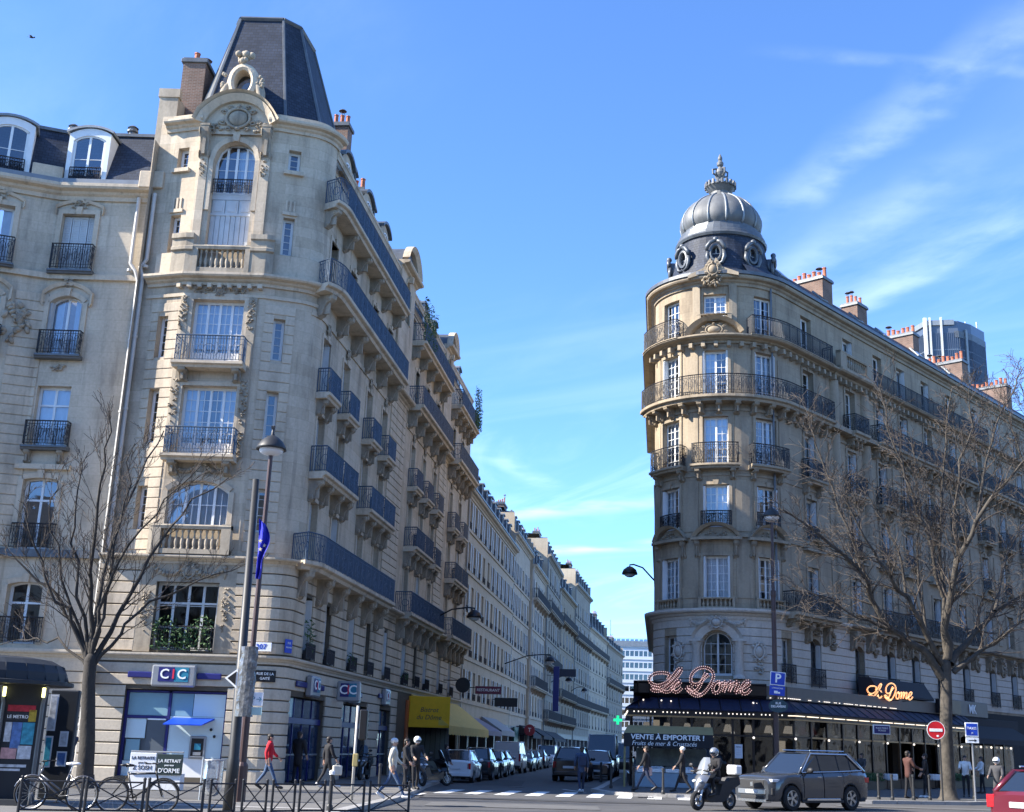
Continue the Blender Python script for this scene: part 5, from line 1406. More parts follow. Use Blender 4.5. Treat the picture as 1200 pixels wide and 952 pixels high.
# ================================================================== REST OF THE SIDE STREET
def s_path(s0,s1,o=0.0,kink=0.0):
 a=street_xy(s0,o);b=street_xy(s1,o+kink);return Path([tuple(a),tuple(b)])
def row_house(label,name,s0,s1,zs,bays,zt,mk_,o=0.0,roofz=2.6,style='plain',bal=(),shut=('closed','folded','closed','left'),im='iron',dorm=True,shop=3.6,chim=2,seed=1,ww=1.05,kink=0.0,side=1,gf='darkframe',group='apartment houses along the side street'):
 rnd=random.Random(seed)
 P=s_path(s0,s1,o,kink)if side>0 else Path([tuple(street_xy(s1,o)),tuple(street_xy(s0,o))])
 c=street_xy((s0+s1)/2,o-4*side)
 b=building(name,label,'building',(c.x,c.y,0),group)
 L=P.L;ubs=[L*(i+0.5)/bays for i in range(bays)]
 ops=[dict(u=u,w=ww,z0=z0,z1=z1,depth=0.28)for u in ubs for z0,z1 in zs]
 shops_=[dict(u=L*(i+0.5)/max(1,round(L/5)),w=L/max(1,round(L/5))-0.7,z0=0.15,z1=shop-0.6,depth=0.5)for i in range(max(1,round(L/5)))]
 mb=MB();wall(mb,P,0,L,shop,zt,ops);part('wall',mb,M[mk_],b)
 mb=MB();wall(mb,P,0,L,0,shop,shops_);part('ground_floor_wall',mb,M[gf],b)
 mb=MB()
 for q in shops_:mb.add([P.P(q['u']-q['w']/2,-0.45,0.15),P.P(q['u']+q['w']/2,-0.45,0.15),P.P(q['u']+q['w']/2,-0.45,shop-0.6),P.P(q['u']-q['w']/2,-0.45,shop-0.6)],[(0,1,2,3)])
 part('shop_window',mb,M['glassd'],b)
 D=11
 q0,q1,q2,q3=P.P(0,0),P.P(L,0),P.P(L,-D),P.P(0,-D)
 mb=MB()
 for a,d in((q1,q2),(q2,q3),(q3,q0)):quad_uv(mb,(a.x,a.y,0),(d.x,d.y,0),(d.x,d.y,zt+roofz*0.8),(a.x,a.y,zt+roofz*0.8))
 part('party_wall',mb,M['stoneB'],b)
 mb=MB();slope(mb,P,0,L,-0.2,zt+0.1,-1.1,zt+roofz);slope(mb,P,0,L,-1.1,zt+roofz,-D,zt+roofz*1.25);part('roof',mb,M['slate' if style!='zinc' else 'zinc'],b)
 for u in ubs:
  for k,(z0,z1)in enumerate(zs):
   window(b,P,u,z0,z1,ww,leaves=2,rows=3,depth=0.2,cur=rnd.choice(['full','sides',None]),shut=rnd.choice(shut))
   if style!='bare':guard(b,P,u,ww+0.1,z0,0.45 if k not in bal else 0.9,'bars',im,o=0.04,step=0.14)
 for i,(z0,z1)in enumerate(zs):
  band(b,P,0,L,z0-0.32,z0-0.14,0.10,mk_+'p' if mk_+'p' in M else mk_,'string_course')
 for k in bal:
  z0=zs[k][0];balcony(b,P,0.3,L-0.3,z0-0.05,0.7,1.0,0.25,'bars',im,mk_,br=[0.6+(L-1.2)*i/max(1,bays)for i in range(bays+1)],bh=0.5,bm=mk_,step=0.16)
 cornice(b,P,0,L,zt+0.15,0.5,0.45,mk_)
 mb=MB();sweep(mb,P,0,L,prof_box(0.25,0.5,zt+0.16,zt+0.3));part('gutter',mb,M['zincd'],b)
 if dorm:
  for u in ubs:zdormer(b,P,u,-0.35,zt+0.35,1.0,roofz*0.75,1.2,rise=0.1)
 for i in range(chim):
  u=L*(i+0.85)/max(1,chim)if chim>1 else L*0.97
  p=P.P(min(u,L-0.5),-2.2);chimney(b,p.x,p.y,zt+roofz*0.8,zt+roofz+1.4,0.8,2.4,-A5,4,seed*7+i,'brick' if rnd.random()<0.5 else 'stoneB')
 mb=MB();mb.tube([P.P(0.15,0.1,0.2),P.P(0.15,0.1,zt)],0.06,5);part('downpipe',mb,M['pipe' if seed%2 else 'zincd'],b)
 return b,P
std=lambda z,n,h=3.0,w=1.95:[(z+h*i,z+h*i+w)for i in range(n)]
SHOP_Z=3.9
row_house('long pale rendered house with five rows of shutters','plain_house',39.6,68,std(4.9,5,3.0,2.0),11,19.4,'stoneB',roofz=2.7,style='plain',seed=3,chim=2,shut=('open','open','open','closed'))
row_house('second pale house of the side street, narrow bays and tall shutters','plain_house',68.1,83,std(4.9,5,3.0,2.0),6,21.2,'stoneW',roofz=2.6,ww=0.9,o=-0.15,seed=4,chim=2,shut=('open','open','closed'))
row_house('white stone house with a black top balcony','plain_house',83.1,98,std(4.9,5,3.05,2.1),5,20.4,'stoneW',roofz=3.0,bal=(1,4),seed=5,chim=2,o=0.1,shut=('open','open','closed'))
row_house('ornate grey stone house with long iron balconies','ornate_house',98.1,117,std(5.0,6,3.15,2.1),6,23.8,'stoneC',roofz=2.6,bal=(0,2,4),seed=6,chim=2,style='zinc',o=0.2,ww=1.15)
row_house('grey house with blue zinc mansard','ornate_house',117.1,138,std(5.0,5,3.3,2.2),5,22.2,'stoneD',roofz=3.0,bal=(0,1,4),seed=7,chim=2,style='zinc',o=0.2,kink=0.5)
row_house('tall grey house beyond the zinc mansard','ornate_house',138.1,160,std(5.0,6,3.2,2.2),7,25.6,'stoneC',roofz=3.0,bal=(1,4),seed=8,o=0.7,kink=1.0)
row_house('far pale house near the end of the street','plain_house',160.1,190,std(5.0,5,3.2,2.1),6,21.2,'stoneW',roofz=3.8,bal=(1,4),seed=9,o=1.6,kink=1.6)
row_house('last house of the side street, narrow and grey','ornate_house',190.1,222,std(5.0,5,3.0,2.0),7,21,'stoneC',roofz=2.4,bal=(3,),seed=10,o=3.2,kink=2.0)
# far modern slab closing the street
def modern_block():
 y0=330.0;x0,x1,z1=at_y(711,800,y0).x,at_y(775,800,y0).x,at_y(725,751,y0).z
 b=building('office_block','white modern slab with rows of small windows closing the end of the street','building',((x0+x1)/2,330,0))
 P=Path([(x0,y0),(x1,y0)]);ops=[]
 cols,rows=12,10;rnd=random.Random(3)
 for i in range(cols):
  for j in range(rows):
   ops.append(dict(u=(i+0.5)*(x1-x0)/cols,w=1.0,z0=1.5+j*3.05,z1=2.9+j*3.05,depth=0.3))
 mb=MB();wall(mb,P,0,P.L,0,z1,ops);part('wall',mb,mat('white_concrete_panels',(0.62,0.66,0.70),0.7,var=0.05),b)
 pm=None
 for q in ops:
  if pm is None:
   m_=MB();m_.box(-0.5,0.5,0,0.05,0,1.4);pm=m_.mesh('window',M['glassd'])
  link('window',pm,b,P.frame(q['u'],q['z0'],-0.22))
 for j in range(1,rows):band(b,P,0,P.L,3.6+(j-1)*3.05,3.72+(j-1)*3.05,0.12,'zinc','floor_band')
 band(b,P,0,P.L,z1-1.4,z1,0.3,'zinc','parapet')
 mb=MB();mb.box(x0,x1,y0+0.5,y0+14,0,z1-0.05);part('core',mb,M['stoneB'],b)
 mb=MB()
 for k in range(7):mb.tube([(x0+1+k*2.0,y0+3,z1),(x0+1+k*2.4,y0+3,z1+0.9)],0.05,4)
 mb.tube([(x0+1,y0+3,z1+0.9),(x1-1,y0+3,z1+0.9)],0.06,4);part('roof_railing',mb,M['zinc'],b,kind='stuff')
 mb=MB();mb.tube([(x0+1,y0+5,z1),(x0+1,y0+5,z1+6)],0.1,5);part('mast',mb,M['zinc'],b)
modern_block()
b2=building('office_block','glass fronted block, pale blue, left of the white slab at the street end','building',(13,310,0))
bx0,bx1=at_y(694,800,310).x,at_y(712,800,310).x
P=Path([(bx0,310),(bx1,310)]);mb=MB();wall(mb,P,0,P.L,0,28,[]);part('wall',mb,mat('pale_blue_cladding',(0.42,0.52,0.62),0.35,var=0.06),b2)
for j in range(9):band(b2,P,0,P.L,2.8+j*3,3.0+j*3,0.1,'zinc','floor_band')
mb=MB();mb.box(bx0,bx1,310.2,320,0,27.9);part('core',mb,M['stoneB'],b2)
# tall dark tower far off behind the right-hand roofs, wrapped in works
def tower():
 D=590.0
 p=at_y(1112,600,D);cx=p.x
 b=building('skyscraper','tall dark glass skyscraper with pale vertical hoists, far behind the roofs','tower',(cx,D,0))
 gm=mat('hazy_tower_glass',(0.09,0.115,0.155),0.3,metal=0.2,var=0.3,scale=0.02,stretch=(1,1,0.3));lm=mat('pale_hoist',(0.55,0.56,0.57),0.6,var=0.05)  # blue of distance haze mixed into the tower's glass colour
 xl,xr=at_y(1069,430,D).x*1.03,at_y(1156,430,D).x*1.027;zt=at_y(1112,376,D).z
 w=xr-xl
 pts=[(xl,D+18),(xl+w*0.10,D+3),(xl+w*0.50,D),(xl+w*0.72,D+5),(xr,D+16)]
 P=Path(pts)
 for i in range(5):
  pass
 mb=MB();sweep(mb,P,0,P.L,[(0,0),(0,zt),(-2,zt),(-2,0)]);
 part('wall',mb,gm,b)
 mb=MB();top=[Vector((x,y,zt-0.2))for x,y in pts]+[Vector((xr,D+50,zt-0.2)),Vector((xl,D+50,zt-0.2))];mb.add(top,[tuple(range(len(top)))])
 bot=[(xr,D+16),(xr,D+50),(xl,D+50),(xl,D+18)]
 for a,c in zip(bot,bot[1:]):quad_uv(mb,(*a,0),(*c,0),(*c,zt),(*a,zt))
 part('back_wall',mb,gm,b)
 fm=MB()
 for k in range(1,50):sweep(fm,P,0,P.L,prof_box(-0.1,0.25,k*4.15,k*4.15+0.55))
 part('floor_band',fm,mat('grey_spandrel',(0.25,0.285,0.33),0.4,var=0.1,scale=0.05),b,kind='stuff')
 vm=MB()
 for k in range(60):
  u=P.L*(k+0.5)/60;sweep(vm,P,u-0.12,u+0.12,prof_box(-0.1,0.5,4,zt-6))
 part('mullion',vm,gm,b,kind='stuff')
 for px in(1080,1094,1107):
  u=P.near(at_y(px,430,D).x,D+2);band(b,P,u-0.5,u+0.5,100,zt+2,1.3,'greyshut','hoist')
 u=P.near(at_y(1131,430,D).x,D+6);band(b,P,u-0.7,u+0.7,60,zt-4,1.0,'zinc','hoist')
 band(b,P,0,P.L*0.52,zt-2.2,zt+0.5,0.9,'zinc','parapet');band(b,P,P.L*0.52,P.L,zt-9,zt-5.5,0.5,'zincd','plant_floor')
 for px in(1097,1106,1131,1144):
  q=at_y(px,376,D+20);mb=MB();mb.tube([(q.x,D+20,zt-2),(q.x,D+20,zt+7)],0.35,4);part('mast',mb,M['zinc'],b)
 return b
tower()
# facades across the boulevard, behind the viewpoint: they stand in the window reflections
OPP=(((-38,-26),(-75,-26),21),((6,-27),(-37,-27),23),((47,-6),(7,-24),22),((80,58),(49,18),23),((122,112),(81,60),24),((168,172),(123,114),23))
for k,(e0,e1,h)in enumerate(OPP):
 b=building('opposite_house',('tall stone house across the boulevard behind the viewpoint, far left','tall stone house across the boulevard behind the viewpoint, left','tall stone house across the boulevard behind the viewpoint, right','stone house along the opposite side of the boulevard, right of the view','second stone house along the opposite side of the boulevard','third and farthest stone house along the opposite side of the boulevard')[k],'building',((e0[0]+e1[0])/2,(e0[1]+e1[1])/2,0))
 P=Path([e0,e1]);n=int(P.L/3.6)
 ops=[dict(u=P.L*(i+0.5)/n,w=1.2,z0=1.0+j*3.4,z1=3.2+j*3.4,depth=0.4)for i in range(n)for j in range(6)]
 mb=MB();wall(mb,P,0,P.L,0,h,ops);part('wall',mb,M['stoneC' if k<3 else 'darkframe'],b)
 mb=MB();sweep(mb,P,0,P.L,prof_box(-10,-0.45,0,h-0.1));part('core',mb,M['iron'],b)
 mb=MB();slope(mb,P,0,P.L,0,h,-2,h+3.5);slope(mb,P,0,P.L,-2,h+3.5,-10,h+4);part('roof',mb,M['zincd'],b)
# ================================================================== GROUND
def asphalt(name,col,rough=0.82,patch=0.25):
 m=mat(name,col,rough,var=0.16,scale=0.9,bump=0.35,bscale=60,spec=0.35,dirt=patch,dcol=tuple(c*0.72 for c in col))
 return m
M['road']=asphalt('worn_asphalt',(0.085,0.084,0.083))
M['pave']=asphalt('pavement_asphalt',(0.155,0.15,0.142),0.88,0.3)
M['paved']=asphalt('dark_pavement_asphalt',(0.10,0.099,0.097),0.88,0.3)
M['kerb']=mat('granite_kerb',(0.30,0.29,0.275),0.75,var=0.2,scale=6,bump=0.2)
M['paint']=mat('worn_white_road_paint',(0.70,0.70,0.68),0.7,var=0.1,scale=4,dirt=0.55,dcol=(0.2,0.2,0.2))
def sheet(mb,poly,z):mb.add([(x,y,z)for x,y in poly],[tuple(range(len(poly)))])
mb=MB();sheet(mb,[(-900,-120),(900,-120),(900,1600),(-900,1600)],-0.02);struct('ground',mb,M['paved'])
mb=MB();sheet(mb,[(-70,-30),(130,-30),(130,170),(60,170),(-6,62),(-6,46),(-70,46)],0.0)
q=[street_xy(s,o)for s,o in((10,3.4),(10,11.3),(300,13),(300,5.0))]
struct('road',mb,M['road'])
mb=MB();sheet(mb,[(p.x,p.y)for p in q],0.004);struct('side_street',mb,M['road'])
def pavement(name,poly,z=0.12,m='pave',kerb_edges=()):
 mb=MB();n=len(poly)
 mb.add([(x,y,z)for x,y in poly]+[(x,y,-0.01)for x,y in poly],[tuple(range(n))]+[(i,i+n,(i+1)%n+n,(i+1)%n)for i in range(n)])
 o=struct(name,mb,M[m])
 for(i,j)in kerb_edges:
  a,b=Vector(poly[i]),Vector(poly[j]);d=(b-a).normalized();nn=Vector((d.y,-d.x));L=(b-a).length;k=max(1,int(L/1.0))
  for t in range(k):
   p,r=a+d*(L*t/k+0.006),a+d*(L*(t+1)/k-0.006)
   mb=MB();c=[(p.x-nn.x*0.28,p.y-nn.y*0.28),(r.x-nn.x*0.28,r.y-nn.y*0.28),(r.x+nn.x*0.025,r.y+nn.y*0.025),(p.x+nn.x*0.025,p.y+nn.y*0.025)]
   mb.add([(x,y,-0.01)for x,y in c]+[(x,y,z+0.006)for x,y in c],[(4,5,6,7),(0,1,5,4),(1,2,6,5),(2,3,7,6),(3,0,4,7)])
   part('kerb_stone',mb,M['kerb'],o)
 return o
kl=street_xy(14,3.45);kl2=street_xy(280,4.9);wl=street_xy(280,-1)
poly=[(-5.25,20),(-5.0,32),(-4.75,38),(-4.95,46),(-5.15,51),(kl.x,kl.y),(kl2.x,kl2.y),(wl.x,wl.y),(-9.7,49),(-14,47.5),(-34,47.5),(-60,20)]
pl_=pavement('pavement',poly,0.12,'pave',[(1,0),(2,1),(3,2),(4,3),(5,4)])
mb=MB();sheet(mb,[(-40,33.5),(-6.2,33.5),(-5.8,38.5),(-7.2,42.3),(-40,40.2)],0.126);struct('darker_strip',mb,M['paved'])  # darker sheet laid across the left pavement
mb=MB();sheet(mb,[(-45,30.2),(-5.3,30.2),(-5.3,30.7),(-45,30.7)],0.128);struct('kerb_line',mb,M['kerb'])
k1=street_xy(30,11.3);k2=street_xy(290,13.2);k3=street_xy(290,18)
polyR=[(k2.x,k2.y),(k1.x,k1.y),(2.05,54),(1.75,51.9),(2.2,49.6),(3.2,48.1),(7,47.7),(12,47.3),(16,48.6),(34,66),(70,107),(60,120),(k3.x+30,k3.y)]
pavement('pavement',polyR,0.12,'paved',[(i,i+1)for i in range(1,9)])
# pedestrian crossing: each stripe a piece of its own
for i in range(10):
 x=-4.15+i*1.1;mb=MB();y0,y1=45.7,50.4 if i>1 else 50.0
 a=street_xy(0,0);
 sheet(mb,[(x,y0),(x+0.52,y0),(x+0.52+(y1-y0)*0.09,y1),(x+(y1-y0)*0.09,y1)],0.009)
 struct('crossing_stripe',mb,M['paint'])
mb=MB();sheet(mb,[(-4.9,38.5),(-4.72,38.5),(-4.3,45.4),(-4.5,45.4)],0.009);struct('road_line',mb,M['paint'])
mb=MB();sheet(mb,[(0.55,54.0),(0.68,54.0),(1.55,50.9),(1.42,50.9)],0.009);struct('road_line',mb,M['paint'])
for(x,y)in((-1.4,55.2),(10.5,44.2)):
 mb=MB();mb.lathe([(0.36,0.006),(0.36,0.016),(0.3,0.018),(0.0,0.018)],18,M=Matrix.Translation((x,y,0)));single('manhole_cover',mb,M['iron'],'round iron manhole cover in the side street' if x<0 else 'round iron manhole cover in the boulevard near the parked car','manhole cover')
M['patch']=asphalt('dark_asphalt_patch',(0.055,0.055,0.056));M['patch2']=asphalt('pale_asphalt_patch',(0.12,0.118,0.114))
for k,(x0,x1,y0,y1)in enumerate(((-4.2,9.5,41.4,42.3),(-3.5,1.5,36.2,38.6),(2.5,14.0,34.0,35.1),(10.0,16.0,43.8,45.0),(-3.4,-1.2,56.5,66.0),(1.6,2.6,58.0,80.0))):
 rq=random.Random(k);mb=MB();n=7
 lo=[(x0+(x1-x0)*i/n,y0+rq.uniform(-0.12,0.12))for i in range(n+1)];hi=[(x1+(x0-x1)*i/n,y1+rq.uniform(-0.12,0.12))for i in range(n+1)]
 sheet(mb,lo+hi,0.0135 if k<4 else 0.008);struct('road_patch',mb,M['patch' if k%2==0 else 'patch2'])
for x,y in((-4.5,43.0),(3.6,47.0)):
 mb=MB();mb.box(x-0.3,x+0.3,y-0.2,y+0.2,0.004,0.02)
 for i in range(6):mb.box(x-0.27+i*0.1,x-0.22+i*0.1,y-0.17,y+0.17,0.0205,0.03)
 single('drain_grate',mb,M['iron'],'iron drain grate in the gutter at the left kerb' if x<0 else 'iron drain grate in the gutter at the right corner kerb','drain')
# ================================================================== LETTERING
_tx={}
def text_mesh(s,size=1.0,ext=0.01,m='paint',bold=0.0,shear=0.0,align='CENTER'):
 key=(s,size,ext,m,bold,shear,align)
 if key not in _tx:
  cu=bpy.data.curves.new('lettering','FONT');cu.body=s;cu.size=size;cu.extrude=ext;cu.align_x=align;cu.align_y='CENTER';cu.offset=bold;cu.shear=shear;cu.resolution_u=3
  ob=bpy.data.objects.new('lettering',cu)
  me=bpy.data.meshes.new_from_object(ob);bpy.data.objects.remove(ob);bpy.data.curves.remove(cu)
  me.name='lettering';me.materials.clear();me.materials.append(M[m]if isinstance(m,str)else m);_tx[key]=me
 return _tx[key]
R90=Matrix.Rotation(pi/2,4,'X')
def letter(parent,s,F,size,m='paint',ext=0.01,bold=0.0,shear=0.0,y=-0.02,x=0,z=0,align='CENTER',sx=1.0,name='lettering'):
 """F: frame with x right, y into the sign, z up"""
 return link(name,text_mesh(s,size,ext,m,bold,shear,align),parent,F@Matrix.Translation((x,y,z))@R90@Matrix.Diagonal((sx,1,1,1)))
M['navy']=mat('navy_sign_paint',(0.015,0.018,0.14),0.4,var=0.04)
M['teal']=mat('teal_sign_panel',(0.02,0.19,0.30),0.4,var=0.04)
M['signgrey']=mat('silver_sign_box',(0.33,0.35,0.38),0.35,metal=0.5,var=0.06)
M['wlet']=mat('white_lettering',(0.85,0.87,0.88),0.5,var=0)
M['rlet']=mat('red_lettering',(0.65,0.02,0.06),0.5,var=0)
M['bluesign']=mat('blue_road_sign',(0.012,0.06,0.45),0.35,var=0.03)
M['redsign']=mat('red_road_sign',(0.55,0.012,0.02),0.35,var=0.03)
M['steel']=mat('galvanised_steel',(0.42,0.43,0.44),0.4,metal=0.7,var=0.1,scale=5)
M['black']=mat('black_painted_metal',(0.012,0.012,0.014),0.4,var=0.15)
M['brownpole']=mat('dark_brown_painted_steel',(0.075,0.045,0.042),0.45,metal=0.1,var=0.15,scale=4)
M['polegrey']=mat('charcoal_painted_steel',(0.024,0.025,0.026),0.5,metal=0.0,var=0.15,scale=4)
# ---- bank shopfront (front of the corner building)
F0=PG.frame(ugc,0.12,-0.18)
bk=thing('bank_shopfront','pale blue bank shopfront with a cash machine and navy frames','shopfront',F0.translation)
WORLD.add(bk.name)
M['bankblue']=mat('pale_blue_panel',(0.56,0.70,0.75),0.35,var=0.05,scale=1.5);M['bankw']=mat('white_panel',(0.78,0.78,0.77),0.4,var=0.05)
M['bgrey']=mat('slate_grey_door',(0.09,0.11,0.13),0.4,var=0.1);M['bgl']=mat('frosted_blue_glass',(0.22,0.37,0.44),0.12,var=0.12,scale=0.8)
def fb(name,x0,x1,y0,y1,z0,z1,m,parent=None,b=0.0):
 mb=MB();(mb.bbox(x0,x1,y0,y1,z0,z1,b,M=F0)if b else mb.box(x0,x1,y0,y1,z0,z1,M=F0));return part(name,mb,M[m],parent or bk)
fb('back_panel',-1.87,1.87,0.10,0.16,0.15,3.2,'bgrey')
fb('frame',-1.87,-1.77,-0.02,0.12,0.15,3.2,'navy');fb('frame',1.79,1.87,-0.02,0.12,0.15,3.2,'navy');fb('frame',-0.30,-0.20,-0.02,0.12,0.9,3.2,'navy');fb('frame',-1.77,1.79,-0.02,0.12,3.12,3.2,'navy');fb('frame',-1.77,-0.30,-0.01,0.12,2.2,2.3,'navy')
fb('window',-1.76,-0.31,0.02,0.09,2.31,3.11,'bgl');fb('window',-0.19,0.6,0.02,0.09,2.31,3.11,'bgl');fb('window',0.62,1.78,0.03,0.09,2.31,3.11,'bankblue')
fb('side_panel',-1.76,-1.05,0.03,0.09,1.5,2.19,'bankblue');fb('side_panel',-1.76,-1.2,0.03,0.09,0.16,0.7,'bankblue');fb('window',-1.70,-1.2,0.02,0.09,0.72,1.45,'bgl')
fb('door',-1.0,-0.32,0.02,0.09,0.2,2.19,'bgrey');fb('door_header',-1.0,-0.32,-0.02,0.02,2.15,2.2,'wlet')
fb('wall_panel',-0.19,1.78,0.01,0.09,0.85,2.3,'bankblue');fb('wall_panel',-0.19,1.78,0.0,0.09,0.16,0.84,'bankw')
at=fb('cash_machine',0.62,1.22,-0.05,0.02,0.82,1.62,'signgrey',b=0.02)
fb('recess',0.70,1.14,-0.056,-0.05,0.9,1.54,'black',at);fb('screen',0.82,1.06,-0.07,-0.056,1.14,1.36,'teal',at);fb('keypad',0.80,1.08,-0.09,-0.056,0.95,1.06,'signgrey',at);fb('shelf',0.70,1.14,-0.12,-0.056,0.88,0.92,'signgrey',at)
for x,z in((1.36,1.86),(1.5,1.62)):
 mb=MB();mb.ball(F0@Vector((x,-0.03,z)),0.055,n=8,m=6);part('camera_dome',mb,M['black'],bk)
mb=MB();q=[(-0.1,2.22),(1.25,2.22)];vs=[F0@Vector(p)for p in((-0.05,0.0,2.26),(1.45,0.0,2.26),(1.2,-0.75,2.02),(-0.2,-0.75,2.02),(-0.05,0.0,2.2),(1.45,0.0,2.2),(1.2,-0.75,1.98),(-0.2,-0.75,1.98))]
mb.add(vs,[(0,1,2,3),(7,6,5,4),(3,2,6,7),(2,1,5,6),(0,3,7,4)]);part('canopy',mb,M['bluesign'],bk)
def bank_sign(F,w,h,d,label,stripe=None,cic=True,plan=None):
 """silver light box with the three-letter logo"""
 s=thing('bank_sign',label,'sign',F.translation,0,'silver bank signs');WORLD.add(s.name)
 mb=MB();mb.bbox(-w/2,w/2,-d,0,-h/2,h/2,0.06,M=F);part('sign_box',mb,M['signgrey'],s)
 lw,lh=w*0.68,h*0.66;y=-d
 for k,(m_,ch,lm)in enumerate((('navy','C','wlet'),('navy','I','rlet'),('teal','C','wlet'))):
  x0=[-lw/2,-lw/2+lw*0.40,-lw/2+lw*0.60][k]if False else[-lw/2,-0.06*lw,0.04*lw][k];x1=[-0.06*lw,0.04*lw,lw/2][k]
  mb=MB();mb.box(x0,x1,y-0.012,y,-lh/2+h*0.06,lh/2+h*0.06,M=F);part('logo_panel',mb,M['navy' if k<2 else 'teal'],s)
  letter(s,ch,F,lh*0.95,lm,0.008,0.006,y=y-0.022,x=[-lw*0.29,0.0,lw*0.28][k],z=h*0.06,sx=1.0)
 if stripe:
  for(x0,x1)in stripe:
   mb=MB();mb.bbox(x0,x1,-0.10,-0.02,-0.09,0.13,0.03,M=F);part('stripe',mb,M['navy'],s)
 return s
bank_sign(PG.frame(PG.near(-13.82,45.95),3.84,0.06),1.62,0.78,0.22,'large silver bank sign with logo over the cash machine',[(-1.72,-0.82),(0.82,1.72)])
bank_sign(PG.frame(gs(2.5),3.75,0.06),1.25,0.8,0.3,'silver bank sign with logo over the glass door',[(-2.0,-0.64),(0.64,1.9)])
bank_sign(PG.frame(gs(9.2),3.75,0.06),1.3,0.8,0.3,'silver bank sign with logo over the wide blue window',[(0.66,1.8)])
bank_sign(PG.frame(gs(15.8),3.9,0.06),1.1,0.8,0.25,'silver bank sign with logo nearest the yellow awning',[(-1.3,-0.56)])
Fp=Matrix.Translation((PG.P(gs(6.3),0.55,3.75)));
bank_sign(Fp@Matrix.Translation((0.15,0,0)),1.0,0.85,0.2,'projecting silver bank sign with logo facing the crossing')
Fp=Matrix.Translation((-16.75,45.55,3.9))@Matrix.Rotation(rad(-62),4,'Z')
bank_sign(Fp,0.75,1.0,0.16,'small projecting bank sign with logo beside the bare tree')
# street-side bank windows
M['bluegl']=mat('blue_tinted_shop_glass',(0.012,0.03,0.075),0.05,var=0.1,spec=0.8)
for(s,w),lab in zip(shops,('dark blue glass bank door bay nearest the corner','wide dark blue bank window, second along the side street','narrow dark blue bank window before the yellow awning')):
 f=PG.frame(gs(s),0.15,-0.16);t=thing('bank_shopfront',lab,'shopfront',f.translation);WORLD.add(t.name);h=3.1
 n=4 if w>4 else 2
 for i in range(n):
  x0,x1=-w/2+w*i/n,-w/2+w*(i+1)/n
  mb=MB();mb.box(x0+0.03,x1-0.03,0.02,0.05,0.05,2.15,M=f);part('pane',mb,M['bluegl'],t)
  mb=MB();mb.box(x0+0.03,x1-0.03,0.02,0.05,2.4,h,M=f);part('pane',mb,M['bluegl' if i else 'bgl'],t)
  mb=MB();mb.box(x0-0.03,x0+0.03,-0.02,0.08,0,h,M=f);part('mullion',mb,M['navy'],t)
 mb=MB();mb.box(-w/2+0.03,w/2,-0.05,0.08,2.16,2.38,M=f);part('transom',mb,M['navy'],t)
 mb=MB();mb.box(-w/2+0.03,w/2,-0.015,0.06,0.98,1.04,M=f);part('push_bar',mb,M['steel'],t)
# ---- boards in front of the bank
def board(F,w,h,bg,lines,label,name='poster_board'):
 t=thing(name,label,'sign',F.translation);WORLD.add(t.name)
 mb=MB();mb.bbox(-w/2,w/2,0,0.04,0,h,0.008,M=F);part('panel',mb,bg,t)
 for(tx,sz,z,m_,b_)in lines:letter(t,tx,F,sz,m_,0.004,b_,y=-0.006,z=z)
 return t
M['blet']=mat('dark_lettering',(0.03,0.035,0.05),0.6,var=0);M['greyp']=mat('pale_poster',(0.72,0.74,0.78),0.6,var=0.05);M['darkp']=mat('dark_green_poster',(0.018,0.035,0.035),0.5,var=0.06)
fb1=at_y(166,912,38.2);fx=Matrix.Translation((fb1.x,38.2,0.12))
st=thing('poster_stand','white and dark news poster boards on a white stand by the bicycles','poster stand',(fb1.x+0.4,38.2,0.12));WORLD.add(st.name)
f=Matrix.Translation((fb1.x+0.4,38.2,0.12))
def stp(name,x0,x1,y0,y1,z0,z1,m):mb=MB();mb.bbox(x0,x1,y0,y1,z0,z1,0.01,M=f);return part(name,mb,M[m],st)
stp('stand',-0.78,0.75,0.02,0.45,0.02,0.50,'bankw');stp('poster',-0.80,-0.02,-0.03,0.02,0.52,1.08,'greyp');stp('poster',0.0,0.78,-0.03,0.02,0.46,1.06,'darkp');stp('top_bar',-0.8,0.78,-0.02,0.08,1.09,1.14,'steel')
for tx,sz,z,x,m_ in(('LA RETRAITE',0.12,0.93,-0.41,'blet'),('pour les',0.08,0.80,-0.41,'blet'),('Z SOSH',0.17,0.65,-0.41,'blet'),('LA RETRAIT',0.13,0.86,0.39,'wlet'),('pour tous',0.07,0.74,0.39,'wlet'),("D'ORME",0.18,0.58,0.39,'wlet')):
 letter(st,tx,f,sz,m_,0.003,0.002,y=-0.036,x=x,z=z)
# ---- street plates on the corner
fp=PG.frame(PG.near(-10.55,46.0),3.72,0.09);board(fp,0.78,0.42,M['black'],(('RUE DE LA',0.13,0.29,'wlet',0.002),('GAITÉ',0.13,0.12,'wlet',0.002)),'small black direction plate with white writing on the rounded corner','street_plate')
fp=PG.frame(PG.near(-10.75,45.95),4.82,0.09);board(fp,0.75,0.32,M['greyp'],(('207',0.26,0.16,'bluesign',0.004),),'white house number plate above the bank cornice','street_plate')
fp=PG.frame(PG.near(-9.95,46.45),4.82,0.09);board(fp,0.42,0.5,M['bluesign'],(('RUE',0.11,0.36,'wlet',0),('DELAMBRE',0.075,0.2,'wlet',0)),'blue street name plate on the rounded corner above the bank','street_plate')
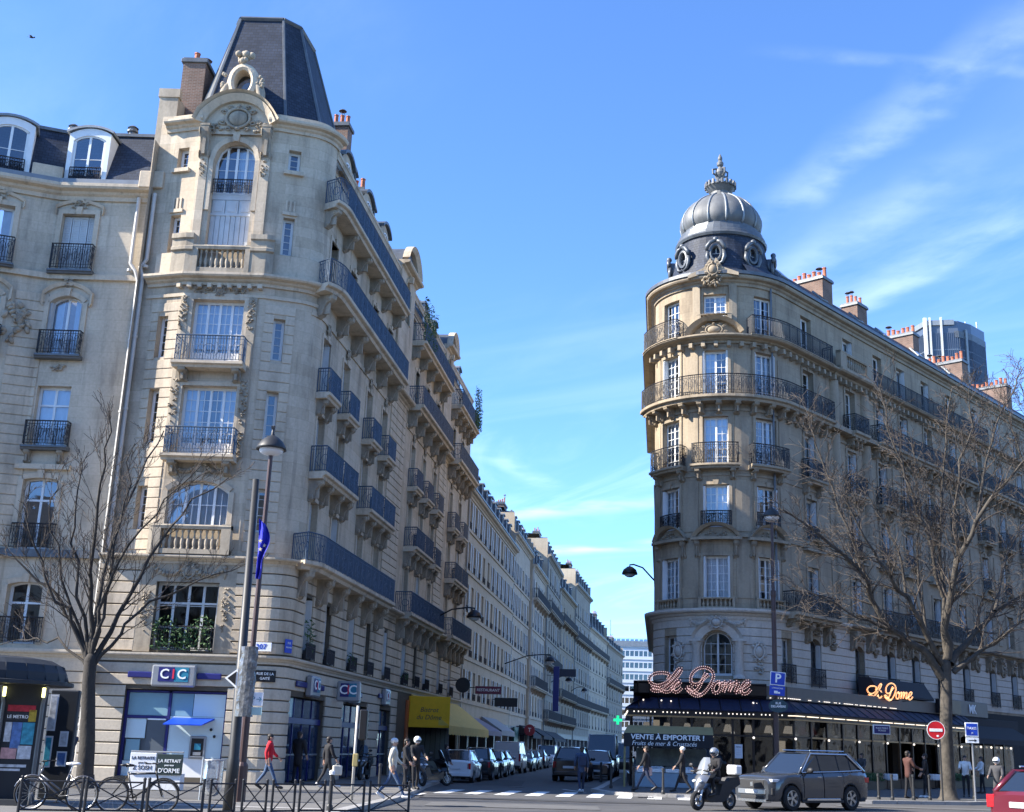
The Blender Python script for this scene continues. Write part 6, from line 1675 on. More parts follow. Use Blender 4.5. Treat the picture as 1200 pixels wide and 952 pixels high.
# ================================================================== AWNINGS ON THE SIDE STREET (left)
M['yel']=mat('yellow_awning_cloth',(0.80,0.44,0.015),0.8,var=0.1);M['yelp']=mat('ochre_awning_cloth',(0.62,0.43,0.08),0.8,var=0.12);M['lilac']=mat('faded_lilac_awning',(0.22,0.19,0.24),0.8,var=0.1)
M['greyaw']=mat('grey_awning_cloth',(0.30,0.31,0.32),0.8,var=0.1);M['orange']=mat('orange_shop_frame',(0.40,0.10,0.03),0.5,var=0.1);M['darkaw']=mat('dark_awning_cloth',(0.02,0.02,0.024),0.8,var=0.15);M['greenp']=mat('dark_green_shopfront',(0.015,0.09,0.07),0.45,var=0.1)
def awning(P,u0,u1,z1,z0,out,m,label,val=0.35,txt=None,m2=None,o0=0.1,closed_side=True):
 c=P.P((u0+u1)/2,out/2,z0);t=thing('awning',label,'awning',c,0,'shop awnings of the side street');WORLD.add(t.name)
 mb=MB();n=8
 for k in range(n):
  a,b=u0+(u1-u0)*k/n,u0+(u1-u0)*(k+1)/n
  q=[P.P(a,out,z0),P.P(b,out,z0),P.P(b,o0,z1),P.P(a,o0,z1)];mb.add(q,[(0,1,2,3)]);mb.add([p-Vector((0,0,0.02))for p in q],[(3,2,1,0)])
 if closed_side:
  for u in(u0,u1):q=[P.P(u,o0,z1),P.P(u,out,z0),P.P(u,o0,z0)];mb.add(q+[p+Vector((0,0.01,0))for p in q],[(0,1,2),(5,4,3)])
 part('canvas',mb,M[m],t)
 mb=MB();k=16
 for i in range(k):
  a,b=u0+(u1-u0)*i/k,u0+(u1-u0)*(i+1)/k
  q=[P.P(a,out,z0),P.P(b,out,z0),P.P(b,out+0.01,z0-val),P.P((a+b)/2,out+0.01,z0-val-0.05),P.P(a,out+0.01,z0-val)];mb.add(q,[(0,4,3,2,1)])
 part('valance',mb,M[m2 or m],t)
 mb=MB()
 for u in(u0+0.2,u1-0.2):mb.tube([P.P(u,0.05,z0-0.1),P.P(u,out-0.05,z0-0.02)],0.025,5)
 part('arm',mb,M['black'],t,kind='stuff')
 return t
a_=awning(PG,gs(22.6),gs(38.6),4.35,2.72,2.3,'yelp','long ochre awning over the fishmonger terrace with a yellow end panel',0.45,m2='yelp')
ua=gs(22.6);f=Matrix.Translation(PG.P(ua,1.15,3.3));mb=MB();mb.bbox(-1.15,1.15,-0.06,0.0,-0.72,0.95,0.02,M=f);ep=part('end_panel',mb,M['yel'],a_)
letter(a_,'Bistrot',f,0.36,'blet',0.004,0,0.25,y=-0.07,z=0.22);letter(a_,'du Dôme',f,0.36,'blet',0.004,0,0.25,y=-0.07,z=-0.18)
f=PG.frame(gs(21.9),0,0.06);mb=MB();mb.bbox(-0.28,0.28,-0.06,0.06,0.12,4.0,0.02,M=f);single('shop_pilaster',mb,M['orange'],'orange painted upright at the near end of the yellow awning','shopfront')
f=PG.frame(gs(30.6),0,-0.35);ft=thing('shopfront','shopfront under the yellow awning, matte black sheets for its dark void','shopfront',f.translation);WORLD.add(ft.name)
for i in range(9):
 mb=MB();mb.box(-7.8+i*1.75,-7.8+i*1.75+1.62,0,0.04,0.7,2.7,M=f);part('pane',mb,M['darkaw'],ft)  # matte black sheets in place of glass, painting the dark void within
mb=MB();mb.box(-8,8,0.05,0.12,0.12,3.3,M=f);part('back_panel',mb,M['black'],ft)
PS=s_path(39.6,222,0.0)
awning(PS,1.0,9.0,3.7,2.75,1.9,'lilac','faded lilac awning beyond the yellow one',0.3);awning(PS,10.5,19.0,3.9,2.9,1.7,'greyaw','pale grey rounded awning beyond the lilac one',0.35)
awning(PS,36,44,3.8,2.9,1.5,'darkaw','black awning past the red disc sign',0.3);awning(PS,46,56,3.8,2.9,1.6,'darkaw','second black awning farther down the side street',0.3);awning(PS,59,76,3.7,2.8,1.6,'darkaw','third black awning, long, below the iron balconies',0.3)
mb=MB();f=PS.frame(33.5,0.12,0.05);mb.bbox(-1.6,1.6,-0.1,0.05,0,3.4,0.02,M=f);single('shop_pilaster',mb,M['greenp'],'dark green shopfront panel beside the red disc sign','shopfront')
# projecting signs along the street
def flag_sign(s,o,z,w,h,m,label,txt=None,tm='wlet',P_=None,round_=False,ts=0.3):
 p=street_xy(s,o);t=thing('projecting_sign',label,'sign',(p.x,p.y,z));WORLD.add(t.name);f=Matrix.Translation((p.x,p.y,z))@Matrix.Rotation(-0.05,4,'Z')
 mb=MB()
 if round_:mb.lathe([(0.0,-0.06),(w/2,-0.06),(w/2,0.06),(0,0.06)],20,M=f@Matrix.Rotation(pi/2,4,'X'))
 else :mb.bbox(-w/2,w/2,-0.06,0.06,-h/2,h/2,0.02,M=f)
 part('sign_face',mb,m if not isinstance(m,str)else M[m],t)
 mb=MB();mb.tube([f@Vector((-w/2-o+w/2,0,h*0.3)),f@Vector((w/2,0,h*0.3))],0.03,5);part('bracket_arm',mb,M['black'],t)
 if txt:letter(t,txt,f,ts,tm,0.004,0.004,y=-0.07)
 return t
flag_sign(44,1.4,5.6,1.9,0.55,mat('maroon_sign',(0.16,0.03,0.06),0.4,var=0.05),'maroon horizontal shop sign jutting over the pavement','RESTAURANT',ts=0.27)
flag_sign(74,1.3,3.3,1.05,1.05,mat('dull_red_disc',(0.26,0.02,0.03),0.4,var=0.1),'round red sign with a white centre hung over the pavement','T',round_=True,ts=0.5)
flag_sign(33,1.3,5.4,0.95,0.95,'black','round black shop sign below the first lamp',None,round_=True)
flag_sign(56,1.2,5.2,1.9,0.7,'black','black horizontal sign beyond the pale grey awning',None)
flag_sign(102,1.3,8.5,0.7,5.2,'navy','tall narrow navy banner sign on the ornate grey house',None)
flag_sign(104,2.4,10.5,2.2,0.9,'blet','dark double sign high on the ornate grey house',None)
# green pharmacy cross
M['green_e']=mat('lit_green_cross',(0.02,0.5,0.2),0.4,var=0,emit=(0.02,0.9,0.35),es=0.5)
p=at_y(724,844,92);pc=thing('pharmacy_cross','lit green pharmacy cross on the right side of the street','sign',p);WORLD.add(pc.name)
f=Matrix.Translation(p)@Matrix.Scale(0.42,4);mb=MB();mb.prism([(-0.22,-0.75),(0.22,-0.75),(0.22,-0.22),(0.75,-0.22),(0.75,0.22),(0.22,0.22),(0.22,0.75),(-0.22,0.75),(-0.22,0.22),(-0.75,0.22),(-0.75,-0.22),(-0.22,-0.22)],-0.1,0.1,M=f);part('cross',mb,M['green_e'],pc)
mb=MB();mb.tube([f@Vector((0.7,0,0)),f@Vector((2.2,0.1,0))],0.04,5);part('bracket_arm',mb,M['black'],pc)
# hanging lamps on the facades
def wall_lamp(base,head,label):
 t=thing('wall_lamp',label,'street lamp',base,0,'bracket lamps over the side street');WORLD.add(t.name);b=Vector(base);h=Vector(head)
 mb=MB();pts=[b,b+(h-b)*0.5+Vector((0,0,0.55)),b+(h-b)*0.85+Vector((0,0,0.55)),h+Vector((0,0,0.45)),h+Vector((0,0,0.3))];mb.tube(pts,0.05,6);part('arm',mb,M['black'],t,smooth=True)
 mb=MB();mb.lathe([(0.06,0.36),(0.16,0.33),(0.38,0.16),(0.46,-0.04),(0.46,-0.12),(0.42,-0.12),(0.36,0.1),(0.1,0.25)],16,M=Matrix.Translation(h));part('lamp_shade',mb,M['black'],t,smooth=True)
 mb=MB();mb.ball(h+Vector((0,0,-0.1)),0.34,0.34,0.2,12,6);part('globe',mb,M['greyp'],t,smooth=True)
q=at_y(738,671,72);wall_lamp((5.98,72.0,q.z-0.5),q,'round lamp on a bracket at the left edge of the domed building')
for(px,py,s,lab)in((556,722,26,'bracket lamp on the corner building, low over the side street'),(645,774,62,'bracket lamp on the second pale house')):
 b=street_xy(s,0.2);h=at_y(px,py,b.y);wall_lamp((b.x,b.y,h.z-0.4),(h.x,h.y,h.z),lab)
for k,(s,z)in enumerate(((105,9.4),(135,9.6))):
 b=street_xy(s,0.4);h=street_xy(s,2.6);wall_lamp((b.x,b.y,z),(h.x,h.y,z+0.3),('bracket lamp on the ornate grey house','farthest bracket lamp, on the tall grey house')[k])
# ================================================================== CAFE TERRACE under the rotunda
TO=Vector((11.3,58.2))
PT=Path([(4.05,66.0),(3.7,58.2),(11.3,58.2),tuple(TO+DB*24.0)])
uT0,uT1=PT.near(3.7,58.2),PT.near(11.3,58.2)
ct=thing('cafe_terrace','black glazed cafe terrace with strings of lights wrapped round the domed building','terrace',(8,59,0.12));WORLD.add(ct.name)
M['tblack']=mat('black_lacquered_frame',(0.014,0.013,0.015),0.3,var=0.15);M['troof']=mat('midnight_blue_awning',(0.012,0.016,0.045),0.6,var=0.2,scale=2);M['tbrass']=mat('brass_trim',(0.35,0.24,0.12),0.35,metal=0.6,var=0.15)
M['fasc']=mat('grey_fascia',(0.12,0.108,0.096),0.5,var=0.1);M['bulb']=mat('lit_bulb',(1,0.9,0.75),0.4,var=0,emit=(1.0,0.80,0.55),es=0.7);M['bulbw']=mat('lit_white_bulb',(1,0.95,0.9),0.4,var=0,emit=(1.0,0.88,0.72),es=0.6)
M['tglass']=glass_mat('terrace_glass',tint=(0.5,0.52,0.55),refl=0.025)
M['floor']=mat('dark_tiled_floor',(0.05,0.04,0.035),0.5,var=0.2)
def tpart(name,fn,m,kind=None,parent=None):mb=MB();fn(mb);return part(name,mb,M[m],parent or ct,kind=kind)
tpart('base_panel',lambda b:sweep(b,PT,0,uT1+20,prof_box(-0.08,0.0,0.12,0.62)),'tblack')
tpart('floor',lambda b:(b.box(4.2,11.2,58.4,60.6,0.125,0.15)),'floor')
nb=8
us_list=[uT0+(uT1-uT0)*i/nb for i in range(nb+1)]+[uT1+1.55*i for i in range(1,14)]
for i,u in enumerate(us_list):
 tpart('post',lambda b:sweep(b,PT,u-0.05,u+0.05,prof_box(-0.1,0.02,0.12,3.3)),'tblack')
 if i%2==0:tpart('lamp_globe',lambda b:b.ball(PT.P(u,0.08,2.38),0.055,n=8,m=6),'bulbw')
for a,b_ in zip(us_list,us_list[1:]):
 open_=a>uT1+9.2 and a<uT1+14
 tpart('transom',lambda b:sweep(b,PT,a+0.05,b_-0.05,prof_box(-0.08,0.0,2.42,2.5)),'tbrass' if a>uT1 else 'tblack')
 tpart('pane',lambda b:sweep(b,PT,a+0.05,b_-0.05,prof_box(-0.05,-0.03,2.5,3.2)),'tglass')
 if not open_:tpart('pane',lambda b:sweep(b,PT,a+0.05,b_-0.05,prof_box(-0.05,-0.03,0.62,2.42)),'tglass')
tpart('light_beam',lambda b:sweep(b,PT,0,uT1+21,prof_box(-0.15,0.1,3.2,3.52)),'tblack')
tpart('brass_strip',lambda b:sweep(b,PT,0,uT1+21,prof_box(0.1,0.13,3.2,3.27)),'tbrass')
tpart('ceiling',lambda b:(sweep(b,PT,uT0+0.1,uT1+21,prof_box(-2.2,-0.1,3.27,3.33))),'tblack')
tpart('awning_roof',lambda b:sweep(b,PT,0,uT1+21,[(-0.9,3.53),(0.18,3.53),(0.2,3.58),(-0.65,4.15),(-0.9,4.15)]),'troof')
for i in range(40):
 u=0.6+i*0.95
 if u<uT1+20.8:tpart('awning_rib',lambda b:b.tube([PT.P(u,0.19,3.6),PT.P(u,-0.64,4.16)],0.025,4),'tblack')
tpart('fascia',lambda b:sweep(b,PT,0,uT1-1.2,[(-0.9,4.15),(-0.55,4.15),(-0.38,4.3),(-0.36,4.72),(-0.3,4.78),(-0.3,4.84),(-0.9,4.86)]),'tblack')
tpart('fascia',lambda b:sweep(b,PT,uT1-1.2,uT1+19.6,[(-0.9,4.15),(-0.5,4.15),(-0.48,4.75),(-0.9,4.78)]),'fasc')
tpart('upper_awning',lambda b:sweep(b,PT,uT1+9.6,uT1+16.2,[(-1.6,4.8),(-0.35,4.8),(-0.35,4.9),(-0.9,5.75),(-1.6,5.8)]),'darkaw')
tpart('end_fascia',lambda b:sweep(b,PT,uT1+16.6,uT1+19.5,[(-0.45,4.2),(-0.2,4.2),(-0.2,4.95),(-0.45,4.95)]),'tblack')
# rows of small bulbs under the awning edge: round ones in front, dashes along the boulevard
bm=MB()
i=0;u=0.2
while u<uT1-0.5:
 if i%8!=7:bm.ball(PT.P(u,0.13,3.42),0.034,n=5,m=4)
 u+=0.19;i+=1
part('bulb_row',bm,M['bulbw'],ct,kind='stuff')
u=uT1-0.3
while u<uT1+20.5:
 tpart('light_bar',lambda b:sweep(b,PT,u,u+1.05,prof_box(0.1,0.15,3.39,3.425)),'bulb');u+=1.3
bm=MB();u=uT1-1;rq=random.Random(4)
while u<uT1+12:
 if rq.random()<0.6:bm.box(-0.035,0.035,-0.02,0.02,0,0.03,M=PT.frame(u,4.2,-0.46))
 u+=0.17
part('small_lights',bm,M['bulbw'],ct,kind='stuff')
bm=MB()
for k in range(26):bm.ball(PT.P(rq.uniform(uT0+0.5,uT1-0.3),-0.2-0.25*rq.random(),3.72+0.25*rq.random()),0.04,n=5,m=4)
part('small_lights',bm,M['bulbw'],ct,kind='stuff')
# pendant lamps seen through the glass
M['shade_r']=mat('dark_red_lampshade',(0.28,0.03,0.035),0.7,var=0.1,emit=(0.5,0.05,0.04),es=0.25)
M['shade_w']=mat('lit_white_lampshade',(0.8,0.72,0.6),0.7,var=0.05,emit=(1.0,0.82,0.6),es=0.25)
for k in range(30):
 u=uT0+0.8+k*0.95
 if u>uT1+19:break
 red=(k in(9,10,15));hz=2.62
 p=PT.P(u,-0.55,hz)
 def lampf(b,p=p):b.lathe([(0.11,0.34),(0.13,0.3),(0.22,0.02),(0.20,0.0),(0.1,0.3)],10,M=Matrix.Translation(p))
 o=tpart('pendant_lamp',lampf,'shade_r' if red else 'shade_w')
 tpart('cord',lambda b:b.tube([p+Vector((0,0,0.34)),p+Vector((0,0,0.75))],0.012,4),'black',parent=o)
 if k%2==0:tpart('bulb',lambda b:b.ball(p+Vector((0.24,0.1,-0.02)),0.09,n=8,m=6),'bulbw',parent=o)
# pale wall panels inside along the boulevard side; lit look emitted by their material
M['mirror']=mat('glowing_cream_wall',(0.6,0.52,0.4),0.5,var=0.25,scale=2.5,emit=(1.0,0.8,0.55),es=0.3)  # cream wall with lamplight put in as emission; no mirror
for k,(u,w,z0,z1)in enumerate(((uT1+1.3,0.5,1.2,2.3),(uT1+2.6,0.75,0.9,2.35),(uT1+4.1,0.75,0.9,2.35),(uT1+5.6,0.6,0.8,2.3),(uT1+7.0,0.5,1.0,2.2),(uT0+1.2,0.3,2.6,3.1))):
 tpart('glow_wall_panel',lambda b:sweep(b,PT,u,u+w,prof_box(-1.6,-1.55,z0,z1)),'mirror')
# boxed greenery, tables with white cloths, menu board
def hedge(a,b,label,z=0.12,h=0.55,o=0.35):
 t=thing('planter',label,'planter',PT.P((a+b)/2,o,z),0,'planters along the terrace');WORLD.add(t.name)
 mb=MB();sweep(mb,PT,a,b,prof_box(o-0.2,o+0.2,z,z+0.42));part('planter_box',mb,M['black'],t)
 mb=MB();r_=random.Random(int(a*10))
 for k in range(int((b-a)*260)):
  c=PT.P(r_.uniform(a,b),o+r_.uniform(-0.24,0.24),z+0.4+h*0.7*r_.random());s_=r_.uniform(0.04,0.09)
  d1=Vector((r_.uniform(-1,1),r_.uniform(-1,1),r_.uniform(-0.4,1))).normalized();d2=d1.orthogonal().normalized()
  mb.add([c-d1*s_,c+d2*s_*0.5,c+d1*s_,c-d2*s_*0.5],[(0,1,2,3)])
 part('hedge',mb,M['leaf'],t,kind='stuff')
hedge(uT1+5.2,uT1+7.8,'black planter with clipped green hedge left of the brown-coated person');hedge(uT1+16.2,uT1+18.6,'black planter with bright green hedge at the far end of the terrace')
def ttable(u,o,label):
 p=PT.P(u,o,0.12);t=thing('cafe_table',label,'table',p,0,'white clothed cafe tables')
 mb=MB();mb.lathe([(0.0,0.76),(0.34,0.76),(0.36,0.74),(0.37,0.5),(0.34,0.45)],14);part('tablecloth',mb,M['bankw'],t)
 mb=MB();mb.tube([(0,0,0.05),(0,0,0.72)],0.035,6);mb.lathe([(0.22,0.0),(0.2,0.04),(0.03,0.06)],10);part('leg',mb,M['black'],t)
for u,o,lab in((uT1+8.6,0.5,'cafe table with a white cloth left of the brown coat'),(uT1+13.7,0.6,'cafe table with a white cloth behind the plane tree'),(uT1+15.2,0.6,'cafe table with a white cloth right of the plane tree')):ttable(u,o,lab)
f=PT.frame(uT0+5.0,1.45,0.06);board(f,0.36,0.62,M['greyp'],(('MENU',0.09,0.5,'blet',0),('- - - - -',0.08,0.38,'blet',0),('- - - - -',0.08,0.28,'blet',0),('- - - - -',0.08,0.18,'blet',0)),'framed white menu card on the terrace front','menu_board')
# ---- neon script signs
def catmull(P,n=5):
 out=[]
 for i in range(len(P)-1):
  p0=P[max(i-1,0)];p1=P[i];p2=P[i+1];p3=P[min(i+2,len(P)-1)]
  for k in range(n):
   t=k/n
   out.append(tuple(0.5*((2*p1[j])+(-p0[j]+p2[j])*t+(2*p0[j]-5*p1[j]+4*p2[j]-p3[j])*t*t+(-p0[j]+3*p1[j]-3*p2[j]+p3[j])*t**3)for j in(0,1)))
 out.append(P[-1]);return out
SCRIPT=[
 ('L',[[(385,205),(400,165),(345,148),(260,158),(212,200),(225,245),(290,266),(365,240),(415,195),(455,145),(490,108),(512,112),(500,145),(450,205),(390,262),(330,305),(268,318),(232,300),(250,280),(305,296),(355,322),(395,318),(425,290)]]),
 ('e',[[(418,292),(460,268),(500,238),(496,218),(468,222),(440,258),(432,298),(452,322),(485,312),(515,280)]]),
 ('D',[[(742,140),(712,195),(690,250),(655,300),(612,318),(575,300),(560,280),(600,278),(640,318),(690,340),(745,300),(795,225),(815,160),(790,110),(725,88),(655,108),(606,165),(602,225),(640,248),(690,228),(735,180),(775,150)],[(575,305),(620,340),(660,352),(700,340)]]),
 ('o',[[(858,215),(828,235),(808,280),(822,318),(856,312),(880,270),(882,230),(858,215),(872,240),(905,228)]]),
 ('m',[[(912,225),(930,212),(926,250),(905,318)],[(912,292),(940,245),(972,212),(990,222),(975,265),(958,312)],[(966,288),(1000,240),(1030,212),(1048,224),(1032,268),(1018,305),(1040,308),(1062,282)]]),
 ('e',[[(1065,285),(1110,262),(1152,228),(1148,204),(1118,208),(1085,248),(1074,292),(1092,320),(1130,312),(1165,276)]]),
]
def neon(F,w,label,tube_m,bulb_m,back_m,rr_=0.045,bs=0.022,step=0.085):
 t=thing('neon_sign',label,'sign',F.translation,0,'script light signs');WORLD.add(t.name);sc=w/965.0
 for ch,strokes in SCRIPT:
  mb=MB();bb=MB()
  for st_ in strokes:
   P3=[Vector(((x-685)*sc,0,-(y-220)*sc))for x,y in catmull(st_)]
   mb.tube([F@(p+Vector((0,0.05,0)))for p in P3],rr_*0.55,5)
   for s_ in(-1,1):
    Q3=[]
    for i in range(len(P3)):
     tg=(P3[min(i+1,len(P3)-1)]-P3[max(i-1,0)]).normalized();Q3.append(F@(P3[i]+Vector((-tg.z,0,tg.x))*s_*rr_*1.25))
    mb.tube(Q3,min(0.014,rr_*0.5),4)
   L=polyline_len(P3);d=0.0;i=0
   while d<L[-1]:
    while i<len(L)-2 and L[i+1]<d:i+=1
    k=(d-L[i])/max(1e-6,L[i+1]-L[i]);p=P3[i]+(P3[i+1]-P3[i])*k
    tg=(P3[i+1]-P3[i]).normalized();nn=Vector((-tg.z,0,tg.x))
    for s_ in(-1,1):bb.ball(F@(p+nn*s_*rr_*1.25+Vector((0,-0.012,0))),bs,n=5,m=4)
    d+=step
  o=part('letter',mb,tube_m,t,smooth=True);part('bulbs',bb,bulb_m,o,kind='stuff')
 mb=MB()
 for x in(-0.4,-0.1,0.2,0.42):mb.tube([F@Vector((x*w,0.02,-0.5*w*0.25)),F@Vector((x*w,0.5,-0.5*w*0.25))],0.02,4)
 part('support',mb,M['black'],t,kind='stuff')
 return t
M['ntube']=mat('dull_red_letter',(0.20,0.05,0.04),0.4,var=0.1)
M['nbulb']=mat('pink_white_bulbs',(1,0.8,0.75),0.4,var=0,emit=(1.0,0.60,0.46),es=0.35)
M['ntube2']=mat('orange_letter',(0.5,0.16,0.05),0.4,var=0.1,emit=(1.0,0.28,0.06),es=0.6);M['nbulb2']=mat('warm_white_bulbs',(1,0.9,0.7),0.4,var=0,emit=(1.0,0.70,0.34),es=0.9)
pN=at_y(820,799,57.75)
neon(Matrix.Translation((pN.x,57.75,pN.z)),4.75,'big pink lit script sign on the terrace front under the dome',M['ntube'],M['nbulb'],None)
pN2=at_y(1043,811,66.2);fN=Matrix(((DB.x,-NB.x,0,pN2.x),(DB.y,-NB.y,0,66.2),(0,0,1,pN2.z),(0,0,0,1)))
neon(Matrix.Translation((pN2.x,66.2,pN2.z))@Matrix.Rotation(rad(30),4,'Z'),3.3,'smaller golden lit script sign on the boulevard side of the terrace',M['ntube2'],M['nbulb2'],None,0.017,0.013,0.06)
# ---- takeaway stall in front of the terrace
Fs=Matrix.Translation((5.45,56.6,0.12));stl=thing('seafood_stall','takeaway seafood stall under a khaki awning in front of the terrace','stall',Fs.translation);WORLD.add(stl.name)
M['khaki']=mat('khaki_awning_cloth',(0.30,0.25,0.11),0.8,var=0.1);M['ice']=mat('crushed_ice',(0.62,0.68,0.74),0.4,var=0.25,scale=9,bump=0.6,bscale=14);M['stallblue']=mat('pale_blue_stall_front',(0.26,0.34,0.40),0.5,var=0.12)
mb=MB();vs=[(-2.15,-0.35,2.30),(1.85,-0.35,2.30),(1.95,0.75,2.66),(-1.9,0.75,2.66)];mb.add([Fs@Vector(v)for v in vs]+[Fs@(Vector(v)-Vector((0,0,0.03)))for v in vs],[(0,1,2,3),(7,6,5,4),(0,4,5,1),(1,5,6,2),(3,7,4,0)]);part('awning',mb,M['khaki'],stl)
mb=MB();mb.box(-2.15,1.85,-0.37,-0.35,1.72,2.30,M=Fs);vl=part('valance',mb,M['darkaw'],stl)
letter(vl,'VENTE À EMPORTER !',Fs,0.30,'wlet',0.004,0.008,0.06,y=-0.385,x=-0.2,z=2.14,sx=1.13);letter(vl,'Fruits de mer & Crustacés',Fs,0.27,'wlet',0.004,0,0.25,y=-0.385,x=-0.35,z=1.87)
for x in(-2.1,1.8):
 mb=MB();mb.tube([Fs@Vector((x,-0.3,0)),Fs@Vector((x,-0.3,2.3))],0.05,6);part('post',mb,M['khaki'],stl)
mb=MB();mb.bbox(-1.6,1.7,-0.05,0.75,0,0.62,0.02,M=Fs);part('counter',mb,M['stallblue'],stl)
rq=random.Random(8)
for k in range(5):
 x0=-1.55+k*0.65;mb=MB();mb.bbox(x0,x0+0.6,-0.08,0.72,0.63,0.80,0.02,M=Fs);tr2=part('tray',mb,M['bankw'],stl)
 mb=MB()
 for i in range(46):mb.ball(Fs@Vector((x0+0.05+0.5*rq.random(),-0.02+0.66*rq.random(),0.82+0.05*rq.random())),0.06,0.05,0.035,6,4)
 part('shellfish',mb,(M['ice'],M['ice'],mat('grey_oysters',(0.12,0.12,0.11),0.6,var=0.4,scale=15),M['ice'],mat('pink_prawns',(0.4,0.16,0.1),0.5,var=0.3,scale=15))[k],tr2,kind='stuff')
mb=MB();mb.bbox(-1.5,1.7,0.9,0.96,0.9,1.68,0.01,M=Fs);part('back_board',mb,mat('photo_back_board',(0.10,0.12,0.11),0.5,var=0.5,scale=3),stl)
# grey end shopfront past the terrace with white letters at the frame edge
mb=MB();fM=PT.frame(uT1+21.6,0,-1.2)
em=thing('shopfront','dark shopfront with a grey fascia and white letters past the terrace at the right edge','shopfront',fM.translation);WORLD.add(em.name)
mb=MB();mb.bbox(-2.0,4.0,-0.15,0.0,4.2,5.1,0.02,M=fM);part('fascia',mb,M['fasc'],em);letter(em,'MK',fM,0.75,'wlet',0.01,0.01,y=-0.18,x=1.6,z=4.62)
mb=MB();mb.bbox(-2.0,9.0,-0.1,0.0,0.12,4.15,0.02,M=fM);part('panel',mb,M['darkaw'],em)
for i in range(6):
 mb=MB();mb.box(-1.8+i*1.6,-0.3+i*1.6,-0.16,-0.12,0.7,2.55,M=fM);part('pane',mb,M['tglass'],em)
 mb=MB();mb.box(-1.95+i*1.6,-1.83+i*1.6,-0.2,-0.1,0.12,2.9,M=fM);part('post',mb,M['tblack'],em)
 mb=MB();mb.ball(fM@Vector((-1.0+i*1.6,-0.3,2.45)),0.07,n=8,m=5);part('lamp_globe',mb,M['bulbw'],em)
mb=MB();vs=[fM@Vector(p)for p in((-2.0,-0.1,3.7),(8.0,-0.1,3.7),(8.0,-1.5,2.9),(-2.0,-1.5,2.9),(8.0,-1.52,2.6),(-2.0,-1.52,2.6))];mb.add(vs,[(0,3,2,1),(3,5,4,2)]);part('awning',mb,M['darkaw'],em)
mb=MB();mb.box(-2.0,8.0,-0.24,-0.1,0.12,0.7,M=fM);part('base_panel',mb,M['tblack'],em)
# ================================================================== BARE PLANE TREES
M['barkd']=mat('dark_bark',(0.042,0.036,0.03),0.9,var=0.3,scale=5,bump=0.5,bscale=14);M['bark']=mat('mottled_plane_bark',(0.07,0.06,0.048),0.9,var=0.5,scale=5,bump=0.6,bscale=10,dirt=0.7,dcol=(0.035,0.03,0.024));M['twig']=mat('grey_brown_twigs',(0.072,0.058,0.047),0.9,var=0.3,scale=3)  # darker bark tone for the left tree's trunk and branches
def grow(mb,rnd,p,d,length,r,depth,maxd,up=0.25,kids_=3,spread=0.6,balls=None,minr=0.006):
 """one branch as a bent tube, then its side shoots"""
 n=max(3,int(length/0.45))if depth<2 else 3
 pts=[p.copy()];q=p.copy();dd=d.normalized()
 for i in range(n):
  dd=(dd+Vector((rnd.gauss(0,0.13),rnd.gauss(0,0.13),rnd.gauss(0,0.10)+up*0.10))).normalized();q=q+dd*(length/n);pts.append(q.copy())
 rs=[max(minr,r*(1-0.72*i/n))for i in range(n+1)]
 mb.tube(pts,rs,5 if depth<1 else(4 if depth<2 else 3),cap=False)
 if balls is not None and depth>=maxd and rnd.random()<0.10:balls.append(pts[-1])
 if depth>=maxd:return
 k=kids_ if depth<maxd-1 else kids_+1
 for i in range(k):
  t=0.28+0.72*(i+rnd.random()*0.8)/k;t=min(t,1.0);j=min(n-1,int(t*n));f=t*n-j
  b=pts[j]+(pts[j+1]-pts[j])*f;td=(pts[j+1]-pts[j]).normalized()
  ax=td.orthogonal().normalized();ax=Matrix.Rotation(rnd.uniform(0,2*pi),3,td)@ax
  nd=(td+ax*rnd.uniform(spread*0.6,spread*1.3)+Vector((0,0,up*0.5))).normalized()
  grow(mb,rnd,b,nd,length*rnd.uniform(0.45,0.68),max(minr,r*(1-0.7*t)*0.6),depth+1,maxd,up,kids_,spread,balls,minr)
def limb(mb,rnd,pts,r0,r1,nside,maxd,ln,up,kids_,spread,balls,minr):
 P3=[]
 for i in range(len(pts)-1):
  for k in range(3):
   t=k/3;P3.append(pts[i]+(pts[i+1]-pts[i])*t+Vector((rnd.gauss(0,.06),rnd.gauss(0,.06),rnd.gauss(0,.05)))*(1 if nside<10 else 0.3)*(1 if i+k else 0))
 P3.append(pts[-1]);n=len(P3)
 mb.tube(P3,[r0+(r1-r0)*(i/(n-1))**0.8 for i in range(n)],nside,cap=False)
 return P3
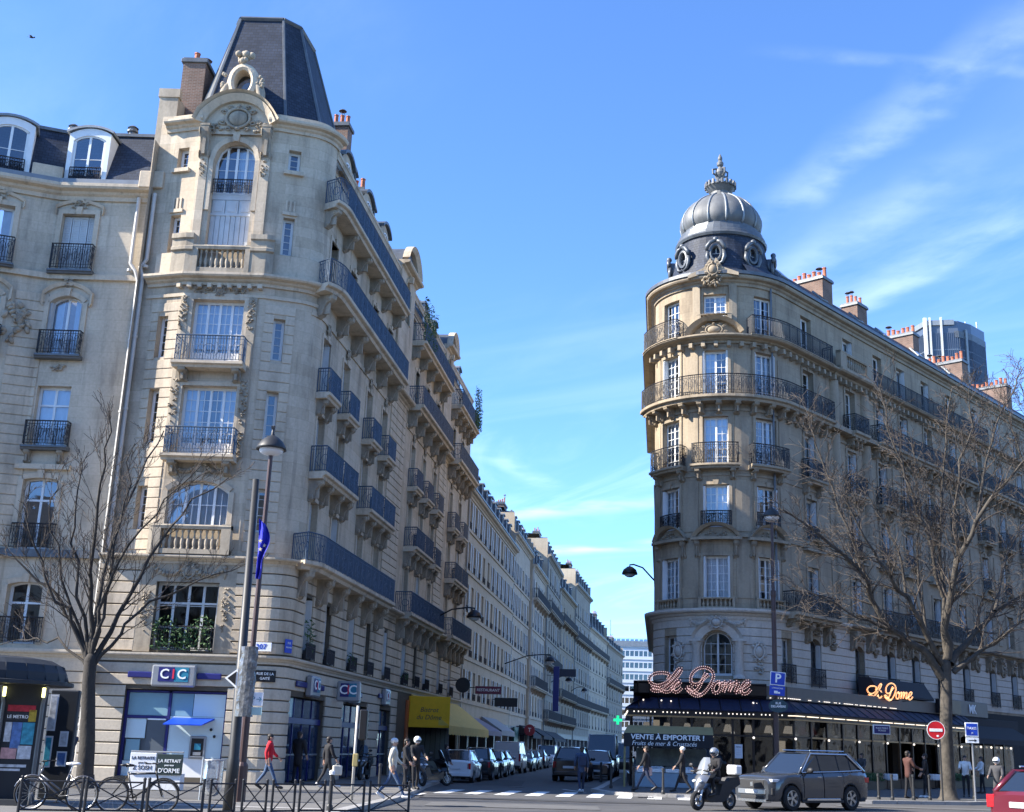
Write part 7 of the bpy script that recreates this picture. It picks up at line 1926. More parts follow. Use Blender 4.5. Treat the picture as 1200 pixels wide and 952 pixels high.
def plane_tree(label,base,Y,mains,r_trunk,trunk_px,seed,ln,up,dens,maxd,balls_on,minr,depth_j,spread=0.62,bk='bark'):
 rnd=random.Random(seed);z0=0.12
 t=thing('plane_tree',label,'tree',(base[0],base[1],z0));WORLD.add(t.name)
 tp=[at_y(x,y,Y)for x,y in trunk_px];tp[0]=Vector((base[0],base[1],z0));n=len(tp)
 mb=MB();L3=limb(mb,rnd,tp,r_trunk*1.15,r_trunk*0.78,12,0,0,0,0,0,None,minr)
 mb.lathe([(r_trunk*1.7,0),(r_trunk*1.3,0.12),(r_trunk*1.12,0.4)],12,M=Matrix.Translation((base[0],base[1],z0)));mb.ball(tp[-1],r_trunk*0.80,r_trunk*0.80,r_trunk*1.1,12,8)
 part('trunk',mb,M[bk],t,smooth=True)
 fork=tp[-1];balls=[]if balls_on else None
 tw=MB()
 for(px,r0)in mains:
  dj=rnd.uniform(-depth_j,depth_j);m_=len(px)
  pts=[at_y(x,y,Y+dj*(i/(m_-1)))for i,(x,y)in enumerate(px)];r0=r0*0.86
  mb=MB();L3=limb(mb,rnd,pts,r0,r0*0.2,7,0,0,0,0,0,None,minr);part('branch',mb,M[bk],t,smooth=True)
  L=polyline_len(L3);T=L[-1];k=int(T*dens)
  for i in range(k):
   d=T*(0.18+0.82*(i+rnd.random())/k);d=min(d,T*0.999)
   j=next(q for q in range(len(L)-1)if d<=L[q+1]);f=(d-L[j])/max(1e-6,L[j+1]-L[j])
   b=L3[j]+(L3[j+1]-L3[j])*f;td=(L3[j+1]-L3[j]).normalized()
   ax=Matrix.Rotation(rnd.uniform(0,2*pi),3,td)@td.orthogonal().normalized()
   nd=(td*0.8+ax*rnd.uniform(0.4,0.9)+Vector((0,0,up))).normalized()
   grow(tw,rnd,b,nd,ln*rnd.uniform(0.6,1.25)*(1-0.35*d/T),max(minr*1.8,r0*(1-0.8*d/T)*0.36),1,maxd,up,3,spread,balls,minr)
 part('crown',tw,M['twig'],t)
 if balls:
  bm=MB()
  for b in balls:bm.ball(b-Vector((0,0,0.08)),0.028,n=5,m=4)
  part('seed_balls',bm,M['twig'],t,kind='stuff')
 return t
YL=38.5;bL=at_y(98,925,YL)
plane_tree('bare street tree with upswept branches left of the bank window',(bL.x,YL),YL,[
 ([(104,782),(92,745),(70,705),(32,668),(-15,640)],0.10),([(103,780),(84,728),(62,690),(42,640),(28,595)],0.09),([(104,785),(70,752),(30,748),(-10,760)],0.06),
 ([(106,770),(108,690),(112,615),(122,545),(128,485)],0.10),([(107,770),(116,700),(137,620),(165,555),(192,505)],0.11),([(109,775),(140,722),(172,655),(212,600),(268,560)],0.11),
 ([(110,780),(138,742),(178,705),(232,680),(290,660)],0.08),([(105,772),(96,700),(84,640),(92,575),(104,530)],0.08),([(108,765),(126,690),(150,640),(196,585),(236,545)],0.08),
 ([(107,770),(122,720),(128,660),(146,590),(158,520)],0.08),([(104,775),(82,715),(72,660),(60,600),(66,560)],0.07)],
 0.235,[(98,925),(102,850),(106,775)],3,1.3,0.42,2.0,3,False,0.007,2.2,bk='barkd')
YR=50.5;bR=at_y(1112,936,YR)
plane_tree('large bare plane tree with a mottled trunk in front of the terrace',(bR.x,YR),YR,[
 ([(1104,795),(1078,760),(1042,738),(1022,702),(1012,672),(985,648),(955,622),(918,598)],0.21),([(1106,780),(1086,742),(1062,700),(1040,672),(1012,630),(985,575)],0.16),
 ([(1110,772),(1108,722),(1122,660),(1145,610),(1172,572),(1205,535)],0.22),([(1114,778),(1142,742),(1166,716),(1195,700),(1235,680)],0.19),([(1117,788),(1152,762),(1188,736),(1225,715)],0.15),
 ([(1108,765),(1104,690),(1103,600),(1106,520),(1116,455)],0.12),([(1105,700),(1084,620),(1062,560),(1042,500),(1030,450)],0.10),([(1022,705),(1002,640),(975,575),(955,520),(948,480)],0.09),
 ([(1122,660),(1118,600),(1128,540),(1140,500),(1135,455)],0.10),([(1040,738),(1005,725),(965,700),(925,690)],0.06),([(1145,612),(1150,560),(1168,500),(1190,455),(1200,430)],0.09),([(1166,716),(1180,650),(1205,610)],0.09),
 ([(1062,702),(1052,640),(1030,600),(1000,560)],0.08),([(1085,740),(1075,660),(1078,590),(1068,520)],0.08)],
 0.275,[(1112,936),(1109,860),(1108,780)],12,1.75,0.12,3.7,3,True,0.008,3.4,0.85)
# tree at the far right edge beyond the roofs' end
plane_tree('bare tree farther down the boulevard at the right edge',(32.5,66.0),66.0,[([(1275,740),(1240,640),(1205,560),(1182,490)],0.16),([(1275,730),(1250,620),(1215,520),(1196,450)],0.16),([(1276,735),(1280,600),(1260,480),(1225,440)],0.15)],
 0.3,[(1262,915),(1268,830),(1272,740)],5,1.9,0.2,2.2,3,True,0.010,2.5)
# ================================================================== STREET FURNITURE
def lamp_post(label,x,y,H,m,h_base=3.6):
 t=thing('street_lamp',label,'street lamp',(x,y,0.1));z=0
 mb=MB();mb.lathe([(0.17,0),(0.17,0.9),(0.15,0.95),(0.115,1.0),(0.105,h_base),(0.125,h_base+0.05),(0.125,h_base+0.25),(0.075,h_base+0.3),(0.06,H-0.55),(0.05,H-0.4)],12);part('post',mb,M[m],t,smooth=False)
 mb=MB();mb.lathe([(0.03,H+0.16),(0.05,H),(0.10,H-0.03),(0.16,H-0.06),(0.30,H-0.18),(0.40,H-0.34),(0.42,H-0.42),(0.38,H-0.42),(0.28,H-0.24),(0.05,H-0.14)],16);part('lamp_hood',mb,M['polegrey'],t,smooth=True)
 mb=MB();mb.ball((0,0,H-0.42),0.34,0.34,0.17,14,8);part('glass_bowl',mb,M['greyp'],t,smooth=True)
 mb=MB();mb.tube([(0,0,H+0.12),(0.02,0,H+0.28)],0.03,6);mb.box(-0.05,0.06,-0.04,0.04,H+0.18,H+0.26);part('sensor',mb,M['black'],t)
 return t
pl=at_y(278,940,33);lamp_post('tall brown street lamp standing on the left pavement',pl.x+0.03,33.0,9.75,'brownpole',3.4)
pr=at_y(911,925,53.5);lamp_post('tall brown street lamp in front of the terrace',pr.x,53.5,12.15,'brownpole',8.2)
# charcoal mast with flag, wrapped panel and direction arrow
mx=at_y(268,950,28.5);mt=thing('flag_mast','charcoal mast with a hanging blue flag and a plastic-wrapped sign','pole',(mx.x,28.5,0.1));WORLD.add(mt.name)
mtop=at_y(300,562,28.5)
mb=MB();mb.tube([(mx.x,28.5,0.1),(mx.x,28.5,1.2),(mx.x,28.5,1.25),(mtop.x,28.5,mtop.z)],[0.14,0.135,0.12,0.075],14);part('pole',mb,M['polegrey'],mt,smooth=True)
M['flag']=mat('royal_blue_flag_cloth',(0.02,0.025,0.42),0.75,var=0.15);M['star']=mat('yellow_white_stars',(0.8,0.7,0.4),0.7,var=0)
fz=at_y(303,608,28.4);mb=MB();nu,nv=10,22;fl_={}
for j in range(nv+1):
 v=j/nv
 for i in range(nu+1):
  u=i/nu;w=(0.10+0.42*sin(pi*min(1,v*0.62+0.12))*(0.6+0.4*sin(5*v+1)))*(1 if v<0.8 else 1-(v-0.8)*2.6)
  fl_[(i,j)]=Vector((fz.x+0.02+u*w*0.75+0.06*v,28.36+0.07*sin(u*9+v*4),fz.z-1.42*v-0.16*u*(1-v)))
for j in range(nv):
 for i in range(nu):mb.add([fl_[(i,j)],fl_[(i+1,j)],fl_[(i+1,j+1)],fl_[(i,j+1)]],[(0,3,2,1)])
part('flag',mb,M['flag'],mt,smooth=True)
for(u,j)in((3,8),(4,11),(6,9)):
 c=fl_[(u,j)]+Vector((0,-0.05,0));mb=MB();mb.add([c+Vector((0.055*(1 if k%2==0 else 0.42)*sin(k*pi/5),0,0.055*(1 if k%2==0 else 0.42)*cos(k*pi/5)))for k in range(10)],[tuple(range(10))]);part('star',mb,M['star'],mt)
M['wrap']=mat('crumpled_grey_plastic',(0.14,0.145,0.15),0.12,var=0.7,scale=7,bump=1.0,bscale=7,spec=0.9)
w0,w1=at_y(293,758,28.0),at_y(285,840,28.0);mb=MB();cols=12;rq=random.Random(2);ring=[]
for j in range(15):
 c=w1+(w0-w1)*(j/14)
 ring+=[c+Vector((0.17*cos(2*pi*k/cols)*(1+0.25*rq.random()),0.10*sin(2*pi*k/cols),0))for k in range(cols)]
mb.add(ring,[(j*cols+k,j*cols+(k+1)%cols,(j+1)*cols+(k+1)%cols,(j+1)*cols+k)for j in range(14)for k in range(cols)]);part('wrapped_sign',mb,M['wrap'],mt)
a0=at_y(272,795,28.2);mb=MB();mb.prism([(-0.16,0),(0.12,-0.22),(0.12,0.22)],-0.02,0.02,M=Matrix.Translation(a0));part('arrow_plate',mb,M['wlet'],mt)
mb=MB();mb.prism([(-0.10,0),(0.09,-0.15),(0.09,0.15)],-0.03,-0.02,M=Matrix.Translation(a0));part('arrow',mb,M['black'],mt)
s0=at_y(290,826,28.0);sp_=thing('direction_sign','small pale blue direction plates fixed low on the flag mast','sign',s0);WORLD.add(sp_.name);f=Matrix.Translation(s0)
mb=MB();mb.bbox(0.02,0.34,-0.02,0.0,-0.02,0.27,0.006,M=f);part('plate',mb,M['greyp'],sp_);mb=MB();mb.bbox(-0.24,0.34,-0.02,0.0,-0.22,-0.05,0.006,M=f);part('plate',mb,mat('pale_teal_plate',(0.35,0.5,0.5),0.5,var=0.05),sp_)
letter(sp_,'P',f,0.16,'teal',0.003,0,y=-0.026,x=0.12,z=0.12);letter(sp_,'→',f,0.16,'teal',0.003,0,y=-0.026,x=0.25,z=0.12)
# pedestrian barrier: posts, rails, crosses
def barrier(p,q,label):
 p,q=Vector(p),Vector(q);L=(q-p).length;a=atan2(q.y-p.y,q.x-p.x);t=thing('barrier',label,'barrier',(p.x,p.y,0.1),a,'pavement barriers')
 for x in(0.03,L-0.03):
  mb=MB();mb.tube([(x,0,0),(x,0,0.70)],0.03,8);mb.ball((x,0,0.71),0.036,n=8,m=5);part('post',mb,M['iron'],t)
 for z in(0.08,0.64):
  mb=MB();mb.tube([(0.03,0,z),(L-0.03,0,z)],0.02,6);part('rail',mb,M['iron'],t)
 for z0,z1 in((0.08,0.64),(0.64,0.08)):
  mb=MB();mb.tube([(0.05,0.012*(1 if z0<z1 else-1),z0),(L-0.05,0.012*(1 if z0<z1 else-1),z1)],0.014,6);part('cross_bar',mb,M['iron'],t)
BX=[(22,98),(99,170),(172,240),(245,277),(283,314),(318,347),(350,382),(386,428),(432,481)]
names=['first barrier panel from the left, in front of the grey bicycle','second barrier panel, between the two bicycles','third barrier panel, right of the black bicycle','barrier panel beside the clear rubbish bag','barrier panel right of the flag mast','barrier panel below the red jacket','barrier panel left of the person with the bag','barrier panel below the traffic light','rightmost barrier panel at the kerb']
for i,(x0,x1)in enumerate(BX):
 ya,yb=25.9+i*0.42,26.2+i*0.42
 barrier((at_y(x0,930,ya).x,ya),(at_y(x1,930,yb).x,yb),names[i])
def bollard(px,py,label,h=0.95,z=0.12,m='polegrey',white=False):
 p=on_ground(px,py,z);t=thing('bollard',label,'bollard',(p.x,p.y,z),0,'pavement bollards')
 mb=MB();mb.lathe([(0.075,0),(0.075,0.1),(0.05,0.14),(0.045,h-0.12),(0.06,h-0.1),(0.06,h-0.02),(0.03,h)],10);part('post',mb,M[m],t,smooth=False)
 if white:mb=MB();mb.lathe([(0.062,h-0.1),(0.066,h-0.09),(0.066,h-0.02),(0.031,h+0.003),(0,h+0.006)],10);part('cap',mb,M['wlet'],t)
for px,py,lab in((716,924,'slim dark bollard on the street corner by the crossing'),(742,928,'slim dark bollard left of the pink bag'),(777,931,'slim dark bollard right of the pink bag'),(704,917,'slim dark bollard behind the corner one'),(1030,937,'bollard right behind the parked car'),(1046,938,'second bollard from the parked car'),(1071,938,'bollard below the brown coat'),(1090,938,'bollard left of the plane tree'),(1142,937,'bollard right of the plane tree')):bollard(px,py,lab)
for px,py,lab in((386,950,'white topped post left of the traffic light'),(444,928,'dark post behind the pale jacket')):bollard(px,py,lab,0.9,white=px<400)
# traffic light seen from the side
p=on_ground(412,938,0.12);tl=thing('traffic_light','pale traffic light post with a black signal head at the crossing','traffic light',(p.x,p.y,0.12))
mb=MB();mb.tube([(0,0,0),(0,0,2.55)],0.04,8);part('post',mb,M['pipe'],tl,smooth=True);H_=1.75
mb=MB();mb.bbox(0.08,0.30,-0.13,0.15,1.62,2.45,0.03);part('signal_head',mb,M['black'],tl)
for k in range(3):
 mb=MB();mb.tube([(0.19,0.15,1.76+0.27*k),(0.19,0.30,1.76+0.27*k)],[0.1,0.11],10);part('hood',mb,M['black'],tl)
mb=MB();mb.bbox(-0.03,0.12,-0.16,-0.06,0.9,1.25,0.02);part('push_button_box',mb,M['khaki'],tl)
# clear rubbish bag on a hoop
p=on_ground(247,938,0.12);rb2=thing('rubbish_bag','clear plastic rubbish bag hanging from a steel hoop by the mast','bin',(p.x,p.y,0.12))
mb=MB();mb.tube([(-0.30,0,0),(-0.30,0,1.08)],0.025,6);mb.tube([(0.25*cos(2*pi*i/16),0.25*sin(2*pi*i/16),1.0)for i in range(17)],0.018,5);mb.tube([(-0.3,0,1.0),(-0.25,0,1.0)],0.02,5);part('hoop',mb,M['steel'],rb2)
mb=MB();rq=random.Random(6);pr_=[(0.25,1.0),(0.24,0.85),(0.25,0.6),(0.26,0.35),(0.22,0.16),(0.1,0.1),(0.0,0.1)];mb.lathe(pr_,16)
mb.v=[(x*(1+rq.uniform(-0.09,0.09)),y*(1+rq.uniform(-0.09,0.09)),z)for x,y,z in mb.v]
part('bag',mb,glass_mat('clear_bag_plastic',(0.62,0.66,0.72),0.25,0.25),rb2,smooth=True)
mb=MB()
for k in range(14):mb.ball((rq.uniform(-0.13,0.13),rq.uniform(-0.13,0.13),0.18+0.32*rq.random()),rq.uniform(0.05,0.1),n=6,m=4)
part('rubbish',mb,mat('crumpled_rubbish',(0.28,0.29,0.32),0.7,var=0.5,scale=14),rb2,kind='stuff')
# road signs
def sign_post(px,Y,zt,label,m='polegrey'):
 p=at_y(px,900,Y);t=thing('road_sign',label,'sign',(p.x,Y,0.12));mb=MB();mb.tube([(0,0,0),(0,0,zt)],0.035,8);part('post',mb,M[m],t);return t
pz=at_y(910,800,53.2);ps=thing('parking_sign','blue parking sign with two panels on the brown lamp post','sign',pz);WORLD.add(ps.name);f=Matrix.Translation(pz)@Matrix.Rotation(rad(4),4,'Z')@Matrix.Rotation(rad(4),4,'Y')
mb=MB();mb.bbox(-0.33,0.33,-0.20,-0.17,-0.13,0.43,0.008,M=f);part('panel',mb,M['wlet'],ps);mb=MB();mb.box(-0.30,0.30,-0.206,-0.201,-0.10,0.40,M=f);part('blue_face',mb,M['bluesign'],ps)
letter(ps,'P',f,0.52,'wlet',0.004,0.012,y=-0.214,z=0.15)
mb=MB();mb.bbox(-0.33,0.33,-0.20,-0.17,-0.55,-0.15,0.008,M=f);part('panel',mb,M['bluesign'],ps);letter(ps,'LIVRAISONS',f,0.09,'wlet',0.003,0,y=-0.206,z=-0.25)
mb=MB();mb.box(-0.14,0.02,-0.208,-0.201,-0.47,-0.36,M=f);mb.box(0.03,0.12,-0.208,-0.201,-0.47,-0.40,M=f);part('van_symbol',mb,M['wlet'],ps,kind='stuff')
mb=MB();mb.lathe([(0,-0.01),(0.36,-0.01),(0.36,0.02),(0,0.02)],20,M=Matrix.Translation(pz+Vector((0.02,-0.17,-0.98)))@Matrix.Rotation(pi/2,4,'X')@Matrix.Diagonal((1.15,0.75,1,1)));part('oval_plate',mb,mat('dark_teal_plate',(0.02,0.06,0.08),0.4,var=0.05),ps)
letter(ps,'RUE\nDELAMBRE',Matrix.Translation(pz),0.13,'wlet',0.003,0.002,y=-0.21,z=-0.94,x=0.02)
ne=sign_post(1103,48.8,2.95,'round red no-entry sign in front of the plane tree');f=Matrix.Translation((-0.14,0,2.62))
mb=MB();mb.lathe([(0.0,0.03),(0.33,0.03),(0.35,0.045),(0.35,0.055),(0,0.055)],24,M=f@Matrix.Rotation(pi/2,4,'X'));part('disc',mb,M['redsign'],ne)
mb=MB();mb.lathe([(0.335,0.056),(0.335,0.06),(0.352,0.06),(0.352,0.04)],24,M=f@Matrix.Rotation(pi/2,4,'X'));part('rim',mb,M['wlet'],ne)
mb=MB();mb.bbox(-0.25,0.25,-0.066,-0.056,-0.055,0.055,0.003,M=f);part('white_bar',mb,M['wlet'],ne);mb=MB();mb.ball(f@Vector((0.06,-0.06,-0.22)),0.05,0.006,0.04,8,5);part('sticker',mb,M['wlet'],ne)
bs_=sign_post(1141,49.5,2.95,'square blue sign with a white arrow plate right of the plane tree','steel');f=Matrix.Translation((0,0,0))
mb=MB();mb.bbox(-0.26,0.26,-0.06,-0.03,2.42,2.96,0.01);part('panel',mb,M['wlet'],bs_);mb=MB();mb.box(-0.22,0.22,-0.066,-0.061,2.47,2.92);part('blue_face',mb,M['bluesign'],bs_)
letter(bs_,'TAXIS',f,0.14,'wlet',0.003,0.001,y=-0.072,z=2.74);letter(bs_,'↗',f,0.14,'wlet',0.003,0,y=-0.072,z=2.56)
mb=MB();mb.bbox(-0.26,0.26,-0.06,-0.03,2.18,2.39,0.008);part('arrow_plate',mb,M['wlet'],bs_);mb=MB();mb.box(-0.15,0.08,-0.068,-0.061,2.27,2.30);mb.prism([(0.08,2.23),(0.18,2.285),(0.08,2.34)],-0.068,-0.061);part('arrow',mb,M['black'],bs_,kind='stuff')
q=at_y(1033,855,57);hp=thing('street_name_sign','blue enamel panel with a white edge hung on the terrace','sign',q);WORLD.add(hp.name);f=Matrix.Translation(q)@Matrix.Rotation(rad(20),4,'Z')
mb=MB();mb.bbox(-0.45,0.45,-0.03,0.03,-0.22,0.2,0.01,M=f);part('panel',mb,M['wlet'],hp);mb=MB();mb.box(-0.41,0.41,-0.036,-0.031,-0.18,0.16,M=f);part('blue_face',mb,M['navy'],hp);letter(hp,'PLACE PABLO\nPICASSO',f,0.105,'wlet',0.003,0,y=-0.042,z=0.0)
mb=MB();mb.tube([f@Vector((0,0.03,0.1)),f@Vector((0.1,0.9,0.15))],0.02,5);part('bracket_arm',mb,M['black'],hp)
# news kiosk at the left edge
KX,KY=-13.35,29.3;kk=thing('news_kiosk','dark domed news kiosk with lit magazine windows at the left edge','kiosk',(KX,KY,0.12),0)
M['kio']=mat('dark_green_black_kiosk_paint',(0.016,0.020,0.026),0.6,metal=0.0,var=0.15)
kr=1.72
def octa(r,z,n=24):
 return[(max(-r*1.25,min(r*1.25,r*1.12*cos(2*pi*(i+.5)/n)))*1.0,r*sin(2*pi*(i+.5)/n),z)for i in range(n)]
mb=MB();prev=None;A_=[]
for r,z in((1.86,2.62),(1.86,2.70),(1.72,2.72),(1.70,2.9),(1.60,3.08),(1.38,3.2),(1.0,3.26),(0.3,3.28)):A_.append(octa(r,z))
for a,b in zip(A_,A_[1:]):
 n=len(a)
 for i in range(n):mb.add([a[i],a[(i+1)%n],b[(i+1)%n],b[i]],[(0,1,2,3)])
mb.add(A_[-1],[tuple(range(24))]);mb.add(list(reversed(A_[0])),[tuple(range(24))]);part('roof',mb,M['kio'],kk)
mb=MB()
for i in range(0,24):q=octa(1.73,2.74)[i];mb.tube([q,octa(1.61,3.08)[i]],0.02,4)
part('roof_ribs',mb,M['kio'],kk,kind='stuff')
mb=MB();mb.box(-1.55,1.15,-0.6,1.2,0,2.62);part('body',mb,M['kio'],kk)
mb=MB();mb.box(-1.6,1.72,-1.05,-0.6,0.0,0.0001+0.12);part('step',mb,M['kio'],kk)
sdp=Matrix.Translation((1.34,-0.50,0))@Matrix.Rotation(rad(12),4,'Z')
mb=MB();mb.box(-0.42,0.36,-0.06,0.10,0.0,2.62,M=sdp);part('display_panel',mb,M['kio'],kk)
for x in(-0.46,0.38):
 mb=MB();mb.tube([sdp@Vector((x,-0.10,0)),sdp@Vector((x,-0.10,2.2)),sdp@Vector((x*1.18,-0.12,2.6))],0.045,6);part('pilaster',mb,mat('grey_kiosk_metal',(0.14,0.15,0.16),0.4,metal=0.4),kk)
 mb=MB();mb.bbox(x-0.035,x+0.035,-0.19,-0.14,2.34,2.56,0.01,M=sdp);part('lamp',mb,mat('lit_yellow_lamp',(0.9,0.85,0.3),0.4,var=0,emit=(1,0.9,0.35),es=1.2),kk)
PC=[('red_poster',(0.42,0.03,0.05)),('blue_poster',(0.10,0.20,0.45)),('teal_poster',(0.05,0.30,0.42)),('pale_poster',(0.55,0.58,0.62)),('dark_poster',(0.03,0.035,0.045)),('yellow_poster',(0.5,0.36,0.05)),('magazine_pink',(0.5,0.28,0.28))]
for n_,c_ in PC:M[n_]=mat(n_,c_,0.3,var=0.45,scale=9)
def kp(x0,x1,z0,z1,m,F=sdp,y=-0.068,nm='poster'):mb=MB();mb.box(x0,x1,y,y+0.006,z0,z1,M=F);return part(nm,mb,M[m],kk)
kp(-0.36,0.24,2.02,2.16,'red_poster');kp(-0.36,0.1,1.82,2.0,'dark_poster');kp(0.11,0.27,1.80,2.06,'yellow_poster');kp(-0.36,-0.22,1.35,1.78,'pale_poster');kp(-0.21,0.0,1.2,1.78,'blue_poster');kp(0.01,0.27,1.3,1.78,'teal_poster')
kp(-0.38,-0.05,0.98,1.22,'magazine_pink');kp(-0.03,0.26,0.98,1.27,'pale_poster');kp(-0.36,0.20,0.80,0.86,'pale_poster');kp(-0.36,0.08,0.72,0.77,'pale_poster')
letter(kk,'LE METRO',sdp,0.10,'wlet',0.003,0.002,y=-0.08,x=-0.12,z=1.9)
sd2=Matrix.Translation((0.3,-0.66,0));kp(-0.9,0.35,1.25,2.1,'pale_poster',sd2,0.0);kp(-0.9,0.3,0.95,1.2,'dark_poster',sd2,0.0,'shelf')
# poster column behind the kiosk
px_=at_y(66,900,31.5);pc2=thing('advert_board','slanted dark poster panel with small framed posters behind the kiosk','sign',(px_.x,31.5,0.12));f=Matrix.Translation((px_.x,31.5,0.12))@Matrix.Rotation(rad(8),4,'Z');
f=Matrix.Rotation(rad(8),4,'Z')
mb=MB();mb.bbox(-0.36,0.33,-0.06,0.2,0,2.62,0.03,M=f);part('panel',mb,M['kio'],pc2)
for x0,x1,z0,z1,m_ in((-0.34,-0.14,1.62,2.5,'pale_poster'),(-0.34,-0.15,0.75,1.5,'teal_poster'),(0.0,0.2,1.25,1.62,'pale_poster'),(-0.02,0.22,0.78,1.14,'blue_poster')):
 mb=MB();mb.box(x0,x1,-0.08,-0.06,z0,z1,M=f);o=part('poster',mb,M['greyp'],pc2);mb=MB();mb.box(x0+0.03,x1-0.03,-0.086,-0.0805,z0+0.04,z1-0.04,M=f);part('print',mb,M[m_],o)
# bird in the sky
bp_=at_y(37,44,60);mb=MB();mb.ball((0,0,0),0.13,0.05,0.05,8,6);mb.ball((0.14,0,0.03),0.045,n=6,m=5)
for s_ in(-1,1):mb.add([(0.06,s_*0.04,0.02),(-0.05,s_*0.04,0.02),(-0.10,s_*0.26,0.10),(0.0,s_*0.30,0.10),(-0.12,s_*0.46,0.02)],[(0,1,2,3),(3,2,4)])
mb.add([(-0.1,-0.03,0),(-0.1,0.03,0),(-0.24,0.06,0),(-0.24,-0.06,0)],[(0,1,2,3)])
single('bird',mb,mat('dark_feathers',(0.03,0.03,0.035),0.8),'small dark bird flying at the upper left','bird',M=Matrix.Translation(bp_)@Matrix.Rotation(rad(20),4,'Z')@Matrix.Rotation(rad(25),4,'X'))
# ================================================================== VEHICLES
M['rubber']=mat('tyre_rubber',(0.014,0.014,0.015),0.85,var=0.2);M['alloy']=mat('alloy_wheel',(0.45,0.46,0.47),0.3,metal=0.8,var=0.05);M['chrome']=mat('chrome_trim',(0.62,0.63,0.64),0.15,metal=0.9,var=0.03)
M['carglass']=mat('tinted_car_glass',(0.012,0.016,0.022),0.03,var=0.0,spec=0.9,coat=0.6);M['plastic']=mat('grey_black_plastic',(0.022,0.022,0.024),0.6,var=0.1);M['lampglass']=mat('clear_headlamp',(0.55,0.58,0.62),0.08,var=0.1,spec=0.9);M['tail']=mat('red_tail_lamp',(0.45,0.012,0.018),0.12,var=0.1,spec=0.9);M['plate']=mat('number_plate',(0.62,0.63,0.64),0.5,var=0.05)
def paint(n,c,met=0.0,rough=0.28):return mat(n,c,rough,metal=met,var=0.05,scale=1.2,spec=0.6,coat=0.8)
def lerp_t(tab,x):
 for a,b in zip(tab,tab[1:]):
  if x<=b[0]:k=(x-a[0])/(b[0]-a[0]);k=max(0,k);return[a[i]+(b[i]-a[i])*k for i in range(1,len(a))]
 return list(tab[-1][1:])
def wheel(parent,x,y,r,w,spokes=5):
 s=1 if y>0 else-1;F=Matrix.Translation((x,y,r))@Matrix.Rotation(-s*pi/2,4,'X')
 mb=MB();mb.lathe([(r*0.62,-w/2),(r*0.93,-w/2),(r,-w*0.36),(r,w*0.36),(r*0.93,w/2),(r*0.66,w/2),(r*0.62,w*0.3)],26,M=F);o=part('wheel',mb,M['rubber'],parent,smooth=False)
 mb=MB();mb.lathe([(r*0.66,w*0.44),(r*0.60,w*0.46),(r*0.57,w*0.2),(r*0.2,w*0.16),(0,w*0.16)],22,M=F)
 for k in range(spokes):
  for d in(-0.13,0.13):mb.box(r*0.12,r*0.60,-r*0.055,r*0.055,w*0.2,w*0.42,M=F@Matrix.Rotation(2*pi*k/spokes+d,4,'Z'))
 mb.lathe([(r*0.17,w*0.2),(r*0.16,w*0.45),(0,w*0.46)],10,M=F);part('rim',mb,M['alloy'],o)
 mb=MB();mb.lathe([(r*0.56,w*0.21),(0,w*0.18)],16,M=F);part('hub_shadow',mb,M['plastic'],o)
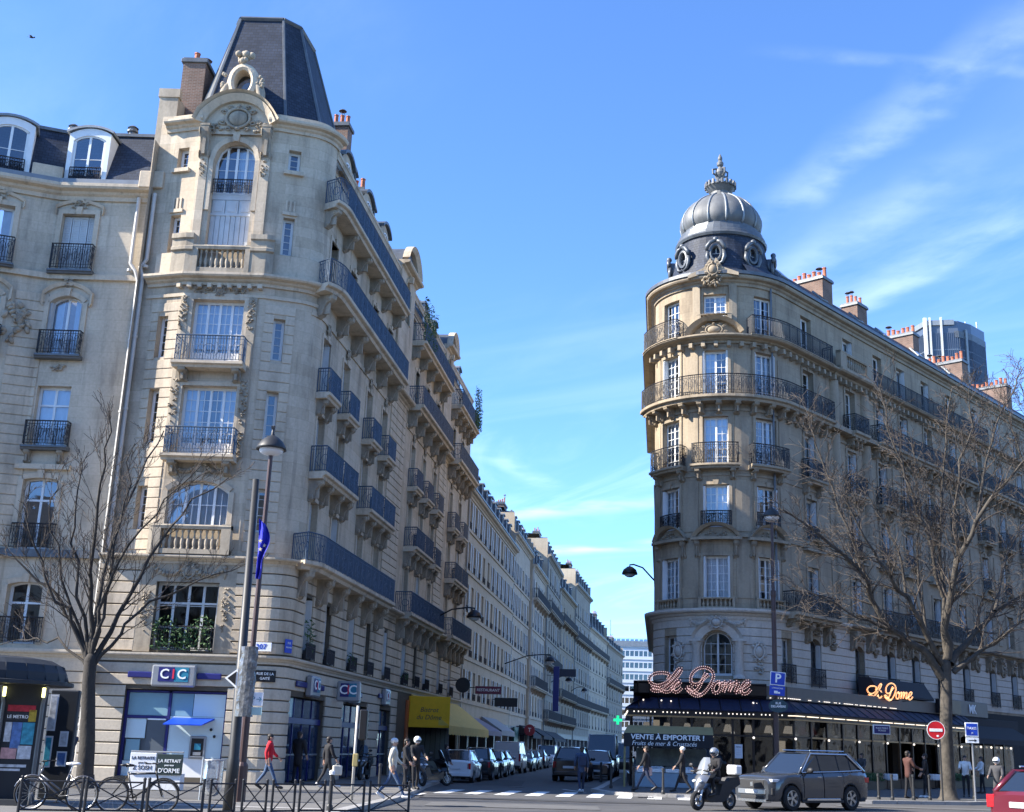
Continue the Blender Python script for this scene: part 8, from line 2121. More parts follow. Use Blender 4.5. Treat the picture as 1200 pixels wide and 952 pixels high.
def car(label,cat,loc,heading,bm,T,cab,wheels,r,W,L,feats,name='parked_car',group=None,roof_m=None):
 """x forward. T = [x, z_low, z_belt, half width]; cab = windscreen base x, roof front x, roof rear x, rear base x, roof z, half width of roof, belt half width"""
 t=thing(name,label,cat,loc,heading,group);ra=r*1.17
 xs=sorted(set([q[0]for q in T]+[wx+ra*cos(pi*k/8)for wx in wheels for k in range(9)]+[T[0][0]+0.06,T[-1][0]-0.06]))
 def ring(x):
  zl,zb,w=lerp_t(T,x)
  for wx in wheels:
   if abs(x-wx)<ra:zl=max(zl,r*0.98+sqrt(max(0,ra*ra-(x-wx)**2)))
  h=zb-zl
  return[(w*0.93,zl),(w*0.985,zl+h*0.16),(w,zl+h*0.45),(w*0.985,zl+h*0.72),(w*0.955,zl+h*0.90),(w*0.90,zb-0.012),(w*0.80,zb+0.012),(w*0.35,zb+0.035),(0,zb+0.04)]
 mb=MB();n=17;vs=[]
 for x in xs:
  q=ring(x);vs+=[(x,-y,z)for y,z in q]+[(x,y,z)for y,z in reversed(q[:-1])]
 fs=[(i*n+k,i*n+k+1,(i+1)*n+k+1,(i+1)*n+k)for i in range(len(xs)-1)for k in range(n-1)]
 fs+=[tuple(range(n)),tuple(reversed([(len(xs)-1)*n+k for k in range(n)]))]
 mb.add(vs,fs);body=part('body',mb,bm,t,smooth=False);body.data.shade_smooth()
 try:body.data.set_sharp_from_angle(angle=rad(38))
 except Exception:pass
 mb=MB();zl=min(q[1]for q in T);mb.box(T[0][0]+0.15,T[-1][0]-0.15,-W*0.43,W*0.43,zl+0.02,zl+0.5);part('underbody',mb,M['plastic'],t)
 for wx in wheels:
  for s in(-1,1):wheel(t,wx,s*(W/2-0.115),r,0.21);
 # cabin: panes, pillars, roof
 xw,xf,xr,xb,zr,wr,wb=cab;zb0=lerp_t(T,xw)[1];zb1=lerp_t(T,xb)[1]
 A=lambda s:Vector((xw,s*wb*0.93,zb0));B=lambda s:Vector((xf,s*wr*0.95,zr-0.05));C_=lambda s:Vector((xr,s*wr*0.93,zr-0.05));D=lambda s:Vector((xb,s*wb*0.88,zb1))
 mb=MB();e=0.97
 core=[A(-1),A(1),B(1),B(-1),C_(-1),C_(1),D(1),D(-1)];cc=Vector(((xw+xb)/2,0,zb0));
 mb.add(core,[(0,1,2,3),(3,2,5,4),(4,5,6,7),(0,3,4,7),(1,6,5,2)]);part('cabin_glass',mb,M['carglass'],t)
 def pane(nm,q,m='carglass',off=0.012):
  q=[Vector(p)for p in q];nn=(q[1]-q[0]).cross(q[2]-q[0]).normalized();mid=sum(q,Vector())/len(q)
  if nn.dot(mid-Vector(((xw+xb)/2,0,(zb0+zr)/2)))<0:nn=-nn
  mb=MB();mb.add([p+nn*off for p in q],[tuple(range(len(q)))]);return part(nm,mb,M[m],t)
 ins=lambda q,k:[p+(sum((Vector(x)for x in q),Vector())/len(q)-p)*k for p in map(Vector,q)]
 pane('windscreen',ins([A(-1),A(1),B(1),B(-1)],0.05));pane('rear_window',ins([C_(1),C_(-1),D(-1),D(1)],0.12))
 if feats.get('blind'):
  mb=MB();q=ins([C_(1),C_(-1),D(-1),D(1)],0.02);mb.box(min(p.x for p in q)-0.05,max(p.x for p in q)+0.01,-wr*0.93,wr*0.93,zb1-0.05,zr-0.06);part('rear_panel',mb,bm,t)
 mids=feats.get('pillars',[(xw+xb)/2])
 def sp(x,top,s):
  lo=A(s)+(D(s)-A(s))*((x-xw)/(xb-xw));
  if x>xf:hi=A(s)+(B(s)-A(s))*((xw-x)/(xw-xf))
  elif x<xr:hi=C_(s)+(D(s)-C_(s))*((xr-x)/(xr-xb))
  else :hi=B(s)+(C_(s)-B(s))*((x-xf)/(xr-xf))
  return hi if top else lo
 for s in(-1,1):
  for q in([A(s),B(s)],[B(s),C_(s)],[C_(s),D(s)]):
   mb=MB();mb.tube(q,0.045 if q[0]!=C_(s)else 0.07,6);part('pillar',mb,bm,t,smooth=True)
  cuts=[xw-0.18]+mids+[xb+0.15]
  for a,b in zip(cuts,cuts[1:]):
   if b>a:continue
   q=[sp(a-0.03,0,s)+Vector((0,0,0.05)),sp(b+0.03,0,s)+Vector((0,0,0.05)),sp(b+0.03,1,s)-Vector((0,0,0.04)),sp(a-0.03,1,s)-Vector((0,0,0.04))]
   if feats.get('closed')and b<feats['closed']:
    mb=MB();q2=[sp(a,0,s),sp(b-0.12,0,s),sp(b-0.12,1,s),sp(a,1,s)];mb.add([p+Vector((0,s*0.015,0))for p in q2],[(0,1,2,3)]);part('side_panel',mb,bm,t)
   else :pane('side_window',q)
  for x in mids:mb=MB();mb.tube([sp(x,0,s),sp(x,1,s)],0.028,5);part('pillar',mb,M['plastic'],t)
  if feats.get('chrome'):
   mb=MB();mb.tube([sp(xw-0.1,0,s)+Vector((0,s*0.02,0.03)),sp((xw+xb)/2,0,s)+Vector((0,s*0.03,0.03)),D(s)+Vector((0.1,s*0.03,0.05))],0.018,5);mb.tube([sp(xw-0.1,0,s)+Vector((0,s*0.02,0.05)),B(s)+Vector((0,s*0.05,0)),C_(s)+Vector((0.1,s*0.05,0)),D(s)+Vector((0.12,s*0.03,0.08))],0.022,5);part('chrome_strip',mb,M['chrome'],t,kind='stuff')
   mb=MB();mb.tube([(xf-0.1,s*wr*0.86,zr+0.05),(xr+0.1,s*wr*0.84,zr+0.05)],0.022,6);part('roof_rail',mb,M['chrome'],t)
  # doors with handles, cut as raised panels
  for(a,b)in feats.get('doors',[]):
   mb=MB();m_=8;pts=[]
   for i in range(m_+1):
    x=a+(b-a)*i/m_;q=ring(x)[1:6];zl_=lerp_t(T,x)[0]
    for(y,z)in q:pts.append((x,s*(y+0.009),z))
   mb.add(pts,[(i*5+k,i*5+k+1,(i+1)*5+k+1,(i+1)*5+k)for i in range(m_)for k in range(4)]);dd=part('door',mb,bm,t,smooth=True)
   for xs_ in(a,b):
    mb=MB();mb.tube([(xs_+(0.012 if xs_==max(a,b)else-0.012),s*(y+0.004),z)for y,z in ring(xs_)[1:6]],0.009,4);part('door_seam',mb,M['rubber'],dd)
   q=ring(b+0.12 if b<a else a+0.12)
   mb=MB();xh=min(a,b)+0.16;y_,z_=ring(xh)[4];mb.bbox(xh-0.09,xh+0.09,y_*s-0.01+(0.012 if s>0 else-0.03),y_*s+(0.03 if s>0 else 0.01),z_-0.045,z_-0.015,0.006);part('handle',mb,M['chrome']if feats.get('chrome')else bm,dd)
  mx,mz=xw-0.32,zb0+0.10;mb=MB();mb.ball((mx,s*(wb+0.13),mz),0.07,0.12,0.085,10,7);mb.tube([(mx,s*(wb-0.02),mz-0.06),(mx,s*(wb+0.08),mz-0.03)],0.03,5);part('wing_mirror',mb,M['plastic']if feats.get('chrome')else bm,t,smooth=True)
 mb=MB();nx=8;ny=6;pts=[]
 for i in range(nx+1):
  x=xf+0.03+(xr-xf-0.06)*i/nx
  for j in range(ny+1):y=-1+2*j/ny;pts.append((x,y*wr*0.97,zr-0.05*y*y-0.05*(2*i/nx-1)**2*0.8+0.012))
 mb.add(pts,[(i*(ny+1)+j,i*(ny+1)+j+1,(i+1)*(ny+1)+j+1,(i+1)*(ny+1)+j)for i in range(nx)for j in range(ny)]);part('roof',mb,roof_m or bm,t,smooth=True)
 xF,xR=T[-1][0],T[0][0];wF,wR=T[-1][3],T[0][3]
 for nm,x0,x1,y0,y1,z0,z1,m_,mirror in feats.get('boxes',[]):
  for s in((-1,1)if mirror else(1,)):
   a,b=sorted((s*y0,s*y1));mb=MB();mb.bbox(x0,x1,a,b,z0,z1,0.012);part(nm,mb,M[m_]if isinstance(m_,str)else m_,t)
 return t
HD=lambda az:pi/2-rad(az)  # heading: azimuth of the car's nose
grey=paint('gunmetal_car_paint',(0.040,0.046,0.056),0.1,0.2);dark=paint('black_car_paint',(0.012,0.012,0.014));wht=paint('white_car_paint',(0.72,0.73,0.74));slv=paint('silver_car_paint',(0.34,0.36,0.38),0.5);blu=paint('dark_blue_car_paint',(0.015,0.025,0.06),0.2);red=paint('wine_red_car_paint',(0.13,0.010,0.02),0.3);pgrey=paint('pale_grey_van_paint',(0.40,0.43,0.47),0.1)
# --- the grey SUV
T=[(-2.22,0.45,1.02,0.70),(-2.16,0.34,1.16,0.82),(-1.9,0.27,1.20,0.90),(-1.0,0.25,1.17,0.925),(0.3,0.25,1.12,0.925),(0.95,0.25,1.11,0.92),(1.5,0.26,1.08,0.905),(1.95,0.27,1.02,0.86),(2.14,0.28,0.96,0.79),(2.22,0.32,0.88,0.72)]
car('gunmetal grey suv with chrome window trim in front of the terrace','car',(8.15,40.9,0.0),HD(55+180),grey,T,(0.98,0.34,-1.45,-2.05,1.76,0.68,0.87),(1.36,-1.31),0.37,1.84,4.45,dict(
 pillars=[0.02,-0.86,-1.42],chrome=True,doors=[(0.86,0.0),(-0.04,-0.92)],boxes=[
 ('grille',2.06,2.235,-0.52,0.52,0.64,0.88,'plastic',False),('chrome_surround',2.05,2.225,-0.60,0.60,0.885,0.915,'chrome',False),('bumper_panel',2.1,2.25,-0.60,0.60,0.47,0.62,'alloy',False),('lower_grille',2.05,2.235,-0.5,0.5,0.335,0.43,'plastic',False),('skid_plate',2.0,2.25,-0.62,0.62,0.235,0.325,'chrome',False),
 ('headlight',1.84,2.17,0.54,0.84,0.84,0.93,'lampglass',True),('fog_light',2.0,2.16,0.60,0.82,0.44,0.66,'plastic',True),('fog_trim',2.02,2.175,0.63,0.76,0.50,0.53,'chrome',True),('number_plate',2.245,2.256,-0.26,0.26,0.50,0.60,'plate',False),('badge',2.23,2.245,-0.06,0.06,0.70,0.83,'chrome',False),('sill_trim',-0.75,0.75,0.915,0.94,0.30,0.37,'chrome',True),('sill',-0.92,0.95,0.83,0.925,0.235,0.32,'plastic',True),('tail_light',-2.2,-1.98,0.62,0.86,0.86,1.02,'tail',True)]),name='suv')
for(x,z)in((0.62,0.15),):pass
# --- simple shapes of the other cars
HB=[(-1.9,0.42,0.92,0.66),(-1.86,0.3,1.0,0.76),(-1.6,0.24,1.02,0.82),(0.4,0.22,0.96,0.83),(1.1,0.23,0.90,0.81),(1.6,0.24,0.82,0.74),(1.82,0.3,0.70,0.62)]
def hatch(label,loc,az,bm,sc=1.0,name='parked_car',hz=1.0,group='cars parked along the side street'):
 t=car(label,'car',loc,HD(az),bm,HB,(0.75,0.15,-1.2,-1.78,1.46*hz,0.58,0.76),(1.2,-1.2),0.30,1.66,3.75,dict(pillars=[-0.15,-1.0],doors=[(0.65,-0.12),(-0.17,-0.85)],boxes=[
  ('tail_light',-1.9,-1.74,0.56,0.74,0.62,0.90,'tail',True),('number_plate',-1.925,-1.905,-0.26,0.26,0.60,0.71,'plate',False),('rear_bumper',-1.95,-1.80,-0.70,0.70,0.30,0.46,bm,False),('headlight',1.6,1.80,0.42,0.66,0.60,0.74,'lampglass',True),('grille',1.72,1.84,-0.38,0.38,0.42,0.56,'plastic',False),('front_plate',1.84,1.852,-0.25,0.25,0.40,0.50,'plate',False)]),name=name,group=group)
 t.scale=(sc,sc,sc);return t
VN=[(-2.3,0.5,1.25,0.86),(-2.26,0.34,1.28,0.92),(-1.5,0.28,1.26,0.96),(0.9,0.28,1.2,0.96),(1.55,0.28,1.1,0.94),(2.05,0.3,0.98,0.86),(2.3,0.36,0.8,0.74)]
def van(label,loc,az,bm,hz=1.95,sc=1.0,closed=0.3,roofm=None):
 t=car(label,'van',loc,HD(az),bm,VN,(1.62,0.95,-2.12,-2.26,hz,0.80,0.90),(1.5,-1.5),0.33,1.92,4.6,dict(pillars=[0.55,-0.6],closed=closed,blind=closed>0,doors=[(1.2,0.55)],boxes=[
  ('rear_door',-2.335,-2.28,0.02,0.80,0.55,1.24,bm,True),('tail_light',-2.33,-2.2,0.80,0.93,0.75,1.25,'tail',True),('number_plate',-2.35,-2.336,-0.26,0.26,0.62,0.73,'plate',False),('bumper',-2.4,-2.2,-0.9,0.9,0.36,0.5,'plastic',False),('headlight',2.0,2.25,0.5,0.78,0.72,0.92,'lampglass',True),('grille',2.2,2.32,-0.5,0.5,0.5,0.68,'plastic',False)]),name='parked_van',group='vans parked along the side street')
 t.scale=(sc,sc,sc);return t
def put(px,Y,z=0.006):q=at_y(px,900,Y);return(q.x,Y,z)
AZ=5.2
w_=hatch('small white hatchback seen from behind, first parked car on the left',put(541,61.0),AZ,wht,0.98,hz=1.04)
hatch('dark hatchback parked directly ahead of the white one on the left',put(563.5,66.5),AZ,dark,1.0,hz=1.1);hatch('dark car with its nose to the camera, third in the left row',put(575,72.0),AZ+180,dark);hatch('silver car parked just before the white van',put(584.5,78.0),AZ,slv)
van('white delivery van with a red tail light parked on the left',put(598,86),AZ,wht,2.0,1.02)
hatch('dark green car past the white van',put(613,93),AZ+180,paint('dark_green_car_paint',(0.015,0.03,0.025)),1.0);hatch('dark blue car past the green one',put(621,101),AZ+180,blu,1.02);hatch('dark blue estate at the far end of the left row',put(630,109),AZ,blu,1.05)
van('white van far down the left row',put(641,122),AZ+180,wht,1.95,1.0,closed=-9)
hatch('black car waiting in the side street, seen from behind',put(672,68.5),AZ+3,dark,1.12,hz=1.08);hatch('black car with its nose to the camera at the right kerb',put(700,74.0),AZ+180,dark,1.12);van('tall grey van parked at the right kerb',put(706,82.5),AZ+180,pgrey,2.45,1.08,closed=-9);van('dark van behind the tall grey van',put(727,95),AZ+180,dark,2.2,1.0,closed=-9)
hatch('silver car far down the middle of the street',put(668,118),AZ,slv,1.0)
# --- wine red car cut by the right edge
Tr=[(-2.1,0.45,0.95,0.70),(-2.05,0.34,1.02,0.80),(-1.7,0.27,1.04,0.88),(0.4,0.24,0.98,0.89),(1.2,0.25,0.92,0.86),(1.8,0.28,0.82,0.78),(2.05,0.34,0.7,0.64)]
q=on_ground(1160,975,0.0)
car('wine red estate car with a red tail lamp cut by the right edge','car',(11.45,27.1,0.0),HD(60),red,Tr,(0.95,0.35,-1.5,-1.98,1.50,0.62,0.82),(1.3,-1.3),0.33,1.78,4.2,dict(pillars=[0.0,-0.95],chrome=True,doors=[(0.8,0.0),(-0.05,-0.9)],boxes=[('tail_light',-2.1,-1.72,0.66,0.87,0.72,0.98,'tail',True),('rear_bumper',-2.16,-1.9,-0.8,0.8,0.32,0.62,'chrome',False),('number_plate',-2.13,-2.115,-0.26,0.26,0.74,0.85,'plate',False)]),name='parked_car')
# --- scooters and motorbikes
def scooter(label,loc,az,shell,box=True,screen=True,sticker=False,sc=1.0,name='scooter'):
 t=thing(name,label,'scooter' if name=='scooter' else 'motorbike',loc,HD(az));r=0.27
 for x in(0.72,-0.68):
  mb=MB();F=Matrix.Translation((x,0,r))@Matrix.Rotation(pi/2,4,'X');mb.lathe([(r*0.62,-0.06),(r*0.9,-0.065),(r,-0.03),(r,0.03),(r*0.9,0.065),(r*0.62,0.06)],24,M=F);o=part('wheel',mb,M['rubber'],t)
  mb=MB();mb.lathe([(r*0.64,-0.05),(r*0.56,-0.05),(r*0.56,0.05),(r*0.64,0.05)],20,M=F);mb.lathe([(0.07,-0.06),(0.07,0.06)],10,M=F)
  for k in range(5):mb.box(0.05,r*0.6,-0.018,0.018,-0.02,0.02,M=F@Matrix.Rotation(2*pi*k/5,4,'Z'))
  part('rim',mb,M['alloy'],o);mb=MB();mb.lathe([(0.1,0.075),(0.1,0.08),(0.0,0.08)],12,M=F);part('brake_disc',mb,M['steel'],o)
 for s in(-1,1):mb=MB();mb.tube([(0.72,s*0.1,r),(0.52,s*0.1,0.85)],0.035,7);part('fork',mb,M['steel'],t)
 mb=MB();n=8
 st=[(0.78,0.52,0.62,0.06),(0.74,0.46,0.80,0.17),(0.62,0.42,1.0,0.26),(0.48,0.36,1.08,0.28),(0.36,0.28,0.98,0.26)]
 vs=[]
 for x,z0,z1,w in st:
  for k in range(n+1):a=-pi/2+pi*k/n;vs.append((x+0.06*cos(a),w*sin(a),z0+(z1-z0)*(0.5+0.5*cos(2*a)if False else 0)+(z1-z0)*(0.5)))
 # front shield: stacked outline
 rows=[(0.80,0.50,0.07),(0.80,0.60,0.15),(0.76,0.74,0.22),(0.68,0.90,0.27),(0.56,1.02,0.25),(0.44,1.08,0.16)]
 vs=[];
 for x,z,w in rows:
  for k in range(9):u=-1+k/4;vs.append((x-0.16*u*u-(0.1 if False else 0),w*u,z))
 mb.add(vs,[(i*9+k,i*9+k+1,(i+1)*9+k+1,(i+1)*9+k)for i in range(5)for k in range(8)]);vb=[(x-0.26,y*0.9,z)for x,y,z in vs];mb.add(vb,[(i*9+k+1,i*9+k,(i+1)*9+k,(i+1)*9+k+1)for i in range(5)for k in range(8)])
 for i in range(5):
  for k in(0,8):mb.add([vs[i*9+k],vs[(i+1)*9+k],vb[(i+1)*9+k],vb[i*9+k]],[(0,1,2,3),(3,2,1,0)])
 part('front_fairing',mb,shell,t,smooth=True)
 mb=MB();mb.prism([(0.95*0.8,0.50),(0.72,0.60),(0.46,0.56),(0.42,0.50)],-0.09,0.09);part('mudguard',mb,shell,t)
 for s in(-1,1):mb=MB();mb.ball((0.72,s*0.11,0.80),0.05,0.085,0.045,8,6);part('headlight',mb,M['lampglass'],t,smooth=True)
 mb=MB();mb.prism([(0.5,0.30),(0.5,0.62),(0.2,0.42),(-0.05,0.42),(-0.2,0.74),(-0.95,0.86),(-1.0,0.72),(-0.62,0.56),(-0.4,0.30),(-0.2,0.22),(0.3,0.22)],-0.17,0.17);part('body',mb,M['plastic']if sticker else shell,t)
 mb=MB();mb.prism([(0.0,0.74),(-0.1,0.82),(-0.5,0.80),(-0.56,0.90),(-0.95,0.94),(-0.98,0.86),(-0.2,0.72)],-0.16,0.16);part('saddle',mb,M['plastic'],t)
 mb=MB();mb.tube([(0.5,-0.34,1.06),(0.54,-0.14,1.10),(0.54,0.14,1.10),(0.5,0.34,1.06)],0.022,6)
 for s in(-1,1):mb.tube([(0.5,s*0.3,1.06),(0.5,s*0.43,1.06)],0.032,6)
 part('handlebar',mb,M['plastic'],t)
 for s in(-1,1):mb=MB();mb.tube([(0.56,s*0.2,1.06),(0.58,s*0.33,1.2)],0.012,5);mb.ball((0.58,s*0.36,1.24),0.03,0.085,0.055,8,6);part('mirror',mb,M['plastic'],t,smooth=True)
 if screen:
  mb=MB();vs=[]
  for x,z,w in((0.60,1.0,0.22),(0.52,1.18,0.21),(0.44,1.34,0.19),(0.38,1.46,0.12)):
   for k in range(7):u=-1+k/3;vs.append((x-0.08*u*u,w*u,z))
  mb.add(vs,[(i*7+k,i*7+k+1,(i+1)*7+k+1,(i+1)*7+k)for i in range(3)for k in range(6)]);part('windscreen',mb,mat('tinted_scooter_screen',(0.20,0.22,0.25),0.15,var=0.1)if sticker else M['carglass'],t,smooth=True)
  if sticker:mb=MB();mb.add([(x+0.012,y*0.6,z*0.55+0.5)for x,y,z in vs[7:21]],[(k,k+1,k+8,k+7)for k in range(6)]);part('pink_sticker',mb,mat('pink_sticker',(0.75,0.08,0.22),0.4,var=0.15),t)
 mb=MB();mb.tube([(-0.3,-0.2,0.3),(-0.9,-0.22,0.42)],[0.04,0.065],8);part('exhaust',mb,M['steel'],t,smooth=True)
 mb=MB();mb.bbox(-1.06,-0.98,-0.12,0.12,0.74,0.86,0.02);part('tail_light',mb,M['tail'],t)
 if box:mb=MB();mb.bbox(-1.08,-0.78,-0.19,0.19,0.98,1.26,0.04);part('top_box',mb,M['bankw'],t)
 t.scale=(sc,sc,sc);return t
fw=on_ground(818,950);HZ=228
fd=Vector((sin(rad(HZ)),cos(rad(HZ))));sx_,sy_=fw.x-fd.x*0.72,fw.y-fd.y*0.72
scooter('silver scooter with a pink sticker on its screen riding ahead of the suv',(sx_,sy_,0.004),HZ,paint('dark_silver_scooter',(0.20,0.21,0.23),0.5),True,True,True,1.04)
q=on_ground(505,921);scooter('black motorbike parked at the left kerb behind the white hatchback',(q.x,q.y,0.004),60,dark,False,True,False,1.0,'motorbike')
q=on_ground(486,921,0.12);scooter('dark scooter behind the pale-jacketed walker',(q.x,q.y,0.12),150,dark,True,True,False,1.0);q=on_ground(426,914,0.12);scooter('dark scooter parked against the bank wall',(q.x,q.y,0.12),185,dark,False,True,False,1.0);q=on_ground(872,927,0.12)
# --- bicycles
def bicycle(label,loc,rz,fm,seat_m,step=False):
 t=thing('bicycle',label,'bicycle',loc,rz,'bicycles leaning on the barrier');r=0.335;wb_=0.53
 for x in(-wb_,wb_):
  mb=MB();mb.tube([(x+r*cos(2*pi*i/32),0,r+r*sin(2*pi*i/32))for i in range(33)],0.021,6,cap=False);o=part('wheel',mb,M['rubber'],t,smooth=True)
  mb=MB();mb.tube([(x+(r-0.028)*cos(2*pi*i/32),0,r+(r-0.028)*sin(2*pi*i/32))for i in range(33)],0.010,5,cap=False);mb.tube([(x,-0.04,r),(x,0.04,r)],0.025,6)
  for k in range(14):a=2*pi*k/14;mb.tube([(x+0.02*cos(a),0.02*(-1)**k,r+0.02*sin(a)),(x+(r-0.03)*cos(a),0,r+(r-0.03)*sin(a))],0.0022,3,cap=False)
  part('rim',mb,M['steel'],o)
 bb=Vector((-0.08,0,0.29));st=Vector((-0.24,0,0.80));hd=Vector((0.36,0,0.80));hl=Vector((0.40,0,0.66));ra_=Vector((-wb_,0,r));fa_=Vector((wb_,0,r));mb=MB()
 for a,b,w in((bb,st,0.018),(bb,hl,0.022),(hd+Vector((-0.02,0,0.06)),hl,0.02)):mb.tube([a,b],w,7)
 mb.tube([st*0.95+bb*0.05,hd]if not step else[bb+Vector((0,0,0.12)),(hd+hl)/2],0.019,7)
 for s in(-1,1):mb.tube([bb+Vector((0,s*0.02,0)),ra_+Vector((0,s*0.05,0))],0.011,5);mb.tube([st-Vector((0,0,0.05)),ra_+Vector((0,s*0.05,0))],0.010,5);mb.tube([hl+Vector((0,s*0.02,-0.02)),hl+Vector((0.03,s*0.055,-0.1)),fa_+Vector((0,s*0.055,0))],0.013,5)
 part('frame',mb,fm,t,smooth=True)
 mb=MB();mb.tube([st,st+Vector((-0.04,0,0.14))],0.013,6);part('seat_post',mb,M['steel'],t)
 mb=MB();mb.ball((-0.34,0,0.955),0.10,0.075,0.03,10,6);mb.tube([(-0.30,0,0.955),(-0.13,0,0.95)],[0.045,0.02],7);part('saddle',mb,seat_m,t,smooth=True)
 mb=MB();mb.tube([hd+Vector((0,0,0.02)),hd+Vector((-0.03,0,0.17))],0.014,6);mb.tube([hd+Vector((-0.10,-0.28,0.2)),hd+Vector((0.0,-0.14,0.2)),hd+Vector((-0.01,0.0,0.18)),hd+Vector((0.0,0.14,0.2)),hd+Vector((-0.10,0.28,0.2))],0.012,6);part('handlebar',mb,M['plastic'],t,smooth=True)
 for s in(-1,1):mb=MB();mb.tube([hd+Vector((-0.08,s*0.26,0.2)),hd+Vector((-0.18,s*0.29,0.2))],0.018,6);part('grip',mb,M['rubber'],t)
 mb=MB();mb.lathe([(0.095,-0.004),(0.095,0.004),(0.07,0.004),(0.07,-0.004)],18,M=Matrix.Translation(bb+Vector((0,-0.05,0)))@Matrix.Rotation(pi/2,4,'X'));mb.tube([bb+Vector((0,-0.07,0)),bb+Vector((0.10,-0.07,-0.13))],0.01,5);mb.tube([bb+Vector((0,0.07,0)),bb+Vector((-0.10,0.07,0.13))],0.01,5)
 for sx,sy in((0.10,-1),(-0.10,1)):mb.box(bb.x+sx-0.045,bb.x+sx+0.045,sy*0.07-(0.09 if sy<0 else 0),sy*0.07+(0 if sy<0 else 0.09),bb.z-sx*1.3-0.012,bb.z-sx*1.3+0.012)
 part('crankset',mb,M['plastic'],t)
 for x in(-wb_,wb_):
  mb=MB();mb.tube([(x+(r+0.035)*cos(a),0,r+(r+0.035)*sin(a))for a in[rad(20+150*i/12)for i in range(13)]],0.016,5);part('mudguard',mb,fm if step else M['plastic'],t)
 return t
q1=at_y(66,930,27.2);q2=at_y(161,930,27.3)
b1=bicycle('grey step-through bicycle with a pale saddle behind the barrier by the kiosk',(q1.x,27.2,0.11),pi+0.05,paint('grey_bicycle_paint',(0.10,0.10,0.11),0.3),M['greyp'],True);b2_=bicycle('black bicycle leaning behind the barrier below the cash machine',(q2.x,27.3,0.11),0.05,M['black'],M['black'])
# ================================================================== PEOPLE
_tmp=bpy.data.scenes.new('people_build')
def skin_mesh(verts,edges,radii,root=0,sub=1):
 me=bpy.data.meshes.new('person');me.from_pydata(verts,edges,[]);ob=bpy.data.objects.new('person',me);_tmp.collection.objects.link(ob)
 sm=ob.modifiers.new('skin','SKIN');sm.use_smooth_shade=True
 for i,r in enumerate(radii):sv=me.skin_vertices[0].data[i];sv.radius=r if isinstance(r,tuple)else(r,r);sv.use_root=(i==root)
 ss=ob.modifiers.new('sub','SUBSURF');ss.levels=sub;ss.render_levels=sub
 vl=_tmp.view_layers[0];vl.update();dg=vl.depsgraph
 r_=bpy.data.meshes.new_from_object(ob.evaluated_get(dg),depsgraph=dg);bpy.data.objects.remove(ob);bpy.data.meshes.remove(me);return r_
M['skin']=mat('skin',(0.42,0.26,0.19),0.55,var=0.06,scale=20);M['skind']=mat('dark_skin',(0.13,0.075,0.05),0.55,var=0.06,scale=20)
M['hair']=mat('dark_hair',(0.02,0.015,0.012),0.6,var=0.3,scale=40);M['hairl']=mat('grey_brown_hair',(0.16,0.12,0.09),0.6,var=0.3,scale=40)
def cloth(n,c):return mat(n,c,0.85,var=0.14,scale=6,bump=0.4,bscale=9)
CL={'black':cloth('black_cloth',(0.012,0.012,0.015)),'navy':cloth('navy_cloth',(0.018,0.028,0.06)),'red':cloth('red_jacket',(0.55,0.015,0.03)),'jean':cloth('blue_denim',(0.05,0.09,0.17)),'cream':cloth('cream_jacket',(0.62,0.58,0.48)),'brown':cloth('brown_coat',(0.075,0.030,0.024)),'grey':cloth('grey_cloth',(0.055,0.055,0.06)),'blue':cloth('blue_jacket',(0.03,0.055,0.11)),'white':cloth('white_cloth',(0.68,0.68,0.67)),'pink':cloth('pale_pink_bag',(0.55,0.40,0.38)),'slate':cloth('slate_cloth',(0.045,0.05,0.065))}
M['helm']=mat('white_helmet',(0.72,0.74,0.76),0.2,var=0.05,coat=0.6);M['helmg']=mat('silver_helmet',(0.30,0.32,0.34),0.25,metal=0.4,var=0.05,coat=0.5);M['shoe']=mat('black_shoes',(0.015,0.014,0.014),0.5);M['shoew']=mat('white_trainers',(0.65,0.65,0.64),0.6)
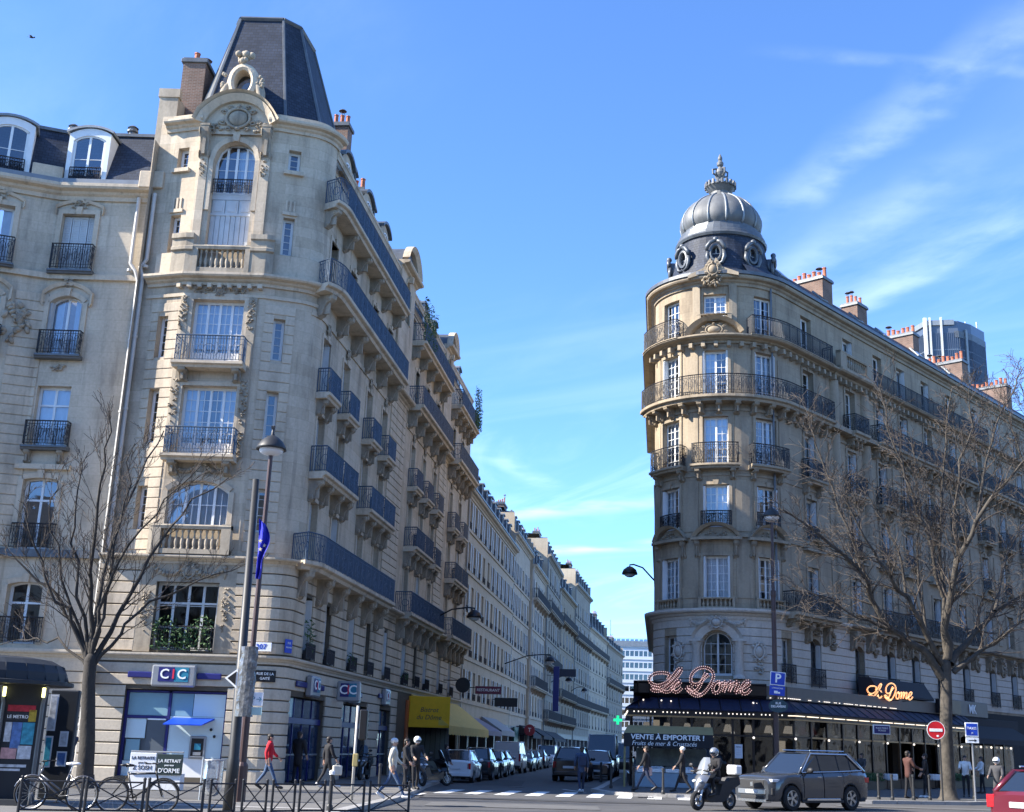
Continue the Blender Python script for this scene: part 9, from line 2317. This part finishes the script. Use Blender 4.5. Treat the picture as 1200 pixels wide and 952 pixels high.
def person(label,loc,az,h=1.75,pose='stand',stride=0.0,top='black',legs='black',hem=0.80,skin='skin',hair='hair',helmet=None,shoes='shoe',arms=(0.0,0.0),bag=None,elbow=0.35,lean=0.0,hat=None,bag_c='black',wide=1.0,group=None):
 """local: +y is the way the person faces"""
 k=h/1.75;t=thing('person',label,'person',loc,-rad(az),group)
 V={};ln=lean
 def yl(z):return ln*(z-0.93)
 hipz=0.92 if pose!='ride' else 0.92
 V['pelvis']=(0,0,hipz);V['waist']=(0,yl(1.08),1.08);V['chest']=(0,yl(1.28)+0.01,1.28);V['upper']=(0,yl(1.42),1.42);V['neck']=(0,yl(1.51),1.51);V['jaw']=(0,yl(1.57)+0.025,1.565);V['head']=(0,yl(1.65)+0.012,1.645);V['crown']=(0,yl(1.72),1.715);V['nose']=(0,yl(1.62)+0.118,1.62)
 R={'pelvis':(0.135,0.105),'waist':(0.125,0.095),'chest':(0.15,0.11),'upper':(0.125,0.09),'neck':0.052,'jaw':(0.062,0.07),'head':(0.078,0.094),'crown':(0.06,0.075),'nose':0.014}
 E=[('pelvis','waist'),('waist','chest'),('chest','upper'),('upper','neck'),('neck','jaw'),('jaw','head'),('head','crown'),('head','nose')]
 for s,n in((-1,'l'),(1,'r')):
  ph=stride*s;hx=s*0.095
  if pose=='ride':kn=(s*0.22,0.42,0.93);an=(s*0.20,0.36,0.50);toe=(s*0.20,0.50,0.45)
  else :
   ky=0.42*sin(ph)+max(0,-ph)*0.16;kn=(hx*1.05,ky,0.92-0.43*cos(ph));bend=ph-(0.55*abs(ph)if ph<0 else 0.12*ph)
   an=(hx*1.0,ky+0.42*sin(bend),max(0.085,kn[2]-0.41*cos(bend)));toe=(hx*1.15,an[1]+0.15,max(0.035,an[2]-0.05-(0.08 if ph<-0.2 else 0)))
  sh=(s*0.19*wide,yl(1.43),1.435)
  a=arms[0 if s<0 else 1]
  if pose=='ride':el=(s*0.29,0.20+yl(1.2),1.20);wr=(s*0.30,0.46+yl(1.1),1.13)
  else :el=(s*0.24*wide,sh[1]+0.28*sin(a),1.435-0.28*cos(a));wr=(s*0.235*wide,el[1]+0.25*sin(a+elbow),el[2]-0.25*cos(a+elbow))
  d=(Vector(wr)-Vector(el)).normalized();pm=Vector(wr)+d*0.075
  for q_,p_,r_ in(('hip',(hx,0,0.88),0.092),('knee',kn,0.062),('ankle',an,0.042),('toe',toe,0.038),('shoulder',sh,0.066),('elbow',el,0.046),('wrist',wr,0.031),('palm',tuple(pm),(0.036,0.022))):V[q_+n]=tuple(p_);R[q_+n]=r_
  E+=[('pelvis','hip'+n),('hip'+n,'knee'+n),('knee'+n,'ankle'+n),('ankle'+n,'toe'+n),('upper','shoulder'+n),('shoulder'+n,'elbow'+n),('elbow'+n,'wrist'+n),('wrist'+n,'palm'+n)]
  side=d.cross(Vector((s,0,0))).normalized()if abs(d.x)<0.9 else Vector((0,1,0))
  for i in range(4):
   o=side*(-0.03+0.02*i);L_=(0.066,0.078,0.074,0.056)[i];f1=pm+o+d*0.035;f2=f1+d*L_*0.6+Vector((-s*0.02,0,0));V[f'f{i}a{n}']=tuple(f1);V[f'f{i}b{n}']=tuple(f2);R[f'f{i}a{n}']=R[f'f{i}b{n}']=0.009;E+=[('palm'+n,f'f{i}a{n}'),(f'f{i}a{n}',f'f{i}b{n}')]
  th=Vector(wr)+d*0.04+side*0.045;V['th'+n]=tuple(th);V['tb'+n]=tuple(th+d*0.04+side*0.012);R['th'+n]=R['tb'+n]=0.011;E+=[('wrist'+n,'th'+n),('th'+n,'tb'+n)]
 ks=list(V);ix={q_:i for i,q_ in enumerate(ks)}
 me=skin_mesh([tuple(c*k for c in V[q_])for q_ in ks],[(ix[a],ix[b])for a,b in E],[tuple(c*k for c in R[q_])if isinstance(R[q_],tuple)else R[q_]*k for q_ in ks])
 me.name='body';me.materials.clear()
 for m_ in(M[skin],CL[top],CL[legs]):me.materials.append(m_)
 zn=V['neck'][2]*k
 wr_l=[Vector(V['wrist'+n])*k for n in 'lr']
 for p in me.polygons:
  c=p.center;hand=any((c-w).length<0.17*k and(c-w).dot(Vector(V['palm'+n])-Vector(V['wrist'+n]))>-0.004 for w,n in zip(wr_l,'lr'))
  legz=0.93*k if pose!='ride' else 1.0*k
  arm=abs(c.x)>0.20*k and c.z>0.6*k
  p.material_index=0 if(hand or c.z>zn)else(2 if(c.z<legz and not(arm and pose!='ride'))and not(pose=='ride' and abs(c.x)>0.25 and c.z>1.02)else 1)
 link('body',me,t)
 # jacket or coat over the torso and arms
 jk=['pelvis','waist','chest','upper','shoulderl','shoulderr','elbowl','elbowr','wristl','wristr'];V2=dict(V);V2['pelvis']=(0,yl(hem)*0.3,hem);ix2={q_:i for i,q_ in enumerate(jk)}
 RJ={'pelvis':(0.165*wide,0.135),'waist':(0.152*wide,0.125),'chest':(0.172*wide,0.138),'upper':(0.135*wide,0.105)}
 rj=[RJ.get(q_)or(R[q_]*1.32 if 'wrist' not in q_ else 0.045)for q_ in jk]
 vj=[Vector(V2[q_])for q_ in jk]
 for n in 'lr':i=ix2['wrist'+n];vj[i]=vj[i]+(Vector(V['elbow'+n])-vj[i])*0.08
 mj=skin_mesh([tuple(p*k)for p in vj],[(ix2[a],ix2[b])for a,b in(('pelvis','waist'),('waist','chest'),('chest','upper'),('upper','shoulderl'),('upper','shoulderr'),('shoulderl','elbowl'),('shoulderr','elbowr'),('elbowl','wristl'),('elbowr','wristr'))],[tuple(c*k for c in r_)if isinstance(r_,tuple)else r_*k for r_ in rj])
 mj.name='jacket';mj.materials.clear();mj.materials.append(CL[top]);link('jacket',mj,t)
 mb=MB();mb.tube([Vector((0,yl(1.47),1.46))*k,Vector((0,yl(1.53)+0.01,1.535))*k],[0.085*k,0.072*k],10,cap=False);part('collar',mb,CL[top],t,smooth=True)
 hc=Vector(V['head'])*k;m_h=Matrix.Translation(hc)
 if helmet:
  mb=MB();mb.ball((0,-0.01,0.03),0.132*k,0.152*k,0.135*k,14,9,M=m_h);part('helmet',mb,M[helmet],t,smooth=True);mb=MB();mb.ball((0,0.045,0.0),0.115*k,0.112*k,0.055*k,12,6,M=m_h);part('visor',mb,M['carglass'],t,smooth=True)
 elif hat:mb=MB();mb.ball((0,-0.012,0.045),0.098*k,0.115*k,0.088*k,12,8,M=m_h);part('hat',mb,CL[hat],t,smooth=True)
 else :
  mb=MB();mb.ball((0,-0.022,0.035),0.092*k,0.106*k,0.088*k,12,8,M=m_h);mb.ball((0,-0.06,-0.03),0.075*k,0.06*k,0.09*k,10,6,M=m_h);part('hair',mb,M[hair],t,smooth=True)
 for s in(-1,1):
  mb=MB();mb.ball((s*0.034*k,0.088*k,0.008*k),0.012*k,0.008*k,0.007*k,6,4,M=m_h);part('eye',mb,M['hair'],t)
  if not helmet:mb=MB();mb.ball((s*0.082*k,0.005,-0.01),0.012*k,0.022*k,0.03*k,6,5,M=m_h);part('ear',mb,M[skin],t,smooth=True)
 mb=MB();mb.ball((0,0.096*k,-0.062*k),0.026*k,0.008*k,0.007*k,7,4,M=m_h);part('mouth',mb,mat('lips',(0.3,0.12,0.1),0.6)if 'lips' not in M else M['lips'],t,smooth=True)
 for n in 'lr':
  a,o=Vector(V['ankle'+n])*k,Vector(V['toe'+n])*k;d=(o-a).normalized();mb=MB();hl=a-d*0.05*k+Vector((0,0,-0.03*k));mb.tube([hl,a+Vector((0,0,-0.028*k)),o+d*0.02*k,o+d*0.07*k],[0.040*k,0.050*k,0.046*k,0.022*k],9);part('shoe',mb,M[shoes],t,smooth=True)
 if bag=='shoulder':mb=MB();mb.bbox(0.17,0.36,-0.18,0.16,0.62,0.94,0.03);o=part('bag',mb,CL[bag_c],t);mb=MB();mb.tube([(0.24,-0.1,0.93),(0.2,0,1.5),(0.24,0.1,0.93)],0.012,5);part('strap',mb,CL[bag_c],o)
 elif bag=='back':mb=MB();mb.bbox(-0.15,0.15,-0.31,-0.13,1.0,1.42,0.05);part('backpack',mb,CL[bag_c],t,smooth=False)
 elif bag=='hand':w=Vector(V['palmr'])*k;mb=MB();mb.bbox(w.x-0.05,w.x+0.06,w.y-0.17,w.y+0.17,w.z-0.45,w.z-0.12,0.03);o=part('bag',mb,CL[bag_c],t);mb=MB();mb.tube([(w.x,w.y-0.08,w.z-0.12),(w.x,w.y,w.z-0.03),(w.x,w.y+0.08,w.z-0.12)],0.01,5);part('handle',mb,CL[bag_c],o)
 return t
M['lips']=mat('lips',(0.3,0.12,0.1),0.6,var=0)
def gp(px,py,z=0.12):q=on_ground(px,py,z);return(q.x,q.y,z)
q=at_y(80,900,43.0);person('person in a long dark coat standing between the kiosk and the tree',(q.x,43.0,0.12),-60,1.74,'stand',0.12,'navy','navy',0.62,arms=(0.2,0.5),elbow=1.2)
person('person in a bright red jacket and jeans walking right past the bank',gp(312,926),84,1.74,'walk',0.42,'red','jean',0.80,arms=(0.35,-0.3),elbow=0.5,hair='hair')
person('person in a black coat standing at the blue bank door',gp(347,919),30,1.9,'stand',0.08,'black','black',0.55,arms=(0.1,0.1),hair='hair',wide=1.1)
person('person in black with a pale bag walking in front of the bank windows',gp(382,924),60,1.72,'walk',0.36,'black','black',0.72,arms=(-0.3,0.3),bag='hand',bag_c='cream',shoes='shoew')
person('person in a cream jacket and white hat stepping along the kerb',gp(458,939),88,1.68,'walk',0.48,'cream','jean',0.80,arms=(0.3,-0.3),hat='white',elbow=0.6,shoes='shoew')
q=at_y(490,905,45.5);person('rider with a white helmet standing over the dark scooter',(q.x-0.1,45.6,0.12),150,1.78,'stand',0.1,'black','black',0.78,helmet='helm',arms=(0.5,0.5),elbow=0.6)
q=at_y(475,905,43.5);person('person in black standing beside the white-helmeted rider',(q.x,43.5,0.12),100,1.72,'stand',0.1,'black','black',0.7,arms=(0.2,0.3))
person('person in dark clothes standing behind the white hatchback',(at_y(522,905,57.5).x,57.5,0.0),70,1.72,'walk',0.2,'slate','slate',0.75,skin='skin',arms=(0.3,0.2))
person('person in a blue jacket crossing at the zebra stripes',gp(681,929,0.0),-8,1.76,'walk',0.25,'blue','navy',0.72,arms=(0.3,-0.2),bag='back',bag_c='navy',shoes='shoew')
person('person with a pale pink bag walking past the seafood stall',gp(757,929),-75,1.72,'walk',0.5,'black','navy',0.78,arms=(0.3,-0.3),bag='shoulder',bag_c='pink')
person('person in black with a white cap in front of the seafood stall',gp(800,930),-80,1.72,'walk',0.4,'black','black',0.6,arms=(0.4,-0.2),hat='white',bag='hand',bag_c='slate')
sd_=Vector((sx_,sy_))-fd*0.12;person('rider in black with a silver helmet on the silver scooter',(sd_.x,sd_.y,-0.02),HZ,1.78,'ride',0,'black','black',0.86,helmet='helmg',lean=0.12)
person('person in a brown coat standing left of the plane tree',gp(1066,936),70,1.82,'stand',0.12,'brown','black',0.72,arms=(0.3,0.4),elbow=0.9,wide=1.1,hair='hair')
person('person in black facing the brown coat',gp(1086,935),-80,1.74,'stand',0.1,'black','black',0.66,arms=(0.2,0.2),shoes='shoew')
person('waiter in a white shirt behind the plane tree',(at_y(1131,900,55.0).x,55.0,0.12),200,1.72,'stand',0.1,'white','black',0.86,arms=(0.4,0.5),elbow=1.1)
person('person in a white helmet and grey clothes behind the wine red car',(at_y(1168,900,47.5).x,47.5,0.0),215,1.74,'stand',0.1,'grey','grey',0.8,helmet='helm',arms=(0.4,0.5),elbow=0.7)
for i,(px,Y,c)in enumerate(((985,59.0,'white'),(1010,60.5,'grey'),(1150,61.5,'white'))):person(('person in white inside the terrace behind the parked car','person in grey inside the terrace near the golden sign','person in white at the far end of the terrace')[i],(at_y(px,900,Y).x,Y,0.13),190+40*i,1.7,'stand',0.08,c,'black',0.82,arms=(0.3,0.5),elbow=0.9)
bpy.data.scenes.remove(_tmp)
